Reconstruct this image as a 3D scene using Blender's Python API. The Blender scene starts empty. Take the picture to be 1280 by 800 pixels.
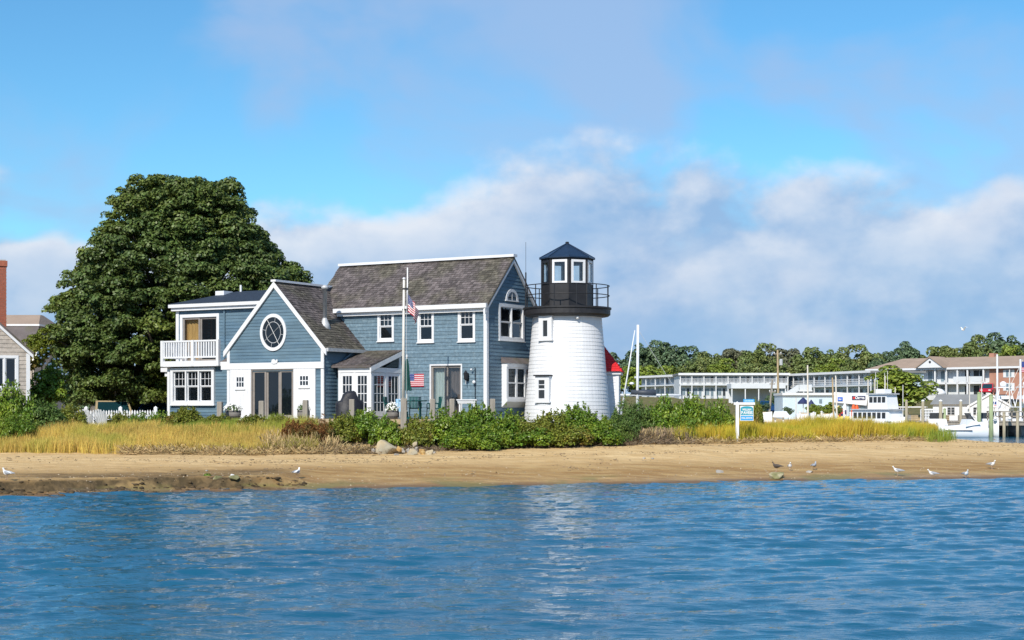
import bpy, math, random
import numpy as np
from mathutils import Vector, Matrix
R = math.radians
scn = bpy.context.scene
col = scn.collection
rnd = random.Random(7)
rng = np.random.default_rng(11)

# ------------------------------------------------------------------ camera
F, CZ, HY = 1950.0, 2.4, 510.0          # focal length in px of the 1280 px photo, eye height, horizon row
cam = bpy.data.cameras.new('camera'); cam_o = bpy.data.objects.new('camera', cam); col.objects.link(cam_o)
cam.sensor_width = 36; cam.lens = F / 1280 * 36; cam.shift_y = (HY - 400) / 1280
cam.clip_start = 0.5; cam.clip_end = 6000
cam_o.location = (0, 0, CZ); cam_o.rotation_euler = (R(90), 0, 0)
scn.camera = cam_o
# ------------------------------------------------------------------ sun + sky
SUN_EL, SUN_AZ = 40.0, 21.0             # the sun stands behind the camera, 21 degrees to its left
sd = Vector((-math.sin(R(SUN_AZ)) * math.cos(R(SUN_EL)), -math.cos(R(SUN_AZ)) * math.cos(R(SUN_EL)), math.sin(R(SUN_EL))))
sun = bpy.data.lights.new('sun', 'SUN'); sun.energy = 4.6; sun.angle = R(0.53); sun.color = (1.0, 0.93, 0.82)
sun_o = bpy.data.objects.new('sun', sun); col.objects.link(sun_o)
sun_o.rotation_euler = sd.to_track_quat('Z', 'Y').to_euler(); sun_o.location = (-20, -30, 60)

world = bpy.data.worlds.new('World'); scn.world = world; world.use_nodes = True
wn, wl = world.node_tree.nodes, world.node_tree.links
wn.clear()
def N(tree, typ, **kw):
    n = tree.nodes.new(typ)
    for k, v in kw.items():
        if k.startswith('i_'):
            n.inputs[int(k[2:])].default_value = v
        else:
            setattr(n, k, v)
    return n
wt = world.node_tree
def wmath(op, a, b=None, clamp=False):
    n = wt.nodes.new('ShaderNodeMath'); n.operation = op; n.use_clamp = clamp
    for i, v in enumerate((a, b)):
        if v is None: continue
        if isinstance(v, (int, float)): n.inputs[i].default_value = v
        else: wl.new(v, n.inputs[i])
    return n.outputs[0]
def wmix(f, a, b):
    n = wt.nodes.new('ShaderNodeMix'); n.data_type = 'RGBA'
    for i, v in ((0, f), (6, a), (7, b)):
        if isinstance(v, (int, float)): n.inputs[i].default_value = v
        elif isinstance(v, tuple): n.inputs[i].default_value = (*v, 1)
        else: wl.new(v, n.inputs[i])
    return n.outputs[2]
def wramp(v, pts):
    n = wt.nodes.new('ShaderNodeMapRange'); n.interpolation_type = 'SMOOTHSTEP'
    wl.new(v, n.inputs[0])
    for i, p in enumerate(pts): n.inputs[i + 1].default_value = p
    return n.outputs[0]
sky = N(wt, 'ShaderNodeTexSky', sky_type='NISHITA')
sky.sun_disc = False; sky.sun_elevation = R(SUN_EL); sky.sun_rotation = R(180 + SUN_AZ)
sky.air_density = 1.0; sky.dust_density = 0.25; sky.ozone_density = 2.5; sky.altitude = 0
hsv = N(wt, 'ShaderNodeHueSaturation'); hsv.inputs["Saturation"].default_value = 1.08; hsv.inputs['Value'].default_value = 1.0
wl.new(sky.outputs[0], hsv.inputs['Color'])
tint = N(wt, 'ShaderNodeMix', data_type='RGBA', blend_type='MULTIPLY'); tint.inputs[0].default_value = 1
wl.new(hsv.outputs[0], tint.inputs[6]); tint.inputs[7].default_value = (0.66, 1.11, 1.26, 1)
tc = N(wt, 'ShaderNodeTexCoord')
sep = N(wt, 'ShaderNodeSeparateXYZ'); wl.new(tc.outputs['Generated'], sep.inputs[0])
el = sep.outputs[2]                                     # sine of the elevation
def cloud_noise(scale, off, zs, detail, rough, dist=0.0):
    mp = N(wt, 'ShaderNodeMapping'); mp.inputs['Location'].default_value = off; mp.inputs['Scale'].default_value = (1, 1, zs)
    wl.new(tc.outputs['Generated'], mp.inputs[0])
    n = N(wt, 'ShaderNodeTexNoise'); n.inputs['Scale'].default_value = scale; n.inputs['Detail'].default_value = detail
    n.inputs['Roughness'].default_value = rough; n.inputs['Distortion'].default_value = dist
    wl.new(mp.outputs[0], n.inputs['Vector'])
    return n.outputs['Fac']
CO = (1.42, 8.69, 1.23)
def bank(dz, dx=0.0):
    """noise field of the cumulus bank, sampled a little higher / aside for the light on it"""
    o = (CO[0] + dx, CO[1], CO[2] + dz * 1.25)
    a = cloud_noise(10.0, o, 1.35, 7.0, 0.5, 0.1)
    b = cloud_noise(4.0, (o[0] + 5.1, o[1], o[2]), 1.0, 2.0, 0.5)
    return wmath('ADD', wmath('MULTIPLY', wmath('SUBTRACT', a, 0.5), 1.0), wmath('MULTIPLY', wmath('SUBTRACT', b, 0.5), 0.28))
n0, n1 = bank(0.0), bank(0.016, -0.010)
d0 = wmath('ADD', n0, wmath('MULTIPLY', wmath('SUBTRACT', 0.152, el), 4.4))      # full low over the horizon, gone above about 10 degrees
lit = wramp(wmath('SUBTRACT', n0, n1), (-0.10, 0.15, 0.0, 1.0))
mask = wramp(d0, (-0.03, 0.17, 0.0, 1.0))
crest = wramp(d0, (0.0, 0.42, 1.0, 0.35))                                         # brighter near the tops than in the mass below
fine = cloud_noise(24.0, (1.1, 4.2, 0.0), 1.5, 6.0, 0.6)
base = cloud_noise(7.0, (2.2, 6.4, 1.0), 3.2, 4.0, 0.5)                           # long flat bases
S = 9.3
br = wmath('ADD', wmath("MULTIPLY", lit, 0.85), wmath('ADD', wmath('MULTIPLY', wmath('SUBTRACT', fine, 0.5), 0.8), wmath('MULTIPLY', wmath('SUBTRACT', base, 0.5), 1.5)))
br = wmath('MULTIPLY', wmath("ADD", br, 0.12), wmath('ADD', wmath('MULTIPLY', crest, 0.85), 0.25), True)
ccol = wmix(br, (0.285 * S, 0.445 * S, 0.69 * S), (0.72 * S, 0.755 * S, 0.83 * S))
bmask = wmath('MULTIPLY', mask, 0.94)
wisp = cloud_noise(5.0, (8.3, 2.0, 0.9), 1.7, 5.0, 0.5, 0.3)
wmask = wmath('MULTIPLY', wramp(wisp, (0.42, 0.62, 0.0, 1.0)), 0.74)
s1 = wmix(wmask, tint.outputs[2], (0.35 * S, 0.49 * S, 0.74 * S))
s2 = wmix(bmask, s1, ccol)
bg = N(wt, 'ShaderNodeBackground'); bg.inputs['Strength'].default_value = 0.106
wl.new(s2, bg.inputs['Color'])
wo = N(wt, 'ShaderNodeOutputWorld'); wl.new(bg.outputs[0], wo.inputs[0])

scn.view_settings.view_transform = 'Standard'; scn.view_settings.look = 'None'
scn.view_settings.exposure = 0.15; scn.view_settings.gamma = 1.0
scn.render.engine = 'CYCLES'
scn.cycles.use_denoising = True
scn.cycles.max_bounces = 6; scn.cycles.transparent_max_bounces = 12
scn.cycles.sample_clamp_indirect = 4.0

# ------------------------------------------------------------------ helpers
def W(px, py, Y):
    return Vector(((px - 640) * Y / F, Y, CZ + (HY - py) * Y / F))
def WX(px, Y): return (px - 640) * Y / F
def WZ(py, Y): return CZ + (HY - py) * Y / F

def tag(o, label=None, cat=None, group=None, kind=None):
    if label: o['label'] = label
    if cat: o['category'] = cat
    if group: o['group'] = group
    if kind: o['kind'] = kind
    return o
def empty(name, loc=(0, 0, 0), rz=0.0, label=None, cat=None, group=None):
    o = bpy.data.objects.new(name, None); col.objects.link(o)
    o.location = loc; o.rotation_euler = (0, 0, rz); o.empty_display_size = 0.2
    return tag(o, label, cat, group)

class MB:
    def __init__(s): s.v = []; s.f = []
    def add(s, vs, fs):
        b = len(s.v); s.v += [tuple(v) for v in vs]; s.f += [tuple(i + b for i in f) for f in fs]; return s
    def hexa(s, p):
        return s.add(p, [(0, 3, 2, 1), (4, 5, 6, 7), (0, 1, 5, 4), (1, 2, 6, 5), (2, 3, 7, 6), (3, 0, 4, 7)])
    def box(s, x0, x1, y0, y1, z0, z1):
        return s.hexa([(x0, y0, z0), (x1, y0, z0), (x1, y1, z0), (x0, y1, z0), (x0, y0, z1), (x1, y0, z1), (x1, y1, z1), (x0, y1, z1)])
    def prism(s, poly, vec):
        n = len(poly); vec = Vector(vec); P = [Vector(p) for p in poly]
        return s.add(P + [p + vec for p in P], [tuple(range(n))[::-1], tuple(range(n, 2 * n))] + [(i, (i + 1) % n, n + (i + 1) % n, n + i) for i in range(n)])
    def tube(s, pts, rad, n=8, cap=True):
        pts = [Vector(p) for p in pts]
        if isinstance(rad, (int, float)): rad = [rad] * len(pts)
        vs, fs = [], []
        for i, p in enumerate(pts):
            d = (pts[min(i + 1, len(pts) - 1)] - pts[max(i - 1, 0)]).normalized()
            a = d.cross(Vector((0.31, 0.95, 0.05)));
            if a.length < .1: a = d.cross(Vector((1, 0, 0)))
            a.normalize(); b = d.cross(a)
            for k in range(n):
                t = 2 * math.pi * k / n
                vs.append(p + (a * math.cos(t) + b * math.sin(t)) * rad[i])
        for i in range(len(pts) - 1):
            for k in range(n):
                fs.append((i * n + k, i * n + (k + 1) % n, (i + 1) * n + (k + 1) % n, (i + 1) * n + k))
        if cap: fs += [tuple(range(n))[::-1], tuple(range((len(pts) - 1) * n, len(pts) * n))]
        return s.add(vs, fs)
    def lathe(s, prof, n=24, c=(0, 0, 0), ph=0.0, sx=1, sy=1):
        vs, fs = [], []
        for r, z in prof:
            for k in range(n):
                t = 2 * math.pi * k / n + ph
                vs.append((c[0] + r * math.cos(t) * sx, c[1] + r * math.sin(t) * sy, c[2] + z))
        for i in range(len(prof) - 1):
            for k in range(n):
                fs.append((i * n + k, i * n + (k + 1) % n, (i + 1) * n + (k + 1) % n, (i + 1) * n + k))
        fs.append(tuple(range(n))[::-1]); fs.append(tuple(range((len(prof) - 1) * n, len(prof) * n)))
        return s.add(vs, fs)
    def build(s, name, mat, parent=None, smooth=False, loc=None):
        me = bpy.data.meshes.new(name); me.from_pydata(s.v, [], s.f); me.update()
        if smooth:
            me.polygons.foreach_set('use_smooth', [True] * len(me.polygons))
        me.materials.append(mat if not isinstance(mat, str) else MAT[mat])
        o = bpy.data.objects.new(name, me); col.objects.link(o)
        if parent is not None: o.parent = parent
        if loc is not None: o.location = loc
        return o
def link_mesh(name, me, mat, parent=None):
    if mat is not None and not me.materials: me.materials.append(MAT[mat] if isinstance(mat, str) else mat)
    o = bpy.data.objects.new(name, me); col.objects.link(o)
    if parent is not None: o.parent = parent
    return o
def np_mesh(name, V, Fq, smooth=False):
    V = np.asarray(V, dtype=np.float32); Fq = np.asarray(Fq, dtype=np.int32)
    me = bpy.data.meshes.new(name); k = Fq.shape[1]
    me.vertices.add(len(V)); me.vertices.foreach_set('co', V.ravel())
    me.loops.add(Fq.size); me.loops.foreach_set('vertex_index', Fq.ravel())
    me.polygons.add(len(Fq)); me.polygons.foreach_set('loop_start', np.arange(0, Fq.size, k, dtype=np.int32))
    me.polygons.foreach_set('loop_total', np.full(len(Fq), k, dtype=np.int32))
    if smooth: me.polygons.foreach_set('use_smooth', np.ones(len(Fq), dtype=bool))
    me.update(calc_edges=True)
    return me
def copy_tree(o, parent=None):
    c = o.copy(); col.objects.link(c)
    if parent is not None: c.parent = parent
    for ch in list(o.children): copy_tree(ch, c)
    return c

# ------------------------------------------------------------------ materials
MAT = {}
def mat(name, c, rough=0.6, var=0.12, scale=2.0, bump=0.0, bscale=30.0, island=0.0, hue=0.0, metal=0.0, spec=0.4,
        trans=0.0, c2=None, c2scale=0.6, c2lo=0.45, c2hi=0.6, stretch=(1, 1, 1), objr=0.0):
    m = bpy.data.materials.new(name); m.use_nodes = True; t = m.node_tree; t.nodes.clear()
    L = t.links.new
    out = N(t, 'ShaderNodeOutputMaterial'); p = N(t, 'ShaderNodeBsdfPrincipled')
    p.inputs['Roughness'].default_value = rough; p.inputs['Metallic'].default_value = metal; p.inputs['Specular IOR Level'].default_value = spec
    co = N(t, 'ShaderNodeTexCoord'); mp = N(t, 'ShaderNodeMapping'); mp.inputs['Scale'].default_value = stretch
    L(co.outputs['Object'], mp.inputs[0])
    nz = N(t, 'ShaderNodeTexNoise'); nz.inputs['Scale'].default_value = scale; nz.inputs['Detail'].default_value = 5
    L(mp.outputs[0], nz.inputs['Vector'])
    mr = N(t, 'ShaderNodeMapRange'); mr.inputs[1].default_value = 0.25; mr.inputs[2].default_value = 0.75
    mr.inputs[3].default_value = 1 - var; mr.inputs[4].default_value = 1 + var
    L(nz.outputs['Fac'], mr.inputs[0])
    hs = N(t, 'ShaderNodeHueSaturation'); hs.inputs['Color'].default_value = (*c, 1)
    val = mr.outputs[0]
    if c2 is not None:
        n2 = N(t, 'ShaderNodeTexNoise'); n2.inputs['Scale'].default_value = c2scale; n2.inputs['Detail'].default_value = 4
        L(mp.outputs[0], n2.inputs['Vector'])
        r2 = N(t, 'ShaderNodeMapRange'); r2.inputs[1].default_value = c2lo; r2.inputs[2].default_value = c2hi; r2.clamp = True
        L(n2.outputs['Fac'], r2.inputs[0])
        mx = N(t, 'ShaderNodeMix', data_type='RGBA'); mx.inputs[6].default_value = (*c, 1); mx.inputs[7].default_value = (*c2, 1)
        L(r2.outputs[0], mx.inputs[0]); L(mx.outputs[2], hs.inputs['Color'])
    if island > 0 or hue > 0:
        g = N(t, 'ShaderNodeNewGeometry')
        ir = N(t, 'ShaderNodeMapRange'); ir.inputs[3].default_value = 1 - island; ir.inputs[4].default_value = 1 + island
        L(g.outputs['Random Per Island'], ir.inputs[0])
        mm = N(t, 'ShaderNodeMath', operation='MULTIPLY'); L(val, mm.inputs[0]); L(ir.outputs[0], mm.inputs[1]); val = mm.outputs[0]
        if hue > 0:
            wv = N(t, 'ShaderNodeMath', operation='MULTIPLY'); wv.inputs[1].default_value = 37.7
            fr = N(t, 'ShaderNodeMath', operation='FRACT'); L(g.outputs['Random Per Island'], wv.inputs[0]); L(wv.outputs[0], fr.inputs[0])
            hr = N(t, 'ShaderNodeMapRange'); hr.inputs[3].default_value = 0.5 - hue; hr.inputs[4].default_value = 0.5 + hue * 0.6
            L(fr.outputs[0], hr.inputs[0]); L(hr.outputs[0], hs.inputs['Hue'])
    if objr > 0:
        oi = N(t, 'ShaderNodeObjectInfo'); orr = N(t, 'ShaderNodeMapRange'); orr.inputs[3].default_value = 1 - objr; orr.inputs[4].default_value = 1 + objr
        L(oi.outputs['Random'], orr.inputs[0]); om = N(t, 'ShaderNodeMath', operation='MULTIPLY'); L(val, om.inputs[0]); L(orr.outputs[0], om.inputs[1]); val = om.outputs[0]
    L(val, hs.inputs['Value'])
    L(hs.outputs[0], p.inputs['Base Color'])
    if bump > 0:
        bn = N(t, 'ShaderNodeTexNoise'); bn.inputs['Scale'].default_value = bscale; bn.inputs['Detail'].default_value = 4
        L(mp.outputs[0], bn.inputs['Vector'])
        bp = N(t, 'ShaderNodeBump'); bp.inputs['Strength'].default_value = bump; bp.inputs['Distance'].default_value = 0.02
        L(bn.outputs['Fac'], bp.inputs['Height']); L(bp.outputs[0], p.inputs['Normal'])
    if trans > 0:
        tr = N(t, 'ShaderNodeBsdfTranslucent'); L(hs.outputs[0], tr.inputs['Color'])
        ms = N(t, 'ShaderNodeMixShader'); ms.inputs[0].default_value = trans
        L(p.outputs[0], ms.inputs[1]); L(tr.outputs[0], ms.inputs[2]); L(ms.outputs[0], out.inputs[0])
    else:
        L(p.outputs[0], out.inputs[0])
    MAT[name] = m
    return m
def glass(name, tintc, clear=0.8, rough=0.03):
    m = bpy.data.materials.new(name); m.use_nodes = True; t = m.node_tree; t.nodes.clear(); L = t.links.new
    out = N(t, 'ShaderNodeOutputMaterial'); tr = N(t, 'ShaderNodeBsdfTransparent'); tr.inputs[0].default_value = (*tintc, 1)
    gl = N(t, 'ShaderNodeBsdfGlossy'); gl.inputs['Roughness'].default_value = rough; gl.inputs[0].default_value = (0.9, 0.95, 1, 1)
    df = N(t, 'ShaderNodeBsdfDiffuse'); df.inputs[0].default_value = (0.012, 0.018, 0.024, 1)
    m1 = N(t, 'ShaderNodeMixShader'); m1.inputs[0].default_value = clear
    L(df.outputs[0], m1.inputs[1]); L(tr.outputs[0], m1.inputs[2])
    lw = N(t, 'ShaderNodeLayerWeight'); lw.inputs[0].default_value = 0.5
    pw = N(t, 'ShaderNodeMath', operation='POWER'); pw.inputs[1].default_value = 4.0; L(lw.outputs['Facing'], pw.inputs[0])
    ad = N(t, 'ShaderNodeMath', operation='MULTIPLY_ADD'); ad.inputs[1].default_value = 0.9; ad.inputs[2].default_value = 0.055; L(pw.outputs[0], ad.inputs[0])
    m2 = N(t, 'ShaderNodeMixShader'); L(ad.outputs[0], m2.inputs[0]); L(m1.outputs[0], m2.inputs[1]); L(gl.outputs[0], m2.inputs[2])
    L(m2.outputs[0], out.inputs[0]); MAT[name] = m
glass('glass', (0.55, 0.62, 0.66), 0.75)
glass('glass_clear', (0.9, 0.93, 0.93), 0.97)
glass('glass_dark', (0.25, 0.3, 0.33), 0.5)
glass('glass_lantern', (0.95, 0.98, 0.98), 0.99)

mat('white', (0.70, 0.71, 0.73), 0.5, 0.05, 4, bump=0.05)
mat('white_board', (0.69, 0.70, 0.73), 0.55, 0.07, 3, bump=0.1, bscale=20, island=0.03)
mat('blue', (0.108, 0.178, 0.232), 0.6, 0.16, 1.2, objr=.10, bump=0.15, bscale=25, stretch=(1, 1, 3), c2=(0.088, 0.155, 0.215), c2scale=.9)
mat('blue_shingle', (0.122, 0.192, 0.245), 0.7, 0.22, 9, objr=.10, bump=0.4, bscale=16, c2=(0.17, 0.245, 0.295), c2scale=6, c2lo=.5, c2hi=.7)
mat('inside', (0.25, 0.22, 0.2), 0.8, 0.2, 2)
mat('black_metal', (0.018, 0.018, 0.021), 0.42, 0.2, 5, bump=0.1)
mat('brown_black', (0.023, 0.0225, 0.025), 0.5, 0.25, 4, bump=0.15)
mat('navy_roof', (0.012, 0.028, 0.06), 0.38, 0.2, 5, bump=0.1)
mat('flat_roof', (0.022, 0.034, 0.055), 0.7, 0.2, 5, bump=0.4, bscale=60)
mat('shingle', (0.118, 0.100, 0.098), 0.85, 0.25, 1.6, bump=0.6, bscale=40, island=0.42, hue=0.012, c2=(0.10, 0.09, 0.07), c2scale=0.7)
mat('shingle_old', (0.40, 0.355, 0.31), 0.85, 0.25, 6, objr=.08, bump=0.4, bscale=40, island=0.2)
mat('red_roof', (0.60, 0.018, 0.022), 0.5, 0.12, 6, bump=0.2, island=0.08)
mat('galv', (0.50, 0.51, 0.52), 0.45, 0.15, 5, metal=0.15)
mat('door_frame', (0.24, 0.215, 0.195), 0.6, 0.12, 5)
mat('curtain_tan', (0.62, 0.36, 0.13), 0.85, 0.2, 2, stretch=(6, 6, 1))
mat('curtain_pale', (0.5, 0.55, 0.53), 0.85, 0.15, 2, stretch=(8, 8, 1))
mat('curtain_dark', (0.16, 0.12, 0.11), 0.85, 0.4, 2, stretch=(8, 8, 1))
mat('wood_grey', (0.30, 0.27, 0.23), 0.85, 0.25, 3, bump=0.5, bscale=30, stretch=(3, 3, 0.4))
mat('wood_tan', (0.40, 0.31, 0.19), 0.85, 0.25, 3, objr=.12, bump=0.5, bscale=30, island=.12)
mat('pile', (0.33, 0.29, 0.21), 0.9, 0.3, 3, bump=0.5, stretch=(3, 3, 0.5))
mat('pile_green', (0.30, 0.36, 0.20), 0.9, 0.3, 3, bump=0.5, stretch=(3, 3, 0.5))
mat('pole_white', (0.66, 0.63, 0.57), 0.5, 0.1, 3)
mat('black_cover', (0.014, 0.015, 0.022), 0.55, 0.3, 5, bump=0.5, bscale=12)
mat('green_plastic', (0.004, 0.075, 0.07), 0.5, 0.15, 5)
mat('green_cloth', (0.006, 0.06, 0.05), 0.8, 0.2, 5, bump=0.3, bscale=20)
mat('blue_plastic', (0.03, 0.12, 0.55), 0.4, 0.1, 5)
mat('pale_blue', (0.36, 0.58, 0.80), 0.5, 0.1, 5)
mat('brick', (0.33, 0.105, 0.06), 0.85, 0.2, 9, bump=0.4)
mat('far_brick', (0.42, 0.215, 0.155), 0.85, 0.12, 1, bump=0.2)
mat('mortar', (0.42, 0.38, 0.34), 0.9, 0.1, 9)
mat('tan_roof', (0.33, 0.245, 0.185), 0.9, 0.14, 0.5, bump=0.4, bscale=6)
mat('grey_roof', (0.22, 0.225, 0.225), 0.9, 0.14, 0.7, bump=0.4, bscale=6)
mat('motel_grey', (0.30, 0.35, 0.39), 0.7, 0.1, 1)
mat('motel_white', (0.62, 0.65, 0.68), 0.6, 0.06, 1)
mat('motel_window', (0.16, 0.22, 0.26), 0.15, 0.3, 0.6, spec=0.6)
mat('motel_dark', (0.035, 0.04, 0.045), 0.3, 0.3, 1)
mat('motel_blue', (0.50, 0.62, 0.72), 0.7, 0.08, 1)
mat('stone', (0.44, 0.36, 0.23), 0.9, 0.25, 4, bump=0.8, bscale=10, c2=(0.30, 0.27, 0.20), c2scale=2)
mat('stone_orange', (0.48, 0.31, 0.12), 0.9, 0.25, 5, bump=0.8, bscale=10)
mat('stone_grey', (0.33, 0.31, 0.28), 0.9, 0.25, 5, bump=0.8, bscale=10)
mat('stone_algae', (0.20, 0.19, 0.085), 0.9, 0.3, 5, bump=0.8, bscale=10, c2=(0.34, 0.30, 0.2), c2scale=3)
mat('gull_white', (0.80, 0.80, 0.79), 0.7, 0.04, 8)
mat('gull_grey', (0.33, 0.35, 0.38), 0.7, 0.1, 8)
mat('gull_brown', (0.09, 0.07, 0.055), 0.8, 0.3, 30)
mat('gull_beak', (0.55, 0.36, 0.06), 0.6, 0.1, 8)
mat('gull_leg', (0.5, 0.33, 0.24), 0.6, 0.1, 8)
mat('bark', (0.10, 0.085, 0.07), 0.95, 0.3, 3, bump=0.8, bscale=12, stretch=(3, 3, .6))
mat('leaf_maple', (0.092, 0.142, 0.034), 0.5, 0.22, 0.35, island=0.3, hue=0.025, trans=0.16, c2=(0.135, 0.180, 0.030), c2scale=0.16, c2lo=.45, c2hi=.62)
mat('leaf_rose', (0.125, 0.225, 0.022), 0.42, 0.25, 1.2, island=0.38, hue=0.03, trans=0.15, c2=(0.175, 0.255, 0.024), c2scale=0.9)
mat('leaf_olive', (0.185, 0.22, 0.026), 0.5, 0.25, 1.2, island=0.4, hue=0.04, trans=0.15, c2=(0.17, 0.13, 0.02), c2scale=1.1, c2lo=.5, c2hi=.66)
mat('leaf_juniper', (0.085, 0.155, 0.03), 0.6, 0.25, 1.5, island=0.35, hue=0.02, trans=0.1, c2=(0.11, 0.17, 0.03), c2scale=1.3)
mat('leaf_lime', (0.16, 0.20, 0.018), 0.5, 0.25, 0.6, island=0.35, hue=0.025, trans=0.2, c2=(0.10, 0.15, 0.02), c2scale=.5)
mat('leaf_rust', (0.22, 0.10, 0.022), 0.7, 0.3, 1.2, island=0.4, hue=0.025, trans=0.15, c2=(0.13, 0.115, 0.03), c2scale=1.4)
mat('leaf_dark', (0.105, 0.165, 0.08), 0.55, 0.25, 0.12, island=0.3, hue=0.02, trans=0.1)
mat('leaf_mid', (0.170, 0.225, 0.065), 0.55, 0.25, 0.12, island=0.3, hue=0.025, trans=0.12, c2=(0.17, 0.185, 0.055), c2scale=.08)
mat('leaf_bright', (0.21, 0.28, 0.04), 0.5, 0.25, 0.12, island=0.3, hue=0.025, trans=0.15)
mat('leaf_grey', (0.14, 0.15, 0.085), 0.6, 0.3, 0.12, island=0.35, hue=0.025, trans=0.1)
mat('grass_gold', (0.56, 0.42, 0.095), 0.65, 0.25, 0.5, island=0.32, hue=0.022, trans=0.2, c2=(0.30, 0.345, 0.045), c2scale=0.3, c2lo=.49, c2hi=.66)
mat('grass_yellow', (0.56, 0.42, 0.04), 0.6, 0.25, 0.5, island=0.3, hue=0.025, trans=0.22, c2=(0.40, 0.39, 0.028), c2scale=0.4, c2lo=.42, c2hi=.62)
mat('grass_green', (0.20, 0.27, 0.03), 0.6, 0.25, 0.5, island=0.3, hue=0.03, trans=0.2)
mat('straw', (0.40, 0.295, 0.14), 0.85, 0.3, 2, island=0.45, hue=0.015)
mat('twig', (0.20, 0.15, 0.095), 0.9, 0.3, 2, island=0.5, hue=0.015)
mat('peat_clod', (0.075, 0.05, 0.024), .9, .35, 6, bump=.6, bscale=12, island=.45)
mat('petal', (0.80, 0.79, 0.74), 0.7, 0.05, 4)
mat('petal_pink', (0.55, 0.20, 0.12), 0.7, 0.1, 4)
mat('barrel', (0.20, 0.185, 0.17), 0.85, 0.2, 4, bump=0.3)
mat('navy', (0.02, 0.03, 0.10), 0.6, 0.15, 2)
mat('sign_teal', (0.02, 0.30, 0.40), 0.45, 0.06, 3)
mat('sign_blue', (0.05, 0.33, 0.68), 0.45, 0.06, 3)
mat('red', (0.55, 0.03, 0.025), 0.5, 0.1, 3)
mat('red_paint', (0.50, 0.012, 0.03), 0.3, 0.05, 3, spec=.6)
mat('orange', (0.75, 0.11, 0.02), 0.5, 0.1, 3)
mat('yellow', (0.75, 0.60, 0.16), 0.5, 0.1, 3)
mat('flag_blue', (0.03, 0.055, 0.22), 0.7, 0.1, 3)
mat('flag_red', (0.50, 0.02, 0.045), 0.7, 0.1, 3)
mat('car_teal', (0.008, 0.05, 0.075), 0.25, 0.05, 3, spec=.7)
mat('car_blue', (0.012, 0.065, 0.21), 0.25, 0.05, 3, spec=.7)
mat('car_gold', (0.38, 0.30, 0.18), 0.35, 0.05, 3, spec=.6)
mat('car_glass', (0.008, 0.035, 0.045), 0.08, 0.05, 3, spec=.8)
mat('tyre', (0.02, 0.02, 0.02), 0.8, 0.2, 8)
mat('hull_white', (0.80, 0.81, 0.82), 0.3, 0.05, 1, spec=.5)
mat('dark_slate', (0.05, 0.06, 0.08), 0.5, 0.1, 3)  # dark blue-grey of the rub rails and the sail cover
mat('asphalt', (0.06, 0.06, 0.06), 0.9, 0.15, 2)
# ================================================================== GROUND AND WATER
def sm(t): t = np.clip(t, 0, 1); return t * t * (3 - 2 * t)
_sp = [(-300, 626), (0, 619), (60, 619), (120, 616.5), (200, 615), (260, 614), (330, 613.5), (400, 611.5), (520, 609), (640, 607), (760, 605), (840, 603), (940, 601), (1040, 600.5), (1130, 599), (1280, 597), (1600, 594)]
SHX = np.array([WX(px, CZ * F / (py - HY)) for px, py in _sp]); SHY = np.array([CZ * F / (py - HY) for px, py in _sp])
_vp = [(-300, 57, .78), (0, 56, .76), (300, 55.5, .75), (500, 57, .77), (640, 59, .93), (800, 60, 1.0), (920, 62, 1.03), (1040, 64.5, 1.08), (1100, 66, 1.11), (1170, 68, 1.08), (1280, 66.5, .85), (1600, 66, .8)]
VGX = np.array([WX(p, y) for p, y, z in _vp]); VGY = np.array([y for p, y, z in _vp]); VGZ = np.array([z for p, y, z in _vp])
_pp = [(-40, 1.45), (-16, 1.38), (-13.8, 1.5), (-12, 1.72), (-8, 1.86), (3.5, 1.86), (6, 1.7), (9, 1.42), (11, 1.25), (18.2, 1.12), (20.5, .95), (30, .8)]
PLX = np.array([p[0] for p in _pp]); PLZ = np.array([p[1] for p in _pp])
_bx = [(-40, 5000), (4, 5000), (6, 84), (10, 79), (16, 77), (18.5, 73), (20.5, 69.5), (24, 67.5), (40, 67)]
BKX = np.array([p[0] for p in _bx]); BKY = np.array([p[1] for p in _bx])
_ph = rng.uniform(0, 6.28, 40); _kd = rng.uniform(0, 6.28, 40)
def wob(X, Y, sc, i):
    s = 0
    for j in range(4):
        k = sc * (1.0 + 0.7 * j); a = _kd[i * 4 + j]
        s = s + np.sin(X * k * math.cos(a) + Y * k * math.sin(a) + _ph[i * 4 + j]) / (1 + .6 * j)
    return s / 2.2
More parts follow.
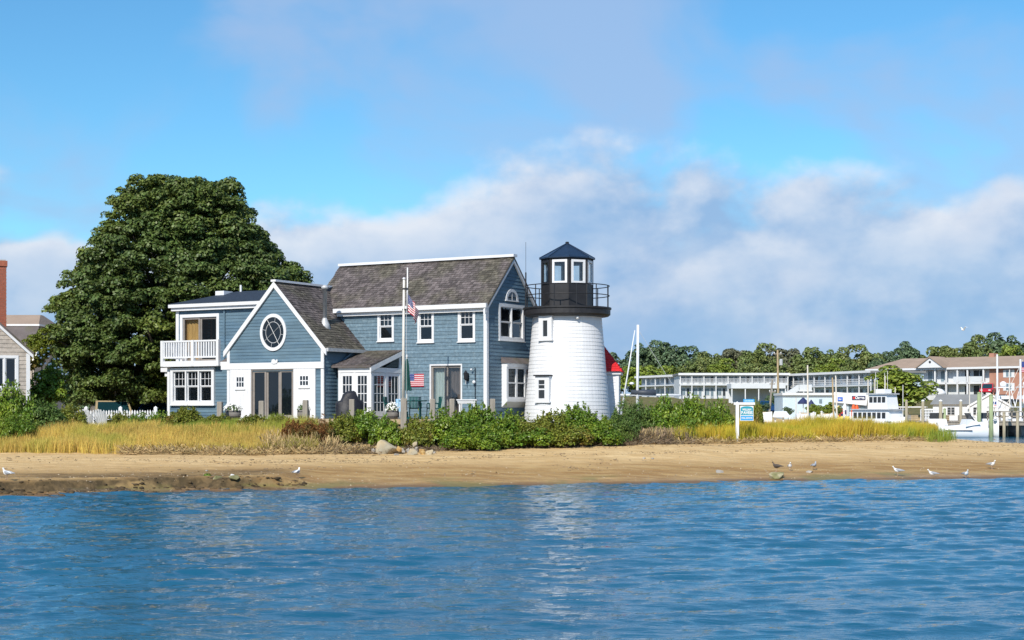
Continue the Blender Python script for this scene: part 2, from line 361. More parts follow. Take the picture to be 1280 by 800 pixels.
def ground(X, Y):
    X = np.asarray(X, float); Y = np.asarray(Y, float)
    ys = np.interp(X, SHX, SHY) + 0.35 * wob(X, X * 0, .7, 0) + .12 * wob(X, X * 0, 2.9, 1)
    yv = np.interp(X, VGX, VGY); zv = np.interp(X, VGX, VGZ)
    d = Y - ys; L = yv - ys
    t = d / L
    zb = zv * (0.42 * np.clip(t, 0, 1) ** 0.55 + 0.58 * sm(t * 0.95))
    # low eroded peat bank along the left shore
    w = sm((-6.0 - X) / 1.2)
    edge = 0.85 + 0.35 * wob(X, Y * 0, 1.7, 2) + 0.18 * wob(X, Y * 0, 5.5, 3)
    bank_z = (0.10 * np.clip(d / 0.9, 0, 1) + 0.24 * sm((d - edge) / 0.16) + np.clip(t, 0, 1) * 0.12 + 0.28 * sm((t - .3) / .7))
    bank_z = np.maximum(bank_z, 0) + 0.055 * wob(X, Y, 5.2, 4) * sm(d / .8) * sm((3.5 - d) / 1.5)
    zb = zb * (1 - w) + w * np.where(t < 1, np.minimum(bank_z, zv), zv)
    z = np.where(d < 0, 0.13 * d, zb)
    zp = np.interp(X, PLX, PLZ)
    z = np.where(Y > yv, zv + (zp - zv) * sm((Y - yv) / 5.0), z)
    z = z + np.where(d > .5, 0.02 * wob(X, Y, 1.3, 5) + 0.012 * wob(X, Y, 4.7, 6), 0)
    yb = np.interp(X, BKX, BKY)
    z = np.where(Y > yb, np.maximum(z - 0.14 * (Y - yb) - .0, -1.6), z)
    far = np.where(X > 4, 1.0 + np.clip(Y - 170, 0, 150) * 0.0265, 1.86 + np.clip(Y - 160, 0, 160) * .014)
    z = np.where(Y > 137, far, z)
    # left yard dips to the driveway
    z = z - 0.3 * sm((-14 - X) / 2.5) * sm((Y - 66) / 5) * (Y < 137)
    return np.maximum(z, -2.5)
def gz(x, y): return float(ground(np.array([x]), np.array([y]))[0])

def grid_mesh(name, xs, ys, zf):
    X, Y = np.meshgrid(xs, ys); Z = zf(X, Y)
    V = np.stack([X, Y, Z], -1).reshape(-1, 3)
    nx, ny = len(xs), len(ys)
    i = np.arange(nx - 1)[None, :] + np.arange(ny - 1)[:, None] * nx
    Fq = np.stack([i, i + 1, i + 1 + nx, i + nx], -1).reshape(-1, 4)
    return np_mesh(name, V, Fq, True)
xs = np.concatenate([np.array([-3000, -1200, -500, -200, -100, -60, -45, -35, -28]), np.arange(-24, 30, 0.16), np.array([31, 33, 36, 40, 46, 55, 70, 90, 120, 160, 220, 320, 500, 1200, 3000])])
ys = np.concatenate([np.array([-400, -100, 0, 20, 32, 38]), np.arange(40, 60, 0.13), np.arange(60, 84, .5), np.array([85, 88, 92, 97, 103, 110, 120, 130, 136.9, 137.1, 145, 160, 180, 210, 250, 300, 340, 420, 600, 1200, 3500])])

# sand, wet sand, peat and grassy soil, chosen by height and noise
m = bpy.data.materials.new('beach_ground'); m.use_nodes = True; t = m.node_tree; t.nodes.clear(); L = t.links.new
out = N(t, 'ShaderNodeOutputMaterial'); p = N(t, 'ShaderNodeBsdfPrincipled'); p.inputs['Roughness'].default_value = .9; p.inputs['Specular IOR Level'].default_value = .25
g = N(t, 'ShaderNodeNewGeometry'); sp = N(t, 'ShaderNodeSeparateXYZ'); L(g.outputs['Position'], sp.inputs[0])
def gnoise(scale, st=(1, 1, 1), detail=5, rough=.55):
    mp = N(t, 'ShaderNodeMapping'); mp.inputs['Scale'].default_value = st; L(g.outputs['Position'], mp.inputs[0])
    n = N(t, 'ShaderNodeTexNoise'); n.inputs['Scale'].default_value = scale; n.inputs['Detail'].default_value = detail; n.inputs['Roughness'].default_value = rough
    L(mp.outputs[0], n.inputs['Vector']); return n.outputs['Fac']
def gmath(op, a, b, clamp=False):
    n = N(t, 'ShaderNodeMath', operation=op); n.use_clamp = clamp
    for i, v in enumerate((a, b)):
        if isinstance(v, (int, float)): n.inputs[i].default_value = v
        else: L(v, n.inputs[i])
    return n.outputs[0]
def gramp(v, a, b, c=0., e=1.):
    n = N(t, 'ShaderNodeMapRange'); n.interpolation_type = 'SMOOTHSTEP'; L(v, n.inputs[0])
    for i, q in enumerate((a, b, c, e)): n.inputs[i + 1].default_value = q
    return n.outputs[0]
def gmix(f, a, b):
    n = N(t, 'ShaderNodeMix', data_type='RGBA')
    for i, v in ((0, f), (6, a), (7, b)):
        if isinstance(v, (int, float)): n.inputs[i].default_value = v
        elif isinstance(v, tuple): n.inputs[i].default_value = (*v, 1)
        else: L(v, n.inputs[i])
    return n.outputs[2]
z = sp.outputs[2]
zn = gmath('ADD', z, gmath('MULTIPLY', gmath('SUBTRACT', gnoise(.35, (.35, 1, 1)), .5), .36))
dry = gmix(gramp(gnoise(2.2, (.5, 1.6, 1)), .35, .68), (.52, .345, .155), (.64, .46, .235))
dry = gmix(gramp(gnoise(26), .58, .74), dry, (.40, .28, .15))
wet = gmix(gramp(gnoise(1.5, (.5, 1.5, 1)), .38, .66), (.30, .175, .065), (.42, .275, .115))
shells = gramp(gnoise(34, detail=2), .69, .73)
wet = gmix(gmath('MULTIPLY', shells, gramp(gnoise(.7), .45, .6)), wet, (.62, .55, .43))
sand = gmix(gramp(zn, .30, .66), wet, dry)
sand = gmix(gramp(z, .10, .015), sand, (.17, .10, .045))
sand = gmix(gmath('MULTIPLY', gramp(gnoise(.9, (.12, 2.2, 1)), .56, .64), .45), sand, (.40, .27, .12))
peatm = gmath('MULTIPLY', gramp(sp.outputs[0], -6.0, -8.2), gmath('MULTIPLY', gramp(zn, .02, .06), gramp(zn, .44, .30)))
peat = gmix(gramp(gnoise(3.5), .4, .62), (.065, .046, .022), (.14, .095, .045))
peat = gmix(gramp(gnoise(1.1, (.4, 1, 1)), .55, .66), peat, (.25, .17, .075))
sand = gmix(gmath('MULTIPLY', peatm, gramp(gnoise(.5), .3, .5, .72, 1.)), sand, peat)
algae = gmath('MULTIPLY', gramp(gnoise(.33), .52, .62), gramp(zn, .25, .1))
sand = gmix(gmath('MULTIPLY', algae, .7), sand, (.19, .17, .055))
soil = gmix(gramp(gnoise(1.2), .4, .6), (.20, .15, .06), (.085, .10, .025))
soilm = gmath('MULTIPLY', gramp(z, 1.12, 1.35), gramp(sp.outputs[1], 55, 58))
c = gmix(soilm, sand, soil)
L(c, p.inputs['Base Color'])
rg = gramp(zn, .0, .3, .45, .92); L(rg, p.inputs['Roughness'])
bp = N(t, 'ShaderNodeBump'); bp.inputs['Strength'].default_value = .8; bp.inputs['Distance'].default_value = .05
L(gmath('ADD', gmath('MULTIPLY', gnoise(3.2), 1.6), gmath('MULTIPLY', gnoise(28), .25)), bp.inputs['Height']); L(bp.outputs[0], p.inputs['Normal'])
L(p.outputs[0], out.inputs[0]); MAT['beach_ground'] = m
go = link_mesh('ground', grid_mesh('ground', xs, ys, ground), 'beach_ground'); tag(go, 'sandy beach and soil rising from the water', None, None, 'structure')

# ---------------------------------------------------------------- water
NW = 80
wlen = np.exp(rng.uniform(np.log(.22), np.log(2.2), NW)); wk = 2 * np.pi / wlen
wdir = rng.normal(R(-80), R(26), NW); wph = rng.uniform(0, 6.28, NW)
wamp = 0.0048 * wlen ** 0.7 * rng.uniform(.4, 1.2, NW)
def waves(X, Y):
    Z = np.zeros_like(X)
    px = X + .5 * wob(X, Y, .23, 7); py = Y + .5 * wob(X, Y, .31, 8)
    for k, a, dr, ph in zip(wk, wamp, wdir, wph):
        q = np.sin(k * (px * math.cos(dr) + py * math.sin(dr)) + ph)
        Z += a * (q + .28 * np.cos(2 * np.arcsin(np.clip(q, -1, 1)) ) * -1)
    Z *= 0.62 + 0.5 * sm(.5 + .6 * wob(X, Y, .17, 9))
    return Z
rows = [-600., -200, -60, -20, 0, 8]
y = 11.0
while y < 58: rows.append(y); y += 0.055 + (y - 11) * 0.0022
rows += [60, 64, 70, 78, 86, 95, 105, 115, 125, 136.95]
rows = np.array(rows)
u = np.concatenate([-np.array([200, 60, 20, 8, 3, 1.6, 1.0, .7, .56, .48])[:] , np.linspace(-.42, .42, 520), np.array([.48, .56, .7, 1.0, 1.6, 3, 8, 20, 60, 200])])
half = np.maximum(np.abs(rows), 8.)
Xw = u[None, :] * half[:, None]; Yw = np.repeat(rows[:, None], len(u), 1)
fade = sm((58 - Yw) / 8) * sm((Yw - 9) / 3) * sm((.5 - np.abs(u))[None, :] / .06)
Zw = waves(Xw, Yw) * fade
nx, ny = len(u), len(rows)
i = np.arange(nx - 1)[None, :] + np.arange(ny - 1)[:, None] * nx
wm = np_mesh('water', np.stack([Xw, Yw, Zw], -1).reshape(-1, 3), np.stack([i, i + 1, i + 1 + nx, i + nx], -1).reshape(-1, 4), True)
m = bpy.data.materials.new('sea_water'); m.use_nodes = True; t = m.node_tree; t.nodes.clear(); L = t.links.new
out = N(t, 'ShaderNodeOutputMaterial'); p = N(t, 'ShaderNodeBsdfPrincipled')
p.inputs['Roughness'].default_value = .03; p.inputs['IOR'].default_value = 1.333; p.inputs['Specular IOR Level'].default_value = .5
g = N(t, 'ShaderNodeNewGeometry'); sp = N(t, 'ShaderNodeSeparateXYZ'); L(g.outputs['Position'], sp.inputs[0])
c = gmix(gramp(gnoise(.12, (.5, 1, 1)), .35, .65), (.007, .082, .15), (.012, .108, .19))
L(c, p.inputs['Base Color'])
bp = N(t, 'ShaderNodeBump'); bp.inputs['Strength'].default_value = .62; bp.inputs['Distance'].default_value = .026
L(gmath('ADD', gmath('MULTIPLY', gnoise(5.5, (.5, 1.5, 1), 4), 1.0), gmath('MULTIPLY', gnoise(15, (.55, 1.4, 1), 3), .5)), bp.inputs['Height']); L(bp.outputs[0], p.inputs['Normal'])
L(p.outputs[0], out.inputs[0]); MAT['sea_water'] = m
wo_ = link_mesh('water', wm, 'sea_water'); tag(wo_, 'blue rippled harbour water in the foreground', None, None, 'structure')
# ================================================================== THE BLUE HOUSE
HZ = 2.0
TH = R(30)
HC = Vector((WX(608, 63.0), 63.0, HZ))
MH = Matrix.Translation(HC) @ Matrix.Rotation(-TH, 4, 'Z'); MHI = MH.inverted()
def lray(px, py):
    o = MHI @ Vector((0, 0, CZ)); d = (MHI.to_3x3() @ (W(px, py, 10.0) - Vector((0, 0, CZ)))).normalized()
    return o, d
def on_y(px, py, y):
    o, d = lray(px, py); q = o + d * ((y - o.y) / d.y); return q.x, q.z
def on_x(px, py, x):
    o, d = lray(px, py); q = o + d * ((x - o.x) / d.x); return q.y, q.z
house = empty('lighthouse_keepers_house', HC, -TH, 'blue clapboard waterfront house with steep shingled gables beside the white lighthouse', 'house')

class Frame:
    """a wall plane: s along it, z up, n outward"""
    def __init__(s, O, S, Nn): s.O, s.S, s.N = Vector(O), Vector(S), Vector(Nn)
    def p(s, a, z, n=0.0): return s.O + s.S * a + s.N * n + Vector((0, 0, z))
def fbox(mb, fr, s0, s1, z0, z1, n0, n1):
    return mb.hexa([fr.p(s0, z0, n1), fr.p(s1, z0, n1), fr.p(s1, z0, n0), fr.p(s0, z0, n0), fr.p(s0, z1, n1), fr.p(s1, z1, n1), fr.p(s1, z1, n0), fr.p(s0, z1, n0)])
FM = Frame((0, 0, 0), (1, 0, 0), (0, -1, 0))              # main front, s = x
FR = Frame((0, 0, 0), (0, 1, 0), (1, 0, 0))               # right gable end, s = y
WY = -2.745; WC, WHW = -8.606, 2.5                        # front wing: gable plane, centre, half width
FW = Frame((0, WY, 0), (1, 0, 0), (0, -1, 0))
FWR = Frame((WC + WHW, 0, 0), (0, 1, 0), (1, 0, 0))       # wing's right side, s = y
UY = -0.9; FU = Frame((0, UY, 0), (1, 0, 0), (0, -1, 0))  # upper left storey
LY = -2.2; FL = Frame((0, LY, 0), (1, 0, 0), (0, -1, 0))  # lower left storey

def siding(parent, name, fr, z0, z1, lim, openings, board, bmat, wmat='inside', h=0.15):
    """wall of lapped boards: lim(z) gives the two ends, openings (s0,s1,z0,z1) are left free; each board is a piece"""
    wall = MB(); boards = []
    nrow = max(1, round((z1 - z0) / h)); h = (z1 - z0) / nrow
    for r in range(nrow):
        a, b = z0 + r * h, z0 + (r + 1) * h
        (la, ra), (lb, rb) = lim(a + .001), lim(b - .001)
        zm = (a + b) / 2; cuts = sorted((o[0], o[1]) for o in openings if o[2] < zm < o[3])
        segs = []; cur = (la, lb)
        for c0, c1 in cuts:
            if c0 > min(cur) + .01: segs.append((cur[0], cur[1], c0, c0))
            cur = (max(c1, cur[0]), max(c1, cur[1]))
        if max(ra, rb) > min(cur) + .02: segs.append((cur[0], cur[1], ra, rb))
        for l0, l1, r0, r1 in segs:
            r1 = max(r1, l1 + .004); r0 = max(r0, l0 + .004)
            wall.hexa([fr.p(l0, a, 0), fr.p(r0, a, 0), fr.p(r0, a, -.1), fr.p(l0, a, -.1), fr.p(l1, b, 0), fr.p(r1, b, 0), fr.p(r1, b, -.1), fr.p(l1, b, -.1)])
            m_ = MB(); q = .004 * rnd.random()
            m_.hexa([fr.p(l0, a - .012, .027 + q), fr.p(r0, a - .012, .027 + q), fr.p(r0, a - .012, .003), fr.p(l0, a - .012, .003),
                     fr.p(l1, b, .010), fr.p(r1, b, .010), fr.p(r1, b, .003), fr.p(l1, b, .003)])
            boards.append(m_)
    w = wall.build(name, wmat, parent)
    for m_ in boards: m_.build(board, bmat, w)
    return w
def win(root, fr, s0, s1, z0, z1, trim=.09, units=1, rows=(0, 0), cols=2, hung=True, gm='glass', cur=None, tm='white', fm='white', sill=True, n=.05, split=None, curfrac=1.0):
    """window: outer trim box, sashes, panes, muntins; returns the opening in the wall"""
    mb = MB()
    fbox(mb, fr, s0, s1, z1 - trim, z1, -.06, n); fbox(mb, fr, s0, s1, z0, z0 + trim, -.06, n)
    fbox(mb, fr, s0, s0 + trim, z0 + trim, z1 - trim, -.06, n); fbox(mb, fr, s1 - trim, s1, z0 + trim, z1 - trim, -.06, n)
    if sill: fbox(mb, fr, s0 - .03, s1 + .03, z0 - .035, z0 + .002, -.02, n + .04)
    a, b, c, d = s0 + trim, s1 - trim, z0 + trim, z1 - trim
    uw = (b - a) / units
    for k in range(1, units): fbox(mb, fr, a + k * uw - .035, a + k * uw + .035, c, d, -.06, n - .004)
    w = mb.build('window', tm, root)
    for k in range(units):
        l, r = a + k * uw + (.035 if k else 0), a + (k + 1) * uw - (.035 if k < units - 1 else 0)
        zs = [(c, d)] if not hung else [(c, (c + d) / 2), ((c + d) / 2, d)]
        for j, (e, f) in enumerate(zs):
            sash = MB(); st = .035; dn = .0 if j == 0 else -.012
            dn = -.02 if (hung and j == 0) else .0
            fbox(sash, fr, l, r, f - st, f, -.05 + dn, .02 + dn); fbox(sash, fr, l, r, e, e + st, -.05 + dn, .02 + dn)
            fbox(sash, fr, l, l + st, e + st, f - st, -.05 + dn, .02 + dn); fbox(sash, fr, r - st, r, e + st, f - st, -.05 + dn, .02 + dn)
            nr = rows[j] if hung else rows[0]
            if nr:
                for q in range(1, cols):
                    x = l + st + (r - l - 2 * st) * q / cols; fbox(sash, fr, x - .009, x + .009, e + st, f - st, -.025 + dn, .002 + dn)
                for q in range(1, nr):
                    zz = e + st + (f - e - 2 * st) * q / nr; fbox(sash, fr, l + st, r - st, zz - .009, zz + .009, -.024 + dn, .001 + dn)
            sash.build('sash', fm, w)
            fbox(MB(), fr, 0, 1, 0, 1, 0, 1)
            pn = MB(); fbox(pn, fr, l + st * .9, r - st * .9, e + st * .9, f - st * .9, -.018 + dn, -.012 + dn); pn.build('pane', gm, w)
        if cur:
            cb = MB(); nf = max(6, int((r - l) / .05)); zt, zb = d, d - (d - c) * curfrac
            for q in range(nf):
                x0, x1 = l + (r - l) * q / nf, l + (r - l) * (q + 1) / nf
                o0, o1 = (-.16, -.12) if q % 2 else (-.12, -.16)
                cb.add([fr.p(x0, zb, o0), fr.p(x1, zb, o1), fr.p(x1, zt, o1), fr.p(x0, zt, o0)], [(0, 1, 2, 3)])
            cb.build('curtain', cur, w)
    return (s0 + trim * .5, s1 - trim * .5, z0 + trim * .5, z1 - trim * .5)
def px_win(plane, fr, p, x0, y0, x1, y1, **kw):
    f = on_y if plane == 'y' else on_x
    a0, _ = f(x0, (y0 + y1) / 2, p); a1, _ = f(x1, (y0 + y1) / 2, p)
    xm = (x0 + x1) / 2
    _, zt = f(xm, y0, p); _, zb = f(xm, y1, p)
    return win(house, fr, a0, a1, zb, zt, **kw)

def shingles(parent, O, E, U, Le, Lu, lim=None, mt='shingle', name='shingles', row=.14, wmin=.11, wmax=.2, th=.022):
    """courses of shingles on a slope: O lower left corner, E along the eave, U up the slope"""
    O, E, U = Vector(O), Vector(E).normalized(), Vector(U).normalized(); Nn = E.cross(U).normalized()
    if Nn.z < 0: Nn = -Nn
    vs, fs = [], []
    nr = int(Lu / row) + 1; row = Lu / nr
    for r in range(nr):
        u0 = r * row; u1 = min(Lu, u0 + row * 1.25)
        lo, hi = lim(u0 + row * .5) if lim else (0, Le)
        x = lo - rnd.random() * .04 if not lim else lo
        while x < hi:
            w = rnd.uniform(wmin, wmax); x1 = min(hi, x + w)
            t0 = th * rnd.uniform(.7, 1.5); dj = rnd.uniform(-.012, .012)
            b = len(vs); P = O + E * x; Q = O + E * (x1 - .008)
            vs += [P + U * (u0 + dj), Q + U * (u0 + dj), P + U * (u0 + dj) + Nn * t0, Q + U * (u0 + dj) + Nn * t0, P + U * u1 + Nn * .004, Q + U * u1 + Nn * .004]
            fs += [(b, b + 1, b + 3, b + 2), (b + 2, b + 3, b + 5, b + 4)]
            x = x1
    mb = MB(); mb.v = [tuple(v) for v in vs]; mb.f = fs
    o = mb.build(name, mt, parent); o['kind'] = 'stuff'
    return o

# ---- dimensions
EZ, RZ, DP = 4.6, 6.61, 4.12          # main eave, ridge, depth
XL = -8.72
WEZ, WRZ = 2.95, 5.6                  # wing eave, ridge
# ---- openings, main front
op_m = []
for k, (x0, y0, x1, y1, cu) in enumerate([(472.5, 389.5, 493, 426.5, 'curtain_pale'), (522.5, 387.5, 543, 428, None), (573, 384.5, 594.5, 427, None)]):
    op_m.append(px_win('y', FM, 0, x0, y0, x1, y1, trim=.1, rows=(0, 2), cols=3, cur='curtain_pale', curfrac=.5 if k == 0 else .22))
xa, zt = on_y(537.8, 455.4, 0); xb, _ = on_y(578.3, 455.4, 0)
# sliding door of the main front
def slider(fr, s0, s1, z0, z1, trim, panels, tm, curs, frm='door_frame', name='sliding_door'):
    mb = MB()
    fbox(mb, fr, s0, s0 + trim, z0, z1, -.05, .05); fbox(mb, fr, s1 - trim, s1, z0, z1, -.05, .05); fbox(mb, fr, s0 + trim, s1 - trim, z1 - trim, z1, -.05, .05)
    d = mb.build(name, tm, house)
    a, b = s0 + trim, s1 - trim; zt_ = z1 - trim; pw = (b - a) / panels
    for k in range(panels):
        l, r = a + k * pw, a + (k + 1) * pw; st = .09; o = -.03 * (k % 2)
        f = MB(); fbox(f, fr, l, l + st, z0, zt_, -.05 + o, .0 + o); fbox(f, fr, r - st, r, z0, zt_, -.05 + o, .0 + o)
        fbox(f, fr, l + st, r - st, zt_ - st, zt_, -.05 + o, 0 + o); fbox(f, fr, l + st, r - st, z0, z0 + st * 1.2, -.05 + o, 0 + o)
        f.build('sash', frm, d)
        g_ = MB(); fbox(g_, fr, l + st * .9, r - st * .9, z0 + st, zt_ - st * .9, -.03 + o, -.022 + o); g_.build('pane', 'glass_clear' if curs[k] else 'glass_dark', d)
        if curs[k]:
            cb = MB(); nf = 10
            for q in range(nf):
                x0, x1 = l + (r - l) * q / nf, l + (r - l) * (q + 1) / nf; o0, o1 = (-.24, -.18) if q % 2 else (-.18, -.24)
                cb.add([fr.p(x0, z0, o0), fr.p(x1, z0, o1), fr.p(x1, zt_, o1), fr.p(x0, zt_, o0)], [(0, 1, 2, 3)])
            cb.build('curtain', curs[k], d)
    return (s0 + trim * .5, s1 - trim * .5, z0 - .2, z1 - trim * .5)
op_m.append(slider(FM, xa, xb, 0, zt, .06, 2, 'white', ['curtain_pale', 'curtain_dark']))
siding(house, 'wall', FM, -.9, EZ, lambda z: (-7.5, -.0), op_m, 'shingle_course', 'blue_shingle')
# ---- right gable end
op_r = [px_win('x', FR, 0, 622.8, 380.4, 654.4, 426, trim=.13, units=2, rows=(0, 0), hung=True)]
# round-headed window
ya, zb = on_x(631.2, 374.6, 0); yb_, _ = on_x(646.8, 374.6, 0); _, zt2 = on_x(639, 361.5, 0)
def arch_window():
    yc, rw, h = (ya + yb_) / 2, (yb_ - ya) / 2, zt2 - zb
    mb = MB(); n = 14; outer = [(rw * math.cos(math.pi * k / n), h * math.sin(math.pi * k / n)) for k in range(n + 1)]
    for k in range(n):
        for (a0, b0), (a1, b1) in [((outer[k]), (outer[k + 1]))]:
            s_ = .74
            mb.hexa([FR.p(yc + a0, zb + b0, .06), FR.p(yc + a1, zb + b1, .06), FR.p(yc + a1, zb + b1, .03), FR.p(yc + a0, zb + b0, .03),
                     FR.p(yc + a0 * s_, zb + b0 * s_, .06), FR.p(yc + a1 * s_, zb + b1 * s_, .06), FR.p(yc + a1 * s_, zb + b1 * s_, .03), FR.p(yc + a0 * s_, zb + b0 * s_, .03)])
    fbox(mb, FR, yc - rw - .03, yc + rw + .03, zb - .05, zb, .01, .07)
    w = mb.build('window', 'white', house)
    pn = MB(); pn.prism([FR.p(yc + a * .76, zb + b * .76, .03) for a, b in outer], FR.N * .01); pn.build('pane', 'glass_dark', w)
    sp_ = MB(); fbox(sp_, FR, yc - .012, yc + .012, zb, zb + h * .74, .04, .05); sp_.build('muntin', 'white', w)
arch_window()
# bay window of the gable end, partly behind the lighthouse
def bay():
    y0, zt_ = on_x(626.5, 449.5, .0); _, zb_ = on_x(626.5, 502, 0)
    y1 = y0 + 2.4; dpt = .26
    bw = empty('bay_window', (0, 0, 0)); bw.parent = house
    b = MB(); fbox(b, FR, y0, y1, zb_, zb_ + .12, 0, dpt + .03); fbox(b, FR, y0, y1, zt_ - .30, zt_ - .14, 0, dpt + .03)
    fbox(b, FR, y0, y0 + .08, zb_ + .12, zt_ - .30, 0, dpt)
    fbox(b, FR, y1 - .08, y1, zb_ + .12, zt_ - .30, 0, dpt)
    b.prism([FR.p(y0, zb_ - .25, .01), FR.p(y0, zb_ + .0, dpt), FR.p(y0, zb_, .01)], FR.S * (y1 - y0))
    b.build('bay_frame', 'white', bw)
    fr = Frame(FR.p(0, 0, dpt), FR.S, FR.N); a, e = y0 + .08, y1 - .08
    n = 3; 
    for k in range(n):
        l, r = a + (e - a) * k / n, a + (e - a) * (k + 1) / n
        s_ = MB(); c, d = zb_ + .12, zt_ - .30
        for (p0, p1, q0, q1) in ((l, l + .07, c, d), (r - .07, r, c, d), (l + .07, r - .07, c, c + .07), (l + .07, r - .07, d - .07, d)): fbox(s_, fr, p0, p1, q0, q1, -.06, .0)
        fbox(s_, fr, l + .07, r - .07, (c + d) / 2 - .025, (c + d) / 2 + .025, -.05, -.005)
        s_.build('sash', 'white', bw)
        g_ = MB(); fbox(g_, fr, l + .06, r - .06, c + .06, d - .06, -.04, -.034); g_.build('pane', 'glass', bw)
        cb = MB()
        for q in range(8):
            x0, x1 = l + (r - l) * q / 8, l + (r - l) * (q + 1) / 8; o0, o1 = (-.16, -.12) if q % 2 else (-.12, -.16)
            cb.add([fr.p(x0, c, o0), fr.p(x1, c, o1), fr.p(x1, d, o1), fr.p(x0, d, o0)], [(0, 1, 2, 3)])
        cb.build('curtain', 'curtain_pale', bw)
    rf = MB(); rf.prism([FR.p(y0 - .05, zt_ - .14, dpt + .08), FR.p(y0 - .05, zt_ + .12, .0), FR.p(y0 - .05, zt_ - .14, 0)], FR.S * (y1 - y0 + .1)); ro = rf.build('bay_roof', 'shingle', bw)
    return (y0 + .1, y1 - .1, zb_ + .12, zt_ - .2)
op_r.append(bay())
def lim_r(z):
    if z <= EZ: return (0, DP)
    k = (z - EZ) / (RZ - EZ) * DP / 2; return (k, DP - k)
siding(house, 'wall', FR, -.9, RZ, lim_r, op_r, 'clapboard', 'blue')
# back and left walls of the main block
bk = MB(); bk.box(XL, 0, DP - .1, DP, -.9, EZ); bk.prism([(XL, 0, EZ), (XL, DP, EZ), (XL, DP / 2, RZ - .05)], (.1, 0, 0)); bk.box(XL, XL + .1, 0.12, DP - .1, 0, EZ)
bk.build('back_wall', 'blue', house)
fl = MB(); fl.box(XL + .1, -.15, .15, DP - .15, -.1, 0); fl.box(XL + .1, -.15, .15, DP - .15, 2.35, 2.5); fl.build('floor', 'inside', house)
# roof of the main block
sl = math.hypot(RZ - EZ, DP / 2)
ov = .12
rf = MB()
for sgn in (0, 1):
    y0, y1 = (-.16, DP / 2) if sgn == 0 else (DP + .16, DP / 2)
    z0 = EZ - .16 * (RZ - EZ) / (DP / 2)
    rf.hexa([(XL - .05, y0, z0 - .02), (ov, y0, z0 - .02), (ov, y1, RZ - .02), (XL - .05, y1, RZ - .02), (XL - .05, y0, z0 + .07), (ov, y0, z0 + .07), (ov, y1, RZ + .07), (XL - .05, y1, RZ + .07)])
roof = rf.build('roof', 'shingle', house)
Uf = Vector((0, DP / 2, RZ - EZ)).normalized()
shingles(roof, (XL - .05, -.16, EZ - .16 * (RZ - EZ) / (DP / 2) + .075), (1, 0, 0), Uf, -XL + ov + .05, sl + .20)
rc = MB(); rc.box(XL - .08, ov + .05, DP / 2 - .16, DP / 2 + .16, RZ + .06, RZ + .17); rc.build('ridge_cap', 'white', house)
gt = MB(); gt.box(-7.45, ov + .03, -.30, -.17, EZ - .16, EZ + .02); gt.build('gutter', 'white', house)
sf = MB(); sf.box(-7.45, .03, -.165, .0, EZ - .30, EZ - .16); sf.build('frieze', 'white', house)
def rake(fr, a0, z0, a1, z1, w, n0, n1, mt='white', name='rake_board', extra=0):
    d = Vector((a1 - a0, z1 - z0)); ln = d.length; d /= ln; q = Vector((d.y, -d.x))
    if q.y > 0: q = -q
    mb = MB()
    pts = [(a0, z0), (a1, z1), (a1 + q.x * 0, z1 - w / abs(d.x)), (a0, z0 - w / abs(d.x))]
    mb.prism([fr.p(s, z, n0) for s, z in pts], fr.N * (n1 - n0)); return mb.build(name, mt, house)
k_ = (RZ - EZ) / (DP / 2)
rake(FR, -.30, EZ - .30 * k_ + .06, DP / 2, RZ + .05, .16, .035, .11); rake(FR, DP + .3, EZ - .3 * k_ + .06, DP / 2, RZ + .05, .16, .035, .11)
cb = MB(); fbox(cb, FR, -.045, .11, -.9, EZ - .1, .0, .045); cb.box(-.11, .0, -.045, -.0, -.9, EZ - .3); cb.build('corner_board', 'white', house)
cb = MB(); fbox(cb, FR, DP - .11, DP, -.9, EZ - .1, .0, .045); cb.build('corner_board', 'white', house)
# ---- front wing
def lim_w(z):
    if z <= WEZ: return (WC - WHW, WC + WHW)
    k = (z - WEZ) / (WRZ - WEZ) * WHW; return (WC - WHW + k, WC + WHW - k)
_, bz1 = on_y(345, 453.2, WY); _, bz0 = on_y(345, 461.2, WY)
op_w = []
# oval window
ox0, _ = on_y(326.2, 415.5, WY); ox1, _ = on_y(358.8, 415.5, WY); oc = ((ox0 + ox1) / 2)
_, oz0 = on_y(342.5, 438.8, WY); _, oz1 = on_y(342.5, 392.2, WY); ozc = (oz0 + oz1) / 2; orx, orz = (ox1 - ox0) / 2, (oz1 - oz0) / 2
def oval():
    mb = MB(); n = 40
    def pt(t, s, nn): return FW.p(oc + orx * s * math.cos(t), ozc + orz * s * math.sin(t), nn)
    for k in range(n):
        t0, t1 = 2 * math.pi * k / n, 2 * math.pi * (k + 1) / n
        mb.hexa([pt(t0, 1, .075), pt(t1, 1, .075), pt(t1, 1, .02), pt(t0, 1, .02), pt(t0, .82, .075), pt(t1, .82, .075), pt(t1, .82, .02), pt(t0, .82, .02)])
    w = mb.build('window', 'white', house)
    g_ = MB(); g_.prism([pt(2 * math.pi * k / n, .83, .032) for k in range(n)], FW.N * .008); g_.build('pane', 'glass_dark', w)
    ms = MB()
    for k in range(n):
        t0, t1 = 2 * math.pi * k / n, 2 * math.pi * (k + 1) / n
        ms.hexa([pt(t0, .58, .056), pt(t1, .58, .056), pt(t1, .58, .042), pt(t0, .58, .042), pt(t0, .55, .056), pt(t1, .55, .056), pt(t1, .55, .042), pt(t0, .55, .042)])
    for k in range(8):
        t = 2 * math.pi * (k + .75) / 8; i0 = 0.0 if k % 2 == 0 else .58
        ms.tube([pt(t, i0, .047), pt(t, .83, .047)], .009, 4)
    ms.build('muntin', 'galv', w)
oval()
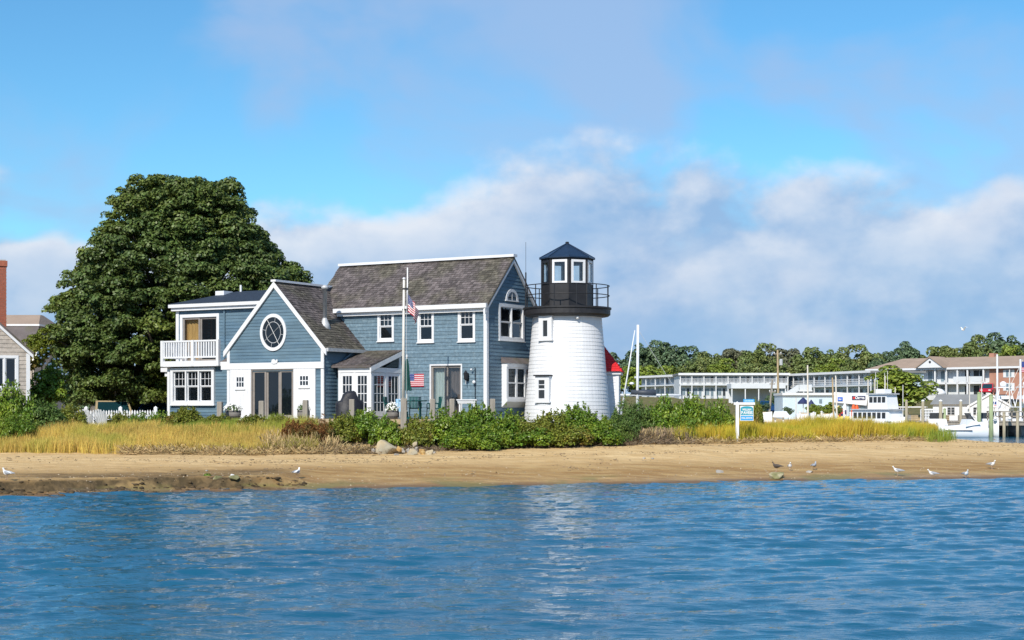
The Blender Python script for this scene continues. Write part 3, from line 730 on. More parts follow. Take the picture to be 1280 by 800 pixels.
# sliding door between two white barn doors
sx0, _ = on_y(315, 490, WY); sx1, _ = on_y(368, 490, WY)
op_w.append(slider(FW, sx0, sx1, .0, bz0, .05, 3, 'door_frame', [None, None, None], name='glass_door'))
for (p0, p1, w0, w1, wy0, wy1) in ((288.8, 315, 297, 306.5, 471, 484), (368.2, 395.5, 376.2, 387, 469.5, 482)):
    a, _ = on_y(p0, 490, WY); b, _ = on_y(p1, 490, WY)
    d = MB(); fbox(d, FW, a, b, -.02, bz0 - .01, .03, .075); dd = d.build('barn_door', 'white_board', house)
    npl = 6
    for q in range(npl):
        pm = MB(); l, r = a + (b - a) * q / npl + .006, a + (b - a) * (q + 1) / npl - .006; fbox(pm, FW, l, r, 0, bz0 - .03, .075, .083); pm.build('plank', 'white_board', dd)
    l, _ = on_y(w0, 477, WY); r, _ = on_y(w1, 477, WY); _, zt_ = on_y((w0 + w1) / 2, wy0, WY); _, zb_ = on_y((w0 + w1) / 2, wy1, WY)
    for ci in range(3):
        for ri in range(2):
            pn = MB(); ww, hh = (r - l) / 3, (zt_ - zb_) / 2
            fbox(pn, FW, l + ci * ww + .02, l + (ci + 1) * ww - .02, zb_ + ri * hh + .02, zb_ + (ri + 1) * hh - .02, .08, .087); pn.build('pane', 'glass_dark', dd)
    sh = MB(); fbox(sh, FW, l - .06, r + .08, zb_ - .11, zb_ - .075, .083, .13); sh.build('door_shelf', 'white', dd)
th_ = MB(); fbox(th_, FW, sx0 - .03, sx1 + .03, -.13, 0.0, 0, .14); th_.build('door_sill', 'white', house)
siding(house, 'wall', FW, -.9, WRZ, lim_w, op_w + [(oc - orx * .7, oc + orx * .7, ozc - orz * .7, ozc + orz * .7)], 'clapboard', 'blue', h=.135)
bl, _ = on_y(273, 458, WY); br, _ = on_y(405.5, 458, WY)
bd = MB(); fbox(bd, FW, WC - WHW - .35, WC + WHW + .07, bz0, bz1, .032, .085); bd.build('frieze', 'white', house)
kw = (WRZ - WEZ) / WHW
rake(FW, WC - WHW - .2, WEZ - .2 * kw + .06, WC, WRZ + .06, .17, .035, .11); rake(FW, WC + WHW + .2, WEZ - .2 * kw + .06, WC, WRZ + .06, .17, .035, .11)
for a0, a1 in ((WC - WHW - .045, WC - WHW + .1), (WC + WHW - .1, WC + WHW + .045)):
    cb = MB(); fbox(cb, FW, a0, a1, -.9, bz0 - .005, 0, .05); fbox(cb, FW, a0, a1, bz1 + .005, WEZ - .08, 0, .05); cb.build('corner_board', 'white', house)
siding(house, 'wall', FWR, -.9, WEZ + .05, lambda z: (WY + .06, -.02), [], 'clapboard', 'blue')
bk = MB(); bk.box(WC - WHW, WC - WHW + .1, WY + .1, 3, -.9, WEZ); bk.box(WC - WHW + .1, XL, 2.9, 3, -.9, WEZ + 1); bk.build('back_wall', 'blue', house)
fl = MB(); fl.box(WC - WHW + .12, WC + WHW - .12, WY + .15, 0, -.12, -.03); fl.build('floor', 'inside', house)
iw = MB(); iw.box(WC - WHW + .12, WC + WHW - .12, -.3, -.2, 0, WEZ); iw.build('inner_wall', 'inside', house)
rf = MB()
for sg in (-1, 1):
    xe = WC + sg * (WHW + .16); ze = WEZ - .16 * kw
    rf.hexa([(xe, WY - .1, ze - .03), (WC, WY - .1, WRZ - .03), (WC, 2.6, WRZ - .03), (xe, 2.6 if sg < 0 else .1, ze - .03), (xe, WY - .1, ze + .06), (WC, WY - .1, WRZ + .06), (WC, 2.6, WRZ + .06), (xe, 2.6 if sg < 0 else .1, ze + .06)])
wroof = rf.build('roof', 'shingle', house)
Uw = Vector((-WHW, 0, WRZ - WEZ)).normalized(); slw = math.hypot(WHW + .16, (WHW + .16) * kw)
shingles(wroof, (WC + WHW + .16, WY - .1, WEZ - .16 * kw + .065), (0, 1, 0), Uw, 5.0, slw, lim=lambda u: (0, 2.85 + .55 * max(0, u - 1.0) * 1.05))
rc = MB(); rc.box(WC - .13, WC + .13, WY - .13, 1.15, WRZ + .05, WRZ + .14); rc.build('ridge_cap', 'white', house)
gt = MB(); gt.box(WC + WHW + .17, WC + WHW + .28, WY - .05, -.05, WEZ - .24, WEZ - .1); gt.build('gutter', 'galv', house)
ds = MB(); dx = WC + WHW + .06; ds.tube([(dx + .12, -1.0, WEZ - .22), (dx, -1.75, WEZ - .75), (dx, -1.8, WEZ - .9), (dx, -1.8, -.8)], .04, 8); ds.build('downspout', 'blue', house)
# vent pipe on the wing roof
o_, d_ = lray(406, 407); P0 = Vector((WC + WHW, 0, WEZ)); Nr = Vector((kw, 0, 1)).normalized(); q = o_ + d_ * ((P0 - o_).dot(Nr) / d_.dot(Nr))
vp = MB(); vp.lathe([(.28, -.25), (.20, .05), (.10, .28), (.085, .32)], 12, (q.x, q.y, q.z)); fl_ = vp.build('flue_flashing', 'galv', house, True)
vp = MB(); vp.lathe([(.085, .2), (.085, 1.5), (.09, 1.5)], 12, (q.x, q.y, q.z)); vp.build('flue_pipe', 'galv', house, True)
vp = MB(); vp.lathe([(.085, 1.5), (.15, 1.56), (.15, 1.62), (.05, 1.70)], 12, (q.x, q.y, q.z)); vp.build('flue_cap', 'galv', house, True)
# ornament on the band
orn = MB(); oxx, ozz = on_y(345, 452, WY)
orn.prism([FW.p(oxx + a, ozz + b, .086) for a, b in ((-.17, -.06), (-.05, -.1), (.12, -.08), (.17, .02), (.14, .1), (.06, .03), (-.02, .1), (-.13, .08))], FW.N * .03); orn.build('carved_ornament', 'white', house)
# ---- glazed lean-to on the main front
def porch():
    x0, x1, e = -5.77, -4.13, -2.19; zw, ze = 2.73, 2.05
    pr = empty('sun_porch', (0, 0, 0)); pr.parent = house
    ff = Frame((0, e, 0), (1, 0, 0), (0, -1, 0)); fs_ = Frame((x1, 0, 0), (0, 1, 0), (1, 0, 0)); fl2 = Frame((x0, 0, 0), (0, 1, 0), (-1, 0, 0))
    f = MB()
    for a, b in ((x0, x0 + .12), (x1 - .12, x1), ((x0 + x1) / 2 - .05, (x0 + x1) / 2 + .05)): fbox(f, ff, a, b, -.5, ze - .2, -.1, 0)
    fbox(f, ff, x0, x1, ze - .2, ze + .02, -.1, .01); fbox(f, ff, x0 + .12, x1 - .12, -.5, .02, -.1, -.005)
    for a, b in ((e + .005, e + .13), (-.13, -.0), (e / 2 - .07, e / 2 + .07)): fbox(f, fs_, a, b, -.5, ze - .2, -.1, 0.005)
    fbox(f, fs_, e, 0, ze - .2, ze + .0, -.1, .012); fbox(f, fs_, e + .13, -.13, -.5, .02, -.1, -.003)
    fbox(f, fs_, -.16, 0, ze + .001, zw - .12, -.1, .01)
    f.build('porch_frame', 'white', pr)
    lw = MB(); fbox(lw, fl2, e + .1, 0, -.5, ze, -.1, 0); lw.build('side_wall', 'white', pr)
    def french(fr, l, r, rows=4, cols=3, bottom=.05):
        d = MB(); st = .10; t = ze - .21
        fbox(d, fr, l, l + st, bottom, t, -.06, -.012); fbox(d, fr, r - st, r, bottom, t, -.06, -.012)
        fbox(d, fr, l + st, r - st, bottom, bottom + .22, -.06, -.012); fbox(d, fr, l + st, r - st, t - .13, t, -.06, -.012)
        a, b, c, u_ = l + st, r - st, bottom + .22, t - .13
        for q in range(1, cols): fbox(d, fr, a + (b - a) * q / cols - .014, a + (b - a) * q / cols + .014, c, u_, -.045, -.02)
        for q in range(1, rows): fbox(d, fr, a, b, c + (u_ - c) * q / rows - .014, c + (u_ - c) * q / rows + .014, -.046, -.019)
        d.build('french_door', 'white', pr)
        for q in range(cols):
            for w_ in range(rows):
                g_ = MB(); fbox(g_, fr, a + (b - a) * q / cols, a + (b - a) * (q + 1) / cols, c + (u_ - c) * w_ / rows, c + (u_ - c) * (w_ + 1) / rows, -.036, -.030); g_.build('pane', 'glass_dark', pr)
    mx_ = (x0 + x1) / 2
    french(ff, x0 + .12, mx_ - .05); french(ff, mx_ + .05, x1 - .12)
    french(fs_, e + .13, e / 2 - .07); french(fs_, e / 2 + .07, -.13, 2, 3)
    tr = MB(); tr.prism([fs_.p(-1.15, ze + .04, -.05), fs_.p(-.18, ze + .04, -.05), fs_.p(-.18, zw - .22, -.05)], fs_.N * .03); tr.build('transom_pane', 'glass_dark', pr)
    kk = (zw - ze) / -e
    rk = MB(); rk.prism([fs_.p(e - .12, ze + .02, .015), fs_.p(0, zw + .06, .015), fs_.p(0, zw - .14, .015), fs_.p(e - .12, ze - .18, .015)], fs_.N * .07); rk.build('rake_board', 'white', pr)
    r_ = MB(); r_.hexa([(x0 - .25, e - .14, ze - .0), (x1 + .08, e - .14, ze - .0), (x1 + .08, 0, zw + .02), (x0 - .25, 0, zw + .02), (x0 - .25, e - .14, ze + .08), (x1 + .08, e - .14, ze + .08), (x1 + .08, 0, zw + .1), (x0 - .25, 0, zw + .1)])
    ro = r_.build('porch_roof', 'shingle', pr)
    so = shingles(pr, (x0 - .25, e - .14, ze + .085), (1, 0, 0), (0, -e + .14, zw - ze), x1 - x0 + .33, math.hypot(e - .14, zw - ze))
    ft = MB(); ft.box(x0 + .1, x1 - .1, e + .1, 0, -.14, -.06); ft.build('porch_floor', 'inside', pr)
porch()
# ---- left part: lower storey, balcony, upper storey
lx0, lx1 = -14.96, WC - WHW
w3 = px_win('y', FL, LY, 215, 459.8, 269.5, 506, trim=.15, units=3, rows=(0, 2), cols=3, cur=None, n=.12)
siding(house, 'wall', FL, -.9, 2.2, lambda z: (lx0, lx1), [w3], 'clapboard', 'blue', h=.14)
fll = Frame((lx0, 0, 0), (0, 1, 0), (-1, 0, 0))
siding(house, 'wall', fll, -.9, 2.2, lambda z: (LY, 3), [], 'clapboard', 'blue', h=.155)
cb = MB(); fbox(cb, FL, lx0 - .045, lx0 + .1, -.9, 2.2, 0, .05); cb.build('corner_board', 'white', house)
ds = MB(); ds.tube([FL.p(lx1 - .35, 2.6, .07), FL.p(lx1 - .35, -.8, .07)], .045, 8); ds.build('downspout', 'blue', house)
def balcony():
    b0, b1, e = -15.15, -11.88, -2.5; z0, zf, zt_ = 2.2, 2.44, 3.32
    b = empty('balcony', (0, 0, 0)); b.parent = house
    d = MB(); d.box(b0, b1, e, UY, z0, zf); d.build('balcony_deck', 'white', b)
    for x in (b0 + .06, (b0 + b1) / 2 + .18, b1 - .06): p = MB(); p.box(x - .07, x + .07, e - .01, e + .13, z0 + .02, zt_ + .02); p.build('railing_post', 'white', b)
    p = MB(); p.box(b0 - .01, b0 + .12, UY - .14, UY - .02, zf, zt_); p.build('railing_post', 'white', b)
    r = MB()
    for zz in (zf + .16, zt_ - .02): r.box(b0, b1, e + .02, e + .10, zz - .035, zz + .035); r.box(b0 + .01, b0 + .09, e + .1, UY, zz - .035, zz + .035)
    r.build('rail', 'white', b)
    nb = 22
    for k in range(nb):
        x = b0 + .16 + (b1 - b0 - .3) * k / (nb - 1); m_ = MB(); m_.box(x - .034, x + .034, e + .035, e + .085, zf + .195, zt_ - .055); m_.build('baluster', 'white', b)
    for k in range(8):
        yy = e + .2 + (UY - e - .35) * k / 7; m_ = MB(); m_.box(b0 + .025, b0 + .075, yy - .034, yy + .034, zf + .195, zt_ - .055); m_.build('baluster', 'white', b)
balcony()
ux0, ux1 = -15.63, -8.9; UE = 4.9
a, zt_ = on_y(225.8, 393.5, UY); b, _ = on_y(274.5, 393.5, UY)
ow = slider(FU, a, b, 2.46, zt_, .14, 2, 'white', ['curtain_tan', None], name='balcony_door')
siding(house, 'wall', FU, 2.2, UE, lambda z: (ux0, ux1), [ow], 'clapboard', 'blue', h=.14)
flu = Frame((ux0, 0, 0), (0, 1, 0), (-1, 0, 0))
siding(house, 'wall', flu, 2.2, UE, lambda z: (UY, 3), [], 'clapboard', 'blue', h=.15)
cb = MB(); fbox(cb, FU, ux0 - .05, ux0 + .12, 2.45, UE, 0, .05); cb.build('corner_board', 'white', house)
ib = MB(); ib.box(ux0 + .1, ux1, 1.4, 1.5, 2.3, UE); ib.box(lx0 + .1, lx1, .8, .9, -.5, 2.2); ib.build('inner_wall', 'inside', house)
dsx, _ = on_y(281.5, 420, UY); ds = MB(); ds.tube([FU.p(dsx, UE, .06), FU.p(dsx, 2.6, .06)], .04, 8); ds.build('downspout', 'blue', house)
fa = MB(); fa.box(ux0 - .28, ux1, UY - .30, UY - .15, UE - .02, UE + .14); fa.box(ux0 - .2, ux1, UY - .2, UY, UE - .16, UE - .02); fa.box(ux0 - .28, ux0 - .13, UY - .15, 3.2, UE - .02, UE + .14)
fa.build('fascia', 'white', house)
rr = MB(); e0, e1 = ux0 - .3, ux1 + .5
A = [(e0, UY - .32, UE + .14), (e1, UY - .32, UE + .14), (e1, 3.4, UE + .14), (e0, 3.4, UE + .14)]; T = [(-13.76, .95, UE + .78), (e1, .95, UE + .78), (e1, 1.4, UE + .78), (-13.76, 1.4, UE + .78)]
rr.hexa(A + T); flat = rr.build('flat_roof', 'flat_roof', house)
o_, d_ = lray(301, 368); q = o_ + d_ * ((.9 - o_.y) / d_.y); vp = MB(); vp.tube([(q.x, .9, UE + .6), (q.x, .9, q.z + .42)], .05, 8); vp.build('vent_pipe', 'white', flat)
o_, d_ = lray(280, 370); q = o_ + d_ * ((.6 - o_.y) / d_.y); sk = MB(); sk.box(q.x - .25, q.x + .25, .3, .9, UE + .55, UE + .78); sk.build('skylight', 'white', flat)
# side porch at the far left: little cornice on a post
spx = MB(); spx.box(lx0 - .75, lx0 - .04, -1.9, .6, 2.0, 2.18); spx.box(lx0 - .6, lx0 - .04, -1.8, .5, 1.8, 2.0); spx.build('porch_cornice', 'white', house)
pp = MB(); pp.box(lx0 - .5, lx0 - .36, -1.75, -1.61, -.8, 1.8); pp.build('porch_post', 'white', house)
# small skirt roof between balcony and wing
sk = MB(); sk.hexa([(-11.85, LY - .12, 2.32), (lx1 + .1, LY - .12, 2.32), (lx1 + .1, UY, 2.95), (-11.85, UY, 2.95), (-11.85, LY - .12, 2.42), (lx1 + .1, LY - .12, 2.42), (lx1 + .1, UY, 3.05), (-11.85, UY, 3.05)]); sk.build('skirt_roof', 'shingle', house)
gt = MB(); gt.box(-11.85, lx1 + .1, LY - .2, LY - .125, 2.2, 2.38); gt.build('gutter', 'white', house)
fn = MB(); fn.box(XL, -.03, .02, DP - .02, -1.4, -.9); fn.box(WC - WHW + .02, WC + WHW - .02, WY + .02, 0, -1.4, -.9); fn.box(lx0 + .02, WC - WHW, LY + .02, 3, -1.4, -.9); fn.build('foundation', 'stone_grey', house)

# ---- things fixed on the main front wall
def on_wall(px, py, n=0.03):
    x, z = on_y(px, py, 0); return MH @ Vector((x, -n, z))
def flag_plaque():
    x0, zt_ = on_y(511, 467.5, 0); x1, zb_ = on_y(530.8, 483, 0)
    o = empty('flag_plaque', MH @ Vector(((x0 + x1) / 2, -.035, zb_)), -TH, 'wooden stars and stripes plaque hung on the blue shingled wall beside the glass door', 'plaque')
    w, h = x1 - x0, zt_ - zb_
    b = MB(); b.box(-w / 2, w / 2, -.02, .0, 0, h); b.build('backing_board', 'white', o)
    for k in range(7):
        m_ = MB(); z = h * (2 * k) / 13; l = -w / 2 if k < 3 else -w / 2 + w * .4
        m_.box(l, w / 2, -.032, -.02, z, z + h / 13); m_.build('stripe', 'flag_red', o)
    c = MB(); c.box(-w / 2, -w / 2 + w * .4, -.034, -.02, h * 6 / 13, h); cc = c.build('canton', 'flag_blue', o)
    for r in range(4):
        for s_ in range(5):
            st = MB(); cx, cz = -w / 2 + w * .4 * (s_ + .5) / 5, h * 6 / 13 + h * 7 / 13 * (r + .5) / 4
            st.prism([(cx + .016 * (1 if i % 2 else .42) * math.sin(math.pi * i / 5), -.034, cz + .016 * (1 if i % 2 else .42) * math.cos(math.pi * i / 5)) for i in range(10)], (0, -.004, 0)); st.build('star', 'white', cc)
flag_plaque()
wl_ = empty('wall_lantern', on_wall(585, 470), -TH, 'black lantern mounted on the blue wall right of the sliding door', 'lamp')
m_ = MB(); m_.box(-.06, .06, -.03, .02, -.2, .12); m_.build('back_plate', 'black_metal', wl_)
m_ = MB(); m_.lathe([(.03, .0), (.09, .05), (.10, .26), (.12, .28), (.03, .38), (.01, .42)], 6, (0, -.14, -.18)); m_.build('lantern_body', 'black_metal', wl_)
m_ = MB(); m_.tube([(0, -.14, -.18), (0, -.14, -.34)], .018, 6); m_.build('drop_finial', 'galv', wl_)
sh_ = empty('outdoor_shower', on_wall(595, 478), -TH, 'thin dark pipe with white lamp heads climbing the blue wall near the corner', 'pipe')
m_ = MB(); m_.tube([(0, -.04, -.75), (0, -.04, .6), (-.12, -.12, .52)], .016, 6); m_.build('pipe', 'black_metal', sh_)
m_ = MB(); m_.lathe([(.02, 0), (.07, .04), (.06, .12), (.02, .14)], 10, (-.02, -.1, -.06)); m_.build('valve_head', 'white', sh_, True)
m_ = MB(); m_.lathe([(.02, 0), (.05, .03), (.02, .08)], 10, (-.13, -.13, .48)); m_.build('spray_head', 'white', sh_, True)
# ================================================================== LIGHTHOUSE
LYc = 64.5; LX = WX(709, LYc); LB = 1.75
lh = empty('lighthouse', (LX, LYc, LB), 0, 'white shingled lighthouse tower with black gallery and dark blue capped lantern', 'lighthouse')
def zz(py): return WZ(py, LYc) - LB
z_top = 6.17 - LB; RB, RT = 1.79, 1.41
def rad(z): return RB + (RT - RB) * (z + .0) / z_top
core = MB(); core.lathe([(RB - .03, -.3), (RT - .03, z_top)], 64); tower = core.build('tower_wall', 'white', lh, True)
nrow = 29; hh = z_top / nrow
mat('tower_board', (0.73, 0.74, 0.76), 0.55, 0.07, 5, objr=.035, bump=0.05, bscale=9, stretch=(1, 1, .3), c2=(0.70, 0.71, 0.73), c2scale=1.4, c2lo=.52, c2hi=.7)
for k in range(nrow):
    a, b = k * hh, (k + 1) * hh; n = 64; mb = MB(); vs = []; fs = []
    for j in range(n):
        t = 2 * math.pi * j / n; cs, sn = math.cos(t), math.sin(t); q = .003 * rnd.random()
        for r_, z_ in ((rad(a) - .02, a - .008), (rad(a) + .015 + q, a - .006), (rad(b) + .004, b), (rad(b) - .02, b)): vs.append((r_ * cs, r_ * sn, z_))
    for j in range(n):
        e = (j + 1) % n
        for i in range(4): fs.append((j * 4 + i, e * 4 + i, e * 4 + (i + 1) % 4, j * 4 + (i + 1) % 4))
    mb.add(vs, fs); mb.build('shingle_course', 'tower_board', tower)
def tower_window(px0, py0, px1, py1, gx0, gy0, gx1, gy1, nm, hood):
    # stand the box on the cone, facing outward at that azimuth
    xm = (px0 + px1) / 2; xo = WX(xm, LYc - 1.5) - LX; z0, z1 = WZ(py1, 62.95) - LB, WZ(py0, 62.95) - LB
    r_ = rad((z0 + z1) / 2); az = math.asin(max(-1, min(1, xo / r_)))
    S = Vector((math.cos(az), math.sin(az), 0)); Nn = Vector((math.sin(az), -math.cos(az), 0))
    k = 62.95 / F / max(.4, math.cos(az))
    hw = (px1 - px0) / 2 * k; r0 = rad(z1) * .985
    fr = Frame(Nn * (rad(z0) + .02), S, Nn)
    gw = (gx1 - gx0) / 2 * k; go_ = ((gx0 + gx1) / 2 - xm) * k; g0, g1 = WZ(gy1, 62.95) - LB, WZ(gy0, 62.95) - LB
    w = MB(); d = .5
    fbox(w, fr, -hw, go_ - gw, z0, z1, -d, .045); fbox(w, fr, go_ + gw, hw, z0, z1, -d, .045); fbox(w, fr, go_ - gw, go_ + gw, z0, g0, -d, .045); fbox(w, fr, go_ - gw, go_ + gw, g1, z1, -d, .045)
    wo2 = w.build('window', 'white', lh)
    sl_ = MB(); fbox(sl_, fr, -hw - .04, hw + .04, z0 - .05, z0 - .002, -.3, .07); sl_.build('sill', 'white', wo2)
    p = MB(); fbox(p, fr, go_ - gw, go_ + gw, g0, g1, .006, .012); p.build('pane', 'motel_dark', wo2)
    if hood:
        s_ = MB(); mz = (g0 + g1) / 2; fbox(s_, fr, go_ - gw, go_ + gw, mz - .03, mz + .03, .012, .035); fbox(s_, fr, go_ - gw, go_ + gw, mz + (g1 - mz) * .5 - .014, mz + (g1 - mz) * .5 + .014, .012, .022); s_.build('sash_rail', 'white', wo2)
        hd = MB(); fbox(hd, fr, -hw - .04, hw + .04, z1 + .002, z1 + .055, -.35, .12); hd.build('hood', 'brown_black', wo2)
tower_window(675.4, 394, 691.5, 424, 680.7, 400, 686.2, 420, 'upper', False)
tower_window(671, 470, 688.3, 502, 675.2, 475, 682.6, 498, 'lower', True)
# gallery
GZ = z_top
gl = MB(); gl.lathe([(1.30, -.05), (1.70, .0), (1.79, .07), (1.79, .27), (1.83, .29), (1.83, .36), (1.0, .36)], 48); gl.build('gallery_deck', 'brown_black', lh)
for o in lh.children:
    if o.name.startswith('gallery_deck'): o.location.z = GZ
gd = GZ + .36
rr_ = 1.74
npst = 12
for k in range(npst):
    t = 2 * math.pi * (k + .35) / npst; b = MB(); b.tube([(rr_ * math.cos(t), rr_ * math.sin(t), gd), (rr_ * math.cos(t), rr_ * math.sin(t), gd + .9)], .022, 6); b.build('railing_post', 'black_metal', lh)
for h_ in (.9, .5):
    ring = MB(); n = 48; pts = []
    vs, fs = [], []
    for j in range(n):
        t = 2 * math.pi * j / n
        for i in range(6):
            a = 2 * math.pi * i / 6; q = rr_ + .02 * math.cos(a); vs.append((q * math.cos(t), q * math.sin(t), gd + h_ + .02 * math.sin(a)))
    for j in range(n):
        for i in range(6): fs.append((j * 6 + i, ((j + 1) % n) * 6 + i, ((j + 1) % n) * 6 + (i + 1) % 6, j * 6 + (i + 1) % 6))
    ring.add(vs, fs); ring.build('rail', 'black_metal', lh, True)
# lantern room: octagon with white window frames
RO = 1.06; ph0 = R(-90 + 2.6); lz0, lz1 = gd, zz(322.5)
wz0, wz1 = zz(355.6), zz(327.5)
V8 = [Vector((RO * math.cos(ph0 + k * math.pi / 4), RO * math.sin(ph0 + k * math.pi / 4), 0)) for k in range(8)]
for k in range(8):
    p0, p1 = V8[k], V8[(k + 1) % 8]; S = (p1 - p0).normalized(); Nn = Vector((S.y, -S.x, 0)); wd = (p1 - p0).length; fr = Frame(p0, S, Nn)
    a, b = wd * .13, wd * .87
    wp = MB()
    if k == 0: pass
    for (s0, s1, c0, c1) in ((0, wd, lz0, wz0), (0, wd, wz1, lz1), (0, a, wz0, wz1), (b, wd, wz0, wz1)): fbox(wp, fr, s0, s1, c0, c1, -.06, 0)
    wp.build('lantern_wall', 'brown_black', lh)
    fm = MB(); t_ = .075
    for (s0, s1, c0, c1) in ((a - .02, b + .02, wz0 - .02, wz0 + t_), (a - .02, b + .02, wz1 - t_, wz1 + .02), (a - .02, a + t_, wz0 + t_, wz1 - t_), (b - t_, b + .02, wz0 + t_, wz1 - t_)): fbox(fm, fr, s0, s1, c0, c1, -.03, .03)
    dark = k in (6,)
    fo = fm.build('lantern_window', 'black_metal' if dark else 'white', lh)
    pn = MB(); fbox(pn, fr, a + t_ * .8, b - t_ * .8, wz0 + t_ * .8, wz1 - t_ * .8, -.01, -.004); pn.build('pane', 'glass_lantern', fo)
    cbm = MB(); fbox(cbm, fr, -.02, .02, lz0, lz1, -.02, .018); cbm.build('corner_strip', 'brown_black', lh)
fl = MB(); fl.prism([v * .93 + Vector((0, 0, lz1 - .1)) for v in V8], (0, 0, .08)); fl.build('lantern_ceiling', 'inside', lh)
rz = zz(304); re = 1.16
rv = [Vector((re * math.cos(ph0 + k * math.pi / 4), re * math.sin(ph0 + k * math.pi / 4), lz1 - .02)) for k in range(8)]
for k in range(8):
    mb = MB(); a, b = rv[k], rv[(k + 1) % 8]; ap = Vector((0, 0, rz))
    t1 = ap + (a - ap) * .04; t2 = ap + (b - ap) * .04; dn = Vector((0, 0, -.05))
    mb.hexa([a + dn, b + dn, t2 + dn, t1 + dn, a, b, t2, t1]); mb.build('roof_panel', 'navy_roof', lh)
    sm_ = MB(); sm_.tube([a + Vector((0, 0, .012)), ap + (a - ap) * .05 + Vector((0, 0, .012))], .018, 5); sm_.build('roof_seam', 'navy_roof', lh)
fi = MB(); fi.lathe([(.075, -.04), (.075, .05), (.05, .06)], 8, (0, 0, rz)); fi.build('finial', 'black_metal', lh)
an = MB(); an.tube([(-rr_ * .985, -.3, gd + .0), (-rr_ * .985, -.3, gd + 1.45)], .03, 6); an.tube([(-rr_ * .985, -.3, gd + 1.45), (-rr_ * .985, -.3, gd + 2.7)], .008, 5); an.build('antenna', 'black_metal', lh)
fc = MB(); fc.lathe([(.03, 0), (.06, .03), (.05, .12)], 8, (.36, -1.52, GZ - .18)); fc.build('floodlight', 'white', lh)
# annex with the red roof
ax = empty('lighthouse_annex', (WX(738, 66.6), 66.6, 1.75), R(-6), 'small white annex with bright red shingled roof behind the lighthouse', 'shed')
ahw = 1.22; aez = WZ(465, 66) - 1.75
FA = [Frame((-ahw, -ahw, 0), (1, 0, 0), (0, -1, 0)), Frame((ahw, -ahw, 0), (0, 1, 0), (1, 0, 0))]
for fr in FA: 
    b = MB(); fbox(b, fr, 0, 2 * ahw, -.3, aez, -.1, 0); wv = b.build('wall', 'white', ax)
    for k in range(15):
        c = MB(); a0 = k * aez / 15; c.hexa([fr.p(0, a0 - .01, .026), fr.p(2 * ahw, a0 - .01, .026), fr.p(2 * ahw, a0 - .01, .002), fr.p(0, a0 - .01, .002), fr.p(0, a0 + aez / 15, .008), fr.p(2 * ahw, a0 + aez / 15, .008), fr.p(2 * ahw, a0 + aez / 15, .002), fr.p(0, a0 + aez / 15, .002)]); c.build('clapboard', 'white_board', wv)
cb = MB(); cb.box(ahw - .1, ahw + .04, -ahw - .04, -ahw + .08, -.3, aez - .13); cb.build('corner_board', 'white', ax)
fa = MB(); fa.box(-ahw - .12, ahw + .12, -ahw - .12, ahw + .12, aez - .12, aez); fa.build('fascia', 'white', ax)
apx = WZ(411, 66.6) - 1.75; eo = ahw + .2
rp = MB(); rp.add([(-eo, -eo, aez), (eo, -eo, aez), (eo, eo, aez), (-eo, eo, aez), (0, 0, apx)], [(0, 1, 4), (1, 2, 4), (2, 3, 4), (3, 0, 4), (3, 2, 1, 0)]); arf = rp.build('roof', 'red_roof', ax)
slp = math.hypot(eo, apx - aez)
shingles(arf, (-eo, -eo, aez + .01), (1, 0, 0), (0, eo, apx - aez), 2 * eo, slp * .97, lim=lambda u: (eo * u / slp, 2 * eo - eo * u / slp), mt='red_roof', row=.13, th=.02)
shingles(arf, (eo, -eo, aez + .01), (0, 1, 0), (-eo, 0, apx - aez), 2 * eo, slp * .97, lim=lambda u: (eo * u / slp, 2 * eo - eo * u / slp), mt='red_roof', row=.13, th=.02)
# ================================================================== YARD, PATIO, NEIGHBOURS
# ---- deck in front of the house
DZ = 1.96
dk = empty('wooden_deck', (0, 0, DZ), 0, 'weathered wooden deck along the front of the blue house', 'deck')
_, = (0,)
d0, d1, dyf = WX(262, 60.6), WX(628, 60.6), 60.55
nb = 11
back = [(WX(262, 66), 66.6), (WX(404, 64), 63.4), (WX(455, 66), 65.6), (WX(608, 63), 62.6)]
def deck_back(x): return float(np.interp(x, [b[0] for b in back], [b[1] for b in back]))
for k in range(40):
    yy = dyf + k * .15
    # board runs in x; stop where the house stands
    xs_ = [x for x in np.linspace(d0, d1, 80) if deck_back(x) > yy + .1]
    if len(xs_) < 2: continue
    b = MB(); b.box(min(xs_), max(xs_), yy, yy + .138, -.035, 0); b.build('deck_board', 'wood_tan', dk)
b = MB(); b.box(d0, d1, dyf - .04, dyf - .001, -.19, .003); b.build('fascia', 'wood_tan', dk)
for k in range(7):
    x = d0 + (d1 - d0) * (k + .5) / 7; b = MB(); b.box(x - .06, x + .06, dyf + .05, dyf + .17, -.75, -.04); b.build('footing_post', 'wood_grey', dk)
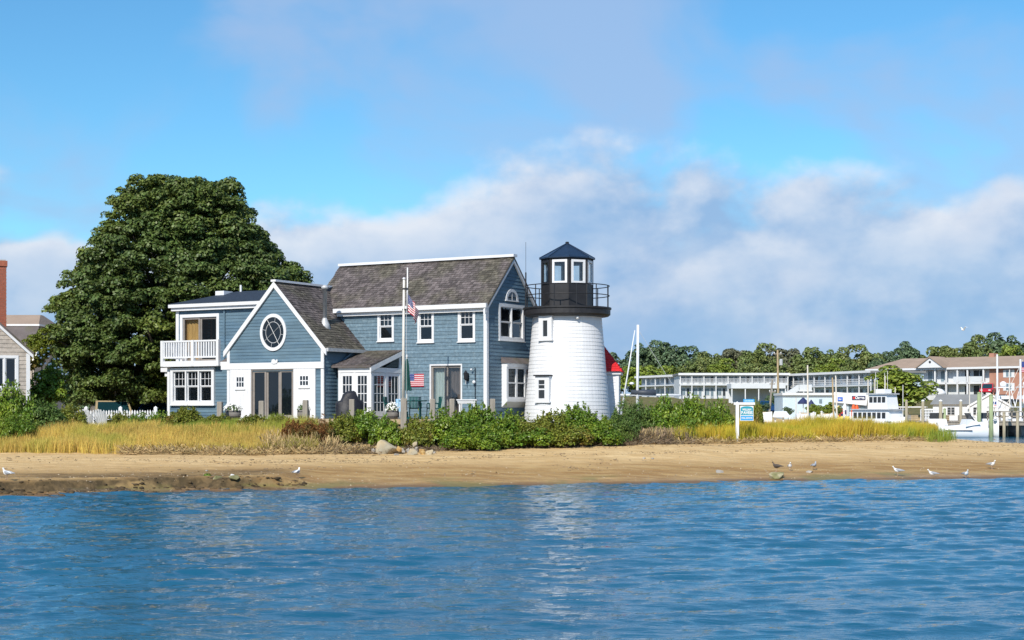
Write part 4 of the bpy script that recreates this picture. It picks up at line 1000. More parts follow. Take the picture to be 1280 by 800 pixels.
# ---- row of thick timber posts along the deck edge
posts = [(275, 502, 'leftmost, by the flower barrel next to the bay of three windows'), (327, 501, 'in front of the glass door between the barn doors'), (382, 500, 'before the right-hand white barn door'),
         (440, 499, 'in front of the covered grill'), (541, 498.5, 'beside the left edge of the white-framed sliding door'), (565.5, 498.5, 'near the right edge of the white-framed sliding door'), (615.5, 498.5, 'below the right corner of the main house')]
for px, py, where in posts:
    Y = 60.3; zt_ = WZ(py, Y); zb_ = gz(WX(px, Y), Y) - .2
    o = empty('timber_post', (WX(px, Y), Y, zb_), rnd.uniform(-.2, .2), 'square grey timber post ' + where, 'post', 'timber posts along the deck')
    b = MB(); h = zt_ - zb_; w = .095
    b.hexa([(-w, -w, 0), (w, -w, 0), (w, w, 0), (-w, w, 0), (-w, -w, h - .02), (w, -w, h - .02), (w, w, h - .02), (-w, w, h - .02)]); b.build('shaft', 'wood_grey', o)
    b = MB(); b.hexa([(-w, -w, h - .02), (w, -w, h - .02), (w, w, h - .02), (-w, w, h - .02), (-w * .8, -w * .8, h), (w * .8, -w * .8, h), (w * .8, w * .8, h), (-w * .8, w * .8, h)]); b.build('chamfered_top', 'wood_grey', o)
# ---- flagpole
Yf = 60.2; fx = WX(505, Yf); fb = gz(fx, Yf) - .3
fp = empty('flagpole', (fx, Yf, fb), 0, 'tall white flagpole with topmast, standing in a thick timber base before the house', 'flagpole')
b = MB(); hb = WZ(498, Yf) - fb; b.box(-.125, .10, -.11, .11, 0, hb); b.build('base_post', 'wood_grey', fp)
b = MB(); b.tube([(-.03, -.02, hb - .3), (-.02, -.02, hb + 2), (0, 0, WZ(350, Yf) - fb)], [.058, .052, .044], 12); b.build('mast', 'pole_white', fp, True)
b = MB(); b.lathe([(.02, 0), (.06, .03), (.06, .07), (.02, .1)], 10, (0, 0, WZ(350, Yf) - fb)); b.build('truck_cap', 'white', fp, True)
b = MB(); b.tube([(.13, 0, WZ(392, Yf) - fb), (.135, 0, WZ(334.5, Yf) - fb)], .026, 8); b.build('topmast', 'white', fp, True)
b = MB(); b.box(-.06, .17, -.05, .05, WZ(362, Yf) - fb, WZ(360, Yf) - fb); b.box(-.06, .17, -.05, .05, WZ(388, Yf) - fb, WZ(386, Yf) - fb); b.build('mast_band', 'black_metal', fp)
b = MB(); b.tube([(.09, -.06, .9), (.10, -.06, WZ(364, Yf) - fb)], .006, 4); b.build('halyard', 'white', fp)
# limp flag: cloth grid hanging in folds, the print is in the material by its own UV
def limp_flag():
    nu, nv = 40, 30; V = []; UV = []
    hoist_top = WZ(368, Yf); drop = (410 - 368) * Yf / F
    for j in range(nv + 1):
        for i in range(nu + 1):
            s, t_ = i / nu, j / nv                         # s along the fly, t_ down the hoist
            fold = math.sin(s * 15 + t_ * 1.5) * (.018 + .05 * s)
            x = .02 + (.38 * (1 - (1 - s) ** 1.6)) * (.62 + .38 * math.sin(2.6 * (t_ * .5 + s * .5) + .3)) + fold * .6
            y = -.02 + fold + .10 * math.sin(s * 8) * s
            z = -t_ * drop * (.52 - .10 * s) - (s ** 1.1) * drop * (.52 - .05 * t_)
            V.append((x, y, z)); UV.append((s, 1 - t_))
    Fq = []
    for j in range(nv):
        for i in range(nu): a = j * (nu + 1) + i; Fq.append((a, a + nu + 1, a + nu + 2, a + 1))
    me = np_mesh('flag', V, Fq, True); uv = me.uv_layers.new(name='UVMap')
    li = np.zeros(len(me.loops), dtype=np.int32); me.loops.foreach_get('vertex_index', li)
    uv.data.foreach_set('uv', np.array(UV, dtype=np.float32)[li].ravel())
    m = bpy.data.materials.new('flag_print'); m.use_nodes = True; t = m.node_tree; p = t.nodes['Principled BSDF']; p.inputs['Roughness'].default_value = .8
    L = t.links.new; uvn = N(t, 'ShaderNodeUVMap'); sp = N(t, 'ShaderNodeSeparateXYZ'); L(uvn.outputs[0], sp.inputs[0])
    def mt(op, a, b):
        n = N(t, 'ShaderNodeMath', operation=op)
        for i, v in enumerate((a, b)):
            if isinstance(v, (int, float)): n.inputs[i].default_value = v
            else: L(v, n.inputs[i])
        return n.outputs[0]
    odd = mt('LESS_THAN', mt('MODULO', mt('MULTIPLY', sp.outputs[1], 13.0), 2.0), 1.0)
    can = mt('MULTIPLY', mt('LESS_THAN', sp.outputs[0], .4), mt('GREATER_THAN', sp.outputs[1], 6 / 13))
    vo = N(t, 'ShaderNodeTexVoronoi'); vo.inputs['Scale'].default_value = 18; vo.inputs['Randomness'].default_value = 0; L(uvn.outputs[0], vo.inputs['Vector'])
    star = mt('LESS_THAN', vo.outputs['Distance'], .22)
    def mx(f, a, b):
        n = N(t, 'ShaderNodeMix', data_type='RGBA'); L(f, n.inputs[0])
        for i, v in ((6, a), (7, b)):
            if isinstance(v, tuple): n.inputs[i].default_value = (*v, 1)
            else: L(v, n.inputs[i])
        return n.outputs[2]
    c = mx(can, mx(odd, (.75, .73, .72), (.42, .015, .04)), mx(star, (.02, .035, .16), (.7, .7, .7)))
    L(c, p.inputs['Base Color']); me.materials.append(m)
    o = bpy.data.objects.new('hanging_flag', me); col.objects.link(o); o.location = (fx + .13, Yf - .10, hoist_top)
    tag(o, 'limp red white and blue flag hanging in folds from the white pole', 'flag')
limp_flag()

# ---- patio furniture
def make_chair_green(loc, rz, label):
    o = empty('patio_chair', loc, rz, label, 'chair', 'green patio chairs')
    b = MB(); b.box(-.24, .24, -.22, .24, .40, .44); b.build('seat', 'green_plastic', o)
    for sx in (-1, 1):
        for sy in (-1, 1):
            l = MB(); l.tube([(sx * .23, sy * .22, .0), (sx * .22, sy * .2, .41)], .018, 6); l.build('leg', 'green_plastic', o)
        a = MB(); a.tube([(sx * .25, -.2, .62), (sx * .26, .1, .63), (sx * .23, .25, .6)], .02, 6); a.tube([(sx * .24, -.2, .42), (sx * .25, -.2, .62)], .018, 6); a.build('arm_rest', 'green_plastic', o)
    f = MB(); f.tube([(-.23, .24, .42), (-.23, .31, .88), (.23, .31, .88), (.23, .24, .42)], .02, 6); f.build('back_frame', 'green_plastic', o)
    for k in range(7):
        s = MB(); x = -.18 + .06 * k; s.box(x - .02, x + .02, .262, .28, .44, .88); s.build('slat', 'green_plastic', o)
    return o
tY = 61.6; tx = WX(516, tY)
tb = empty('patio_table', (tx, tY, DZ), 0, 'round dark green patio table on the deck below the flag plaque', 'table')
b = MB(); b.lathe([(.54, .70), (.56, .71), (.56, .735), (.54, .74)], 24); b.build('table_top', 'green_plastic', tb)
for k in range(4):
    t_ = math.pi / 4 + k * math.pi / 2; b = MB(); b.tube([(.42 * math.cos(t_), .42 * math.sin(t_), 0), (.38 * math.cos(t_), .38 * math.sin(t_), .71)], .025, 6); b.build('leg', 'green_plastic', tb)
make_chair_green((WX(490.5, 62.3), 62.3, DZ), R(80), 'green patio chair left of the table, in front of the french doors')
make_chair_green((WX(541.5, 61.9), 61.9, DZ), R(-75), 'green patio chair right of the table, at the sliding door')
make_chair_green((WX(519, 62.6), 62.6, DZ), R(5), 'green patio chair behind the table, against the blue wall')
uY = 61.6; um = empty('closed_parasol', (WX(508.5, uY), uY, DZ), 0, 'closed dark green parasol standing behind the flagpole', 'parasol')
zt_ = WZ(446, uY) - DZ; zb_ = WZ(489, uY) - DZ
b = MB(); b.tube([(0, 0, 0), (0, 0, zt_)], .022, 8); b.build('pole', 'pole_white', um)
vs, fs = [], []; n = 16
for i, (r_, z_) in enumerate([(.03, zt_ - .08), (.07, zt_ - .3), (.10, zt_ - .8), (.135, zb_ + .2), (.17, zb_)]):
    for k in range(n): t_ = 2 * math.pi * k / n; q = r_ * (1 + .28 * (k % 2)); vs.append((q * math.cos(t_), q * math.sin(t_), z_ + (.06 if k % 2 and i == 4 else 0)))
for i in range(4):
    for k in range(n): fs.append((i * n + k, i * n + (k + 1) % n, (i + 1) * n + (k + 1) % n, (i + 1) * n + k))
b = MB(); b.add(vs, fs); b.build('canopy', 'green_cloth', um)
b = MB(); b.lathe([(.02, 0), (.035, .02), (.03, .09), (.01, .11)], 8, (0, 0, zt_ - .02)); b.build('finial', 'white', um)
b = MB(); b.lathe([(.25, 0), (.25, .05), (.06, .1), (.05, .3)], 16); b.build('base', 'green_plastic', um)
# towel on a chair back
b = MB()
for i in range(6):
    a = -.14 + i * .05; b.add([(a, .03 * (i % 2), 0), (a + .05, .03 * ((i + 1) % 2), 0), (a + .05, .03 * ((i + 1) % 2) + .0, .5), (a, .03 * (i % 2), .5)], [(0, 1, 2, 3)])
o = b.build('striped_towel', 'pale_blue', None); o.location = (WX(499, 61.9), 61.9, DZ + .3); tag(o, 'pale blue striped towel hanging beside the flower barrel', 'towel')
# covered grill
gY = 61.2; go_ = empty('covered_grill', (WX(437.5, gY), gY, DZ), R(12), 'barbecue grill under a black fabric cover before the french doors', 'grill')
prof = [(-.55, .0), (-.55, .62), (-.50, .70), (-.36, .74), (-.26, 1.0), (-.10, 1.10), (.16, 1.12), (.22, 1.06), (.32, .80), (.46, .74), (.53, .66), (.53, 0)]
vs = []; K = 7; n = len(prof)
for j in range(K):
    t_ = j / (K - 1) * 2 - 1; e = 1 - .10 * abs(t_) ** 3
    for i, (x, z) in enumerate(prof): vs.append((x * e + .02 * math.sin(i * 2.1 + j * 1.7), t_ * .30 + .012 * math.sin(i * 3 + j), z * (1 - .07 * abs(t_) ** 2) ))
fs = [(j * n + i, j * n + i + 1, (j + 1) * n + i + 1, (j + 1) * n + i) for j in range(K - 1) for i in range(n - 1)] + [tuple(range(n))[::-1], tuple((K - 1) * n + i for i in range(n))]
b = MB(); b.add(vs, fs); b.build('cover', 'black_cover', go_, True)
b = MB(); b.box(-.14, .02, -.30, -.28, .9, .96); b.build('cover_label', 'galv', go_)
o = empty('beach_float', (WX(424.5, 61.2), 61.2, DZ), R(-20), 'blue and pale blue plastic float leaning left of the covered grill', 'float')
b = MB(); b.tube([(0, 0, .0), (-.05, 0, .35), (-.02, 0, .62)], [.07, .1, .06], 10); b.build('float_body', 'pale_blue', o, True)
b = MB(); b.tube([(.07, -.03, .28), (.09, -.03, .5), (.07, -.03, .62)], [.05, .075, .04], 10); b.build('float_handle', 'blue_plastic', o, True)
def flowers(parent, n, r, z, h, mt='petal', sx=1.0):
    cs = np.stack([rng.normal(0, r * .55, n) * sx, rng.normal(0, r * .5, n), z + rng.uniform(0, h, n)], -1)
    return cs
# trough planter
o = empty('trough_planter', (WX(584, 61.0), 61.0, DZ), R(-8), 'long white trough planter on legs below the wall lantern', 'planter')
zt_ = WZ(499.5, 61) - DZ; zb_ = WZ(504.6, 61) - DZ
b = MB(); b.hexa([(-.34, -.12, zb_), (.34, -.12, zb_), (.34, .12, zb_), (-.34, .12, zb_), (-.38, -.15, zt_ - .03), (.38, -.15, zt_ - .03), (.38, .15, zt_ - .03), (-.38, .15, zt_ - .03)]); b.build('trough', 'white', o)
b = MB(); b.box(-.40, .40, -.17, .17, zt_ - .03, zt_ + .01); b.build('rim', 'white', o)
for x in (-.28, .28):
    b = MB(); b.box(x - .03, x + .03, -.1, .1, 0, zb_); b.build('leg', 'white', o)
# hose pot on the last post / dark bin at the corner
b = MB(); b.lathe([(.13, 0), (.16, .2), (.15, .34), (.05, .40)], 12); o = b.build('hose_reel', 'black_metal', None); o.location = (WX(614, 61.9), 61.9, gz(WX(614, 61.9), 61.9) + .5); tag(o, 'black rounded hose reel at the white corner board of the house', 'hose reel')
st_ = MB(); st_.tube([(0, 0, -.55), (0, 0, 0)], .05, 8); st_.build('stand', 'black_metal', o)

# ---- for-sale sign on the beach crest
def txt(s, size, parent, loc, mt, rot=(R(90), 0, 0), name='lettering', bold=0.0, w=None):
    cu = bpy.data.curves.new(name, 'FONT'); cu.body = s; cu.size = size; cu.align_x = 'CENTER'; cu.align_y = 'CENTER'; cu.extrude = .003; cu.offset = bold
    o = bpy.data.objects.new(name, cu); col.objects.link(o); cu.materials.append(MAT[mt]); o.parent = parent; o.location = loc; o.rotation_euler = rot
    bpy.context.view_layer.update()
    me = bpy.data.meshes.new_from_object(o.evaluated_get(bpy.context.evaluated_depsgraph_get())); bpy.data.objects.remove(o)
    if not me.materials: me.materials.append(MAT[mt])
    o = bpy.data.objects.new(name, me); col.objects.link(o); o.parent = parent; o.location = loc; o.rotation_euler = rot
    xs_ = [v.co.x for v in me.vertices]
    if w and xs_: o.scale = (w / (max(xs_) - min(xs_)), 1, 1)
    return o
sY = 61.9; sx_ = WX(921.5, sY); sb = gz(sx_, sY)
sg = empty('real_estate_sign', (sx_, sY, sb - .1), 0, 'white sign post with hanging teal and blue real estate panel on the beach', 'sign')
k = sY / F; top = WZ(503.5, sY) - sb + .1
b = MB(); b.box(-.062, .062, -.062, .062, 0, top); b.build('post', 'white', sg)
b = MB(); b.hexa([(-.062, -.062, top), (.062, -.062, top), (.062, .062, top), (-.062, .062, top), (-.01, -.01, top + .05), (.01, -.01, top + .05), (.01, .01, top + .05), (-.01, .01, top + .05)]); b.build('post_cap', 'white', sg)
az_ = WZ(504.3, sY) - sb + .1
b = MB(); b.box(.063, .70, -.045, .045, az_ - .055, az_ + .045); b.box(-.14, -.063, -.045, .045, az_ - .055, az_ + .045); b.build('arm', 'white', sg)
b = MB(); b.box(.24, .68, -.012, .012, az_ + .05, az_ + .17); rd = b.build('rider_panel', 'sign_blue', sg)
for q in range(6):
    b = MB(); b.box(.29 + q * .06, .335 + q * .06, -.016, -.012, az_ + .075, az_ + .135); b.build('rider_mark', 'pale_blue', rd)
px0, px1 = .115, .645; pz1 = WZ(507.3, sY) - sb + .1; pz0 = WZ(526, sY) - sb + .1
b = MB(); b.box(px0, px1, -.014, .014, pz0, pz1); pn = b.build('sign_panel', 'white', sg)
mid = pz0 + (pz1 - pz0) * .36
b = MB(); cx = (px0 + px1) / 2; hw = (px1 - px0) / 2 - .02
b.prism([(cx - hw, -.015, mid + .015), (cx + hw, -.015, mid + .015), (cx + hw, -.015, pz1 - .10)] + [(cx + hw * math.cos(a), -.015, pz1 - .10 + .085 * math.sin(a)) for a in np.linspace(0, math.pi, 12)] + [(cx - hw, -.015, pz1 - .10)], (0, -.004, 0)); b.build('teal_field', 'sign_teal', pn)
b = MB(); b.box(cx - hw, cx + hw, -.019, -.015, pz0 + .02, mid - .015); b.build('blue_field', 'sign_blue', pn)
txt('WILLIAM', .11, pn, (cx, -.021, mid + (pz1 - mid) * .60), 'white', w=hw * 1.45, bold=.004); txt('RAVEIS', .16, pn, (cx, -.021, mid + (pz1 - mid) * .27), 'white', w=hw * 1.8, bold=.006)
txt('REAL ESTATE', .08, pn, (cx, -.021, pz0 + (mid - pz0) * .5), 'white', w=hw * 1.7, bold=.003)
for x in (px0 + .06, px1 - .06):
    b = MB(); b.tube([(x, 0, pz1), (x, 0, az_ - .055)], .008, 5); b.build('hanger', 'galv', sg)

# ---- rocks
def rock(name, px, py, wpx, hpx, Y, mt, label, seed, group='stones on the beach', sink=.2, rz=0, flat=.75):
    r_ = np.random.default_rng(seed); w, h = wpx * Y / F, hpx * Y / F
    import bmesh
    bm = bmesh.new(); d_ = r_.normal(0, 1, (11, 3)); d_ /= np.linalg.norm(d_, axis=1)[:, None]; d_ = np.sign(d_) * np.abs(d_) ** .75
    for v in d_ * r_.uniform(.85, 1.2, (11, 1)): bm.verts.new((v[0] * w * .5, v[1] * w * .42, v[2] * h * .52))
    bmesh.ops.convex_hull(bm, input=list(bm.verts)); bmesh.ops.delete(bm, geom=[v for v in bm.verts if not v.link_faces], context='VERTS')
    bmesh.ops.bevel(bm, geom=list(bm.edges), offset=min(w, h) * .04, segments=1, affect='EDGES')
    me = bpy.data.meshes.new(name); bm.to_mesh(me); bm.free(); o = link_mesh(name, me, mt)
    x = WX(px, Y); o.location = (x, Y, WZ(py, Y)); o.rotation_euler = (0, 0, rz)
    return tag(o, label, 'rock', group)
RK = [('boulder', 482, 561, 28, 21, 56.5, 'stone', 'largest tan boulder in the gap between the shore bushes', 3),
      ('boulder', 515.5, 568.5, 14.3, 12.6, 56.0, 'stone', 'blocky tan stone at the front of the rock pile right of the big boulder', 4),
      ('boulder', 511.5, 563, 9.9, 10.3, 56.6, 'stone_grey', 'pale grey stone standing behind the blocky tan stone', 5),
      ('boulder', 521, 556.5, 11.0, 8.0, 56.9, 'stone', 'pointed stone on top of the rock pile', 6),
      ('boulder', 527, 563, 9.9, 9.2, 56.5, 'stone_orange', 'brown stone in the middle of the rock pile', 7),
      ('boulder', 528, 569.5, 7.7, 8.0, 56.0, 'stone_orange', 'small yellow stone low in the rock pile', 8),
      ('boulder', 537.5, 570, 13.2, 10.3, 56.0, 'stone', 'wide tan stone at the right foot of the rock pile', 9),
      ('boulder', 541, 566, 8.8, 6.9, 56.4, 'stone_grey', 'light grey stone at the right end of the rock pile', 10),
      ('boulder', 499.5, 561, 7.7, 9.2, 56.4, 'stone_orange', 'orange stone between the big boulder and the rock pile', 11),
      ('boulder', 504, 563, 5.5, 8.0, 56.4, 'stone_grey', 'small pink-grey stone touching the orange stone', 12),
      ('boulder', 521.5, 561.5, 7.7, 6.9, 56.8, 'stone_grey', 'rounded grey stone under the pointed top stone', 13),
      ('boulder', 467, 564, 8.8, 8.0, 56.4, 'stone_grey', 'grey stone left of the largest boulder', 14),
      ('boulder', 495.5, 569, 6.6, 4.6, 55.8, 'stone_grey', 'small whitish stone in front of the largest boulder', 15),
      ('boulder', 970.5, 596, 22, 12, 52.0, 'stone_algae', 'green-brown boulder at the waterline below the brown bird', 16),
      ('boulder', 271.5, 606.5, 13, 7, 46.2, 'stone_algae', 'flat olive rock at the left shore beside the seaweed tuft', 17),
      ('boulder', 292, 608, 17, 8, 45.9, 'stone_algae', 'broad olive rock at the left waterline', 18),
      ('boulder', 290.5, 602, 6, 4, 46.9, 'gull_white', 'small white stone above the broad olive rock', 19),
      ('boulder', 304.5, 600.5, 4, 3, 47.2, 'gull_white', 'tiny white stone right of the olive rocks', 20),
      ('boulder', 258.5, 589, 4.5, 3.5, 49.4, 'stone_grey', 'lone small pale stone on the left sand', 21),
      ('boulder', 1012, 591, 9, 5, 53.6, 'stone_grey', 'low grey stone on wet sand right of the waterline boulder', 22),
      ('boulder', 899.5, 591, 11, 6, 52.8, 'stone_grey', 'dark grey stone half buried on the wet sand left of the sign', 23),
      ('boulder', 805, 574, 4.4, 3.4, 55.4, 'stone_grey', 'left one of two dark pebbles on the dry sand', 24),
      ('boulder', 815.5, 574.5, 4.4, 3.4, 55.4, 'stone_grey', 'right one of two dark pebbles on the dry sand', 25)]
for i, (nm, px, py, w, h, Y, mt, lb, sd_) in enumerate(RK):
    o = rock(nm, px, py, w, h, Y, mt, lb, sd_, rz=.3 * i)
    o.location.z = max(o.location.z, gz(o.location.x, Y) + h * Y / F * .1)
# scattered pebbles and shells, too many to count
V = []; Fq = []
for i in range(2600):
    px = rng.uniform(-20, 1300); tY_ = rng.beta(1.2, 3.0)
    X0 = WX(px, 50); ys_ = np.interp(X0, SHX, SHY); Y = ys_ + .3 + tY_ * 9; X = WX(px, Y); z0 = gz(X, Y)
    s = .006 + .018 * rng.random() ** 3; b0 = len(V)
    a = rng.uniform(0, 6.28)
    for q in range(4): V.append((X + s * 1.6 * math.cos(a + q * math.pi / 2), Y + s * 1.3 * math.sin(a + q * math.pi / 2), z0 - .004))
    V.append((X, Y, z0 + s * .9))
    Fq += [(b0 + q, b0 + (q + 1) % 4, b0 + 4) for q in range(4)]
mat('pebble', (0.36, 0.29, 0.20), .85, .3, 3, island=.6, hue=.01)
o = link_mesh('pebbles', np_mesh('pebbles', V, Fq), 'pebble'); tag(o, 'scattered pebbles and broken shells on the beach', 'pebbles', None, 'stuff')

# clods of dark peat along the eroded bank
PHI = (1 + 5 ** .5) / 2
ICV = np.array([(-1, PHI, 0), (1, PHI, 0), (-1, -PHI, 0), (1, -PHI, 0), (0, -1, PHI), (0, 1, PHI), (0, -1, -PHI), (0, 1, -PHI), (PHI, 0, -1), (PHI, 0, 1), (-PHI, 0, -1), (-PHI, 0, 1)]) / 1.9
ICF = np.array([(0, 11, 5), (0, 5, 1), (0, 1, 7), (0, 7, 10), (0, 10, 11), (1, 5, 9), (5, 11, 4), (11, 10, 2), (10, 7, 6), (7, 1, 8), (3, 9, 4), (3, 4, 2), (3, 2, 6), (3, 6, 8), (3, 8, 9), (4, 9, 5), (2, 4, 11), (6, 2, 10), (8, 6, 7), (9, 8, 1)])
V = []; Fq = []; k = 0; rc_ = np.random.default_rng(77)
for i in range(330):
    px = rc_.uniform(-30, 385); X0 = WX(px, 46); ys_ = np.interp(X0, SHX, SHY) + .35 * float(wob(np.array([X0]), np.zeros(1), .7, 0)[0]); Y = ys_ + rc_.choice([rc_.uniform(.1, .9), rc_.normal(.95, .18)]); X = WX(px, Y); z0 = gz(X, Y)
    s = .015 + .07 * rc_.random() ** 2.5; v = ICV * s * rc_.uniform(.6, 1.3, (12, 1)) * np.array([rc_.uniform(1, 2.2), 1, rc_.uniform(.45, .9)]) + [X, Y, z0 + s * .1]
    V.append(v); Fq.append(ICF + k); k += 12
o = link_mesh('peat_clods', np_mesh('peat_clods', np.concatenate(V), np.concatenate(Fq)), 'peat_clod'); tag(o, 'dark crumbled peat clods along the eroded left bank', 'peat', None, 'stuff')

# ---- gulls
def bird_body(name, ring, n=10):
    """one continuous skin lofted through rings (x, z, ry, rz)"""
    V = []; fs = []
    for (x, z, ry, rz_) in ring:
        for k in range(n): t_ = 2 * math.pi * k / n; V.append((x, ry * math.cos(t_), z + rz_ * math.sin(t_)))
    for i in range(len(ring) - 1):
        for k in range(n): fs.append((i * n + k, i * n + (k + 1) % n, (i + 1) * n + (k + 1) % n, (i + 1) * n + k))
    fs += [tuple(range(n))[::-1], tuple((len(ring) - 1) * n + k for k in range(n))]
    b = MB(); b.v = V; b.f = fs; return b
def gull(loc, rz, label, body='gull_white', wing='gull_grey', s=1.0, group='gulls on the beach', crouch=0):
    o = empty('gull', loc, rz, label, 'bird', group); s *= .84; o.scale = (s, s, s)
    lz = -.09 * crouch
    ring = [(-.20, .20, .008, .008), (-.16, .205, .035, .025), (-.09, .205, .062, .055), (.0, .205, .075, .075), (.07, .22, .07, .075), (.115, .255, .05, .06), (.135, .295, .036, .04), (.145, .325, .032, .034), (.155, .35, .034, .032), (.172, .352, .028, .026), (.188, .348, .013, .013), (.195, .346, .009, .009)]
    bird_body('body', [(a, z + lz, b, c) for a, z, b, c in ring]).build('body', body, o, True)
    for sd_ in (-1, 1):
        w = bird_body('wing', [(.07, .235 + lz, .012, .02), (.03, .235 + lz, .016, .05), (-.06, .225 + lz, .016, .05), (-.16, .215 + lz, .012, .03), (-.27, .205 + lz, .004, .008)], 8).build('wing', wing, o, True)
        w.location.y = sd_ * .062; w.rotation_euler.z = sd_ * -.12
        if not crouch:
            l = MB(); l.tube([(.01, sd_ * .03, 0), (.0, sd_ * .03, .08), (.0, sd_ * .03, .15)], .006, 5); l.box(-.01, .05, sd_ * .03 - .02, sd_ * .03 + .02, 0, .006); l.build('leg', 'gull_leg', o)
        e = MB(); e.lathe([(.001, -.004), (.004, 0), (.001, .004)], 6, (.165, sd_ * .0315, .356 + lz)); e.build('eye', 'black_metal', o)
    bk_ = MB(); bk_.tube([(.192, 0, .346 + lz), (.225, 0, .342 + lz), (.236, 0, .334 + lz)], [.009, .006, .002], 6); bk_.build('beak', 'gull_beak', o)
    t_ = MB(); t_.box(-.24, -.15, -.03, .03, .197 + lz, .207 + lz); t_.build('tail', body, o)
    return o
def gull_px(px, py, rz, label, **kw):
    # feet on the ground under the pixel ray
    best = None
    for Y in np.arange(44, 66, .05):
        X = WX(px, Y)
        if WZ(py, Y) <= gz(X, Y): best = Y; break
    Y = best or 52; return gull((WX(px, Y), Y, max(0.0, gz(WX(px, Y), Y)) - .005), rz, label, **kw)
gull_px(8.5, 606.5, R(150), 'white gull at the left edge of the picture on the dark bank', s=1.05)
gull_px(371.5, 597, R(70), 'white gull turned away on the rim of the dark bank below the boulders', s=1.0)
gull_px(987.5, 588.5, R(-95), 'white gull facing the water, just right of the brown bird', s=.95)
gull_px(1018, 587.5, R(60), 'grey-headed gull second right of the brown bird', body='gull_grey', s=.95)
gull_px(1122, 595, R(165), 'white gull in profile with grey wings standing upright near the waterline', s=1.08)
gull_px(1165.5, 595.5, R(175), 'white gull sitting on the wet sand', s=1.05, crouch=1)
gull_px(1207.5, 599, R(-80), 'white gull wading at the water edge', s=1.0)
gull_px(1240, 586.5, R(-60), 'white gull farthest right, high on the sand', s=1.05)
o = gull((WX(970.5, 52.0), 52.0, WZ(589.5, 52)), R(140), 'brown speckled young gull perched on the waterline boulder', body='gull_brown', wing='gull_brown', s=1.05)
# flying gull
fg = empty('flying_gull', W(1204, 412.5, 150), R(200), 'small white gull flying above the brown-roofed motel', 'bird')
bird_body('body', [(-.2, 0, .01, .01), (-.1, 0, .06, .05), (.05, .0, .08, .07), (.14, .02, .05, .05), (.2, .03, .03, .03), (.23, .03, .005, .005)]).build('body', 'gull_white', fg, True)
for sd_ in (-1, 1):
    b = MB(); b.hexa([(-.08, sd_ * .05, .02), (.08, sd_ * .05, .02), (.05, sd_ * .35, .28), (-.06, sd_ * .35, .28), (-.08, sd_ * .05, .04), (.08, sd_ * .05, .04), (.05, sd_ * .35, .295), (-.06, sd_ * .35, .295)])
    b.hexa([(-.06, sd_ * .35, .28), (.05, sd_ * .35, .28), (-.05, sd_ * .65, .22), (-.08, sd_ * .65, .22), (-.06, sd_ * .35, .295), (.05, sd_ * .35, .295), (-.05, sd_ * .65, .225), (-.08, sd_ * .65, .225)]); b.build('wing', 'gull_white', fg)

# ---- picket fence, lawn chairs, cars at the left
fY = 67.0; n_ = 0; f0, f1 = WX(99, fY), WX(196, fY); zg = gz((f0 + f1) / 2, fY) - .05; zt_ = WZ(512.2, fY)
fe = empty('picket_fence', (0, fY, zg), 0, 'white picket fence in front of the parked cars', 'fence')
n = 30
for k in range(n):
    x = f0 + (f1 - f0) * (k + .5) / n; h = zt_ - zg - .02 * (k % 3 == 1); b = MB(); w = .033
    b.prism([(x - w, -.012, .05), (x + w, -.012, .05), (x + w, -.012, h - .06), (x, -.012, h), (x - w, -.012, h - .06)], (0, .024, 0)); b.build('picket', 'white', fe)
for zz_ in (.25, .75):
    b = MB(); b.box(f0, f1, .013, .05, zz_, zz_ + .07); b.build('rail', 'white', fe)
for px in (107, 150, 194):
    x = WX(px, fY); b = MB(); b.box(x - .07, x + .07, .02, .16, -.2, zt_ - zg + .05); b.lathe([(.1, 0), (.1, .04), (.02, .1)], 4, (x, .09, zt_ - zg + .05), R(45)); b.build('fence_post', 'white', fe)
def adirondack(px, rz, label):
    Y = 63.6; X = WX(px, Y); o = empty('adirondack_chair', (X, Y, gz(X, Y)), rz, label, 'chair', 'white lawn chairs')
    for k in range(7):
        x = (k - 3) * .09; h = .98 - .022 * (k - 3) ** 2; b = MB(); q = .55 + .02 * abs(k - 3)
        b.hexa([(x * .8 - .035, .18, .28), (x * .8 + .035, .18, .28), (x * .8 + .035, .20, .28), (x * .8 - .035, .20, .28), (x * 1.25 - .042, .45, h), (x * 1.25 + .042, .45, h), (x * 1.25 + .042, .47, h), (x * 1.25 - .042, .47, h)]); b.build('back_slat', 'white', o)
    for k in range(5):
        y = -.4 + k * .12; z = .38 - k * .025; b = MB(); b.box(-.27, .27, y, y + .1, z, z + .022); b.build('seat_slat', 'white', o)
    for sx in (-1, 1):
        b = MB(); b.box(sx * .36 - .07, sx * .36 + .07, -.42, .32, .55, .575); b.build('arm_rest', 'white', o)
        b = MB(); b.box(sx * .30 - .012, sx * .30 + .012, -.42, -.34, 0, .55); b.build('leg', 'white', o)
        b = MB(); b.prism([(sx * .28, -.4, .30), (sx * .28, -.4, .38), (sx * .28, .5, .1), (sx * .28, .5, 0)], (.024 * sx, 0, 0)); b.build('leg', 'white', o)
    return o
adirondack(131, R(160), 'white fan-backed lawn chair right of the fence gatepost')
adirondack(109, R(175), 'white lawn chair left, half sunk in the golden grass')
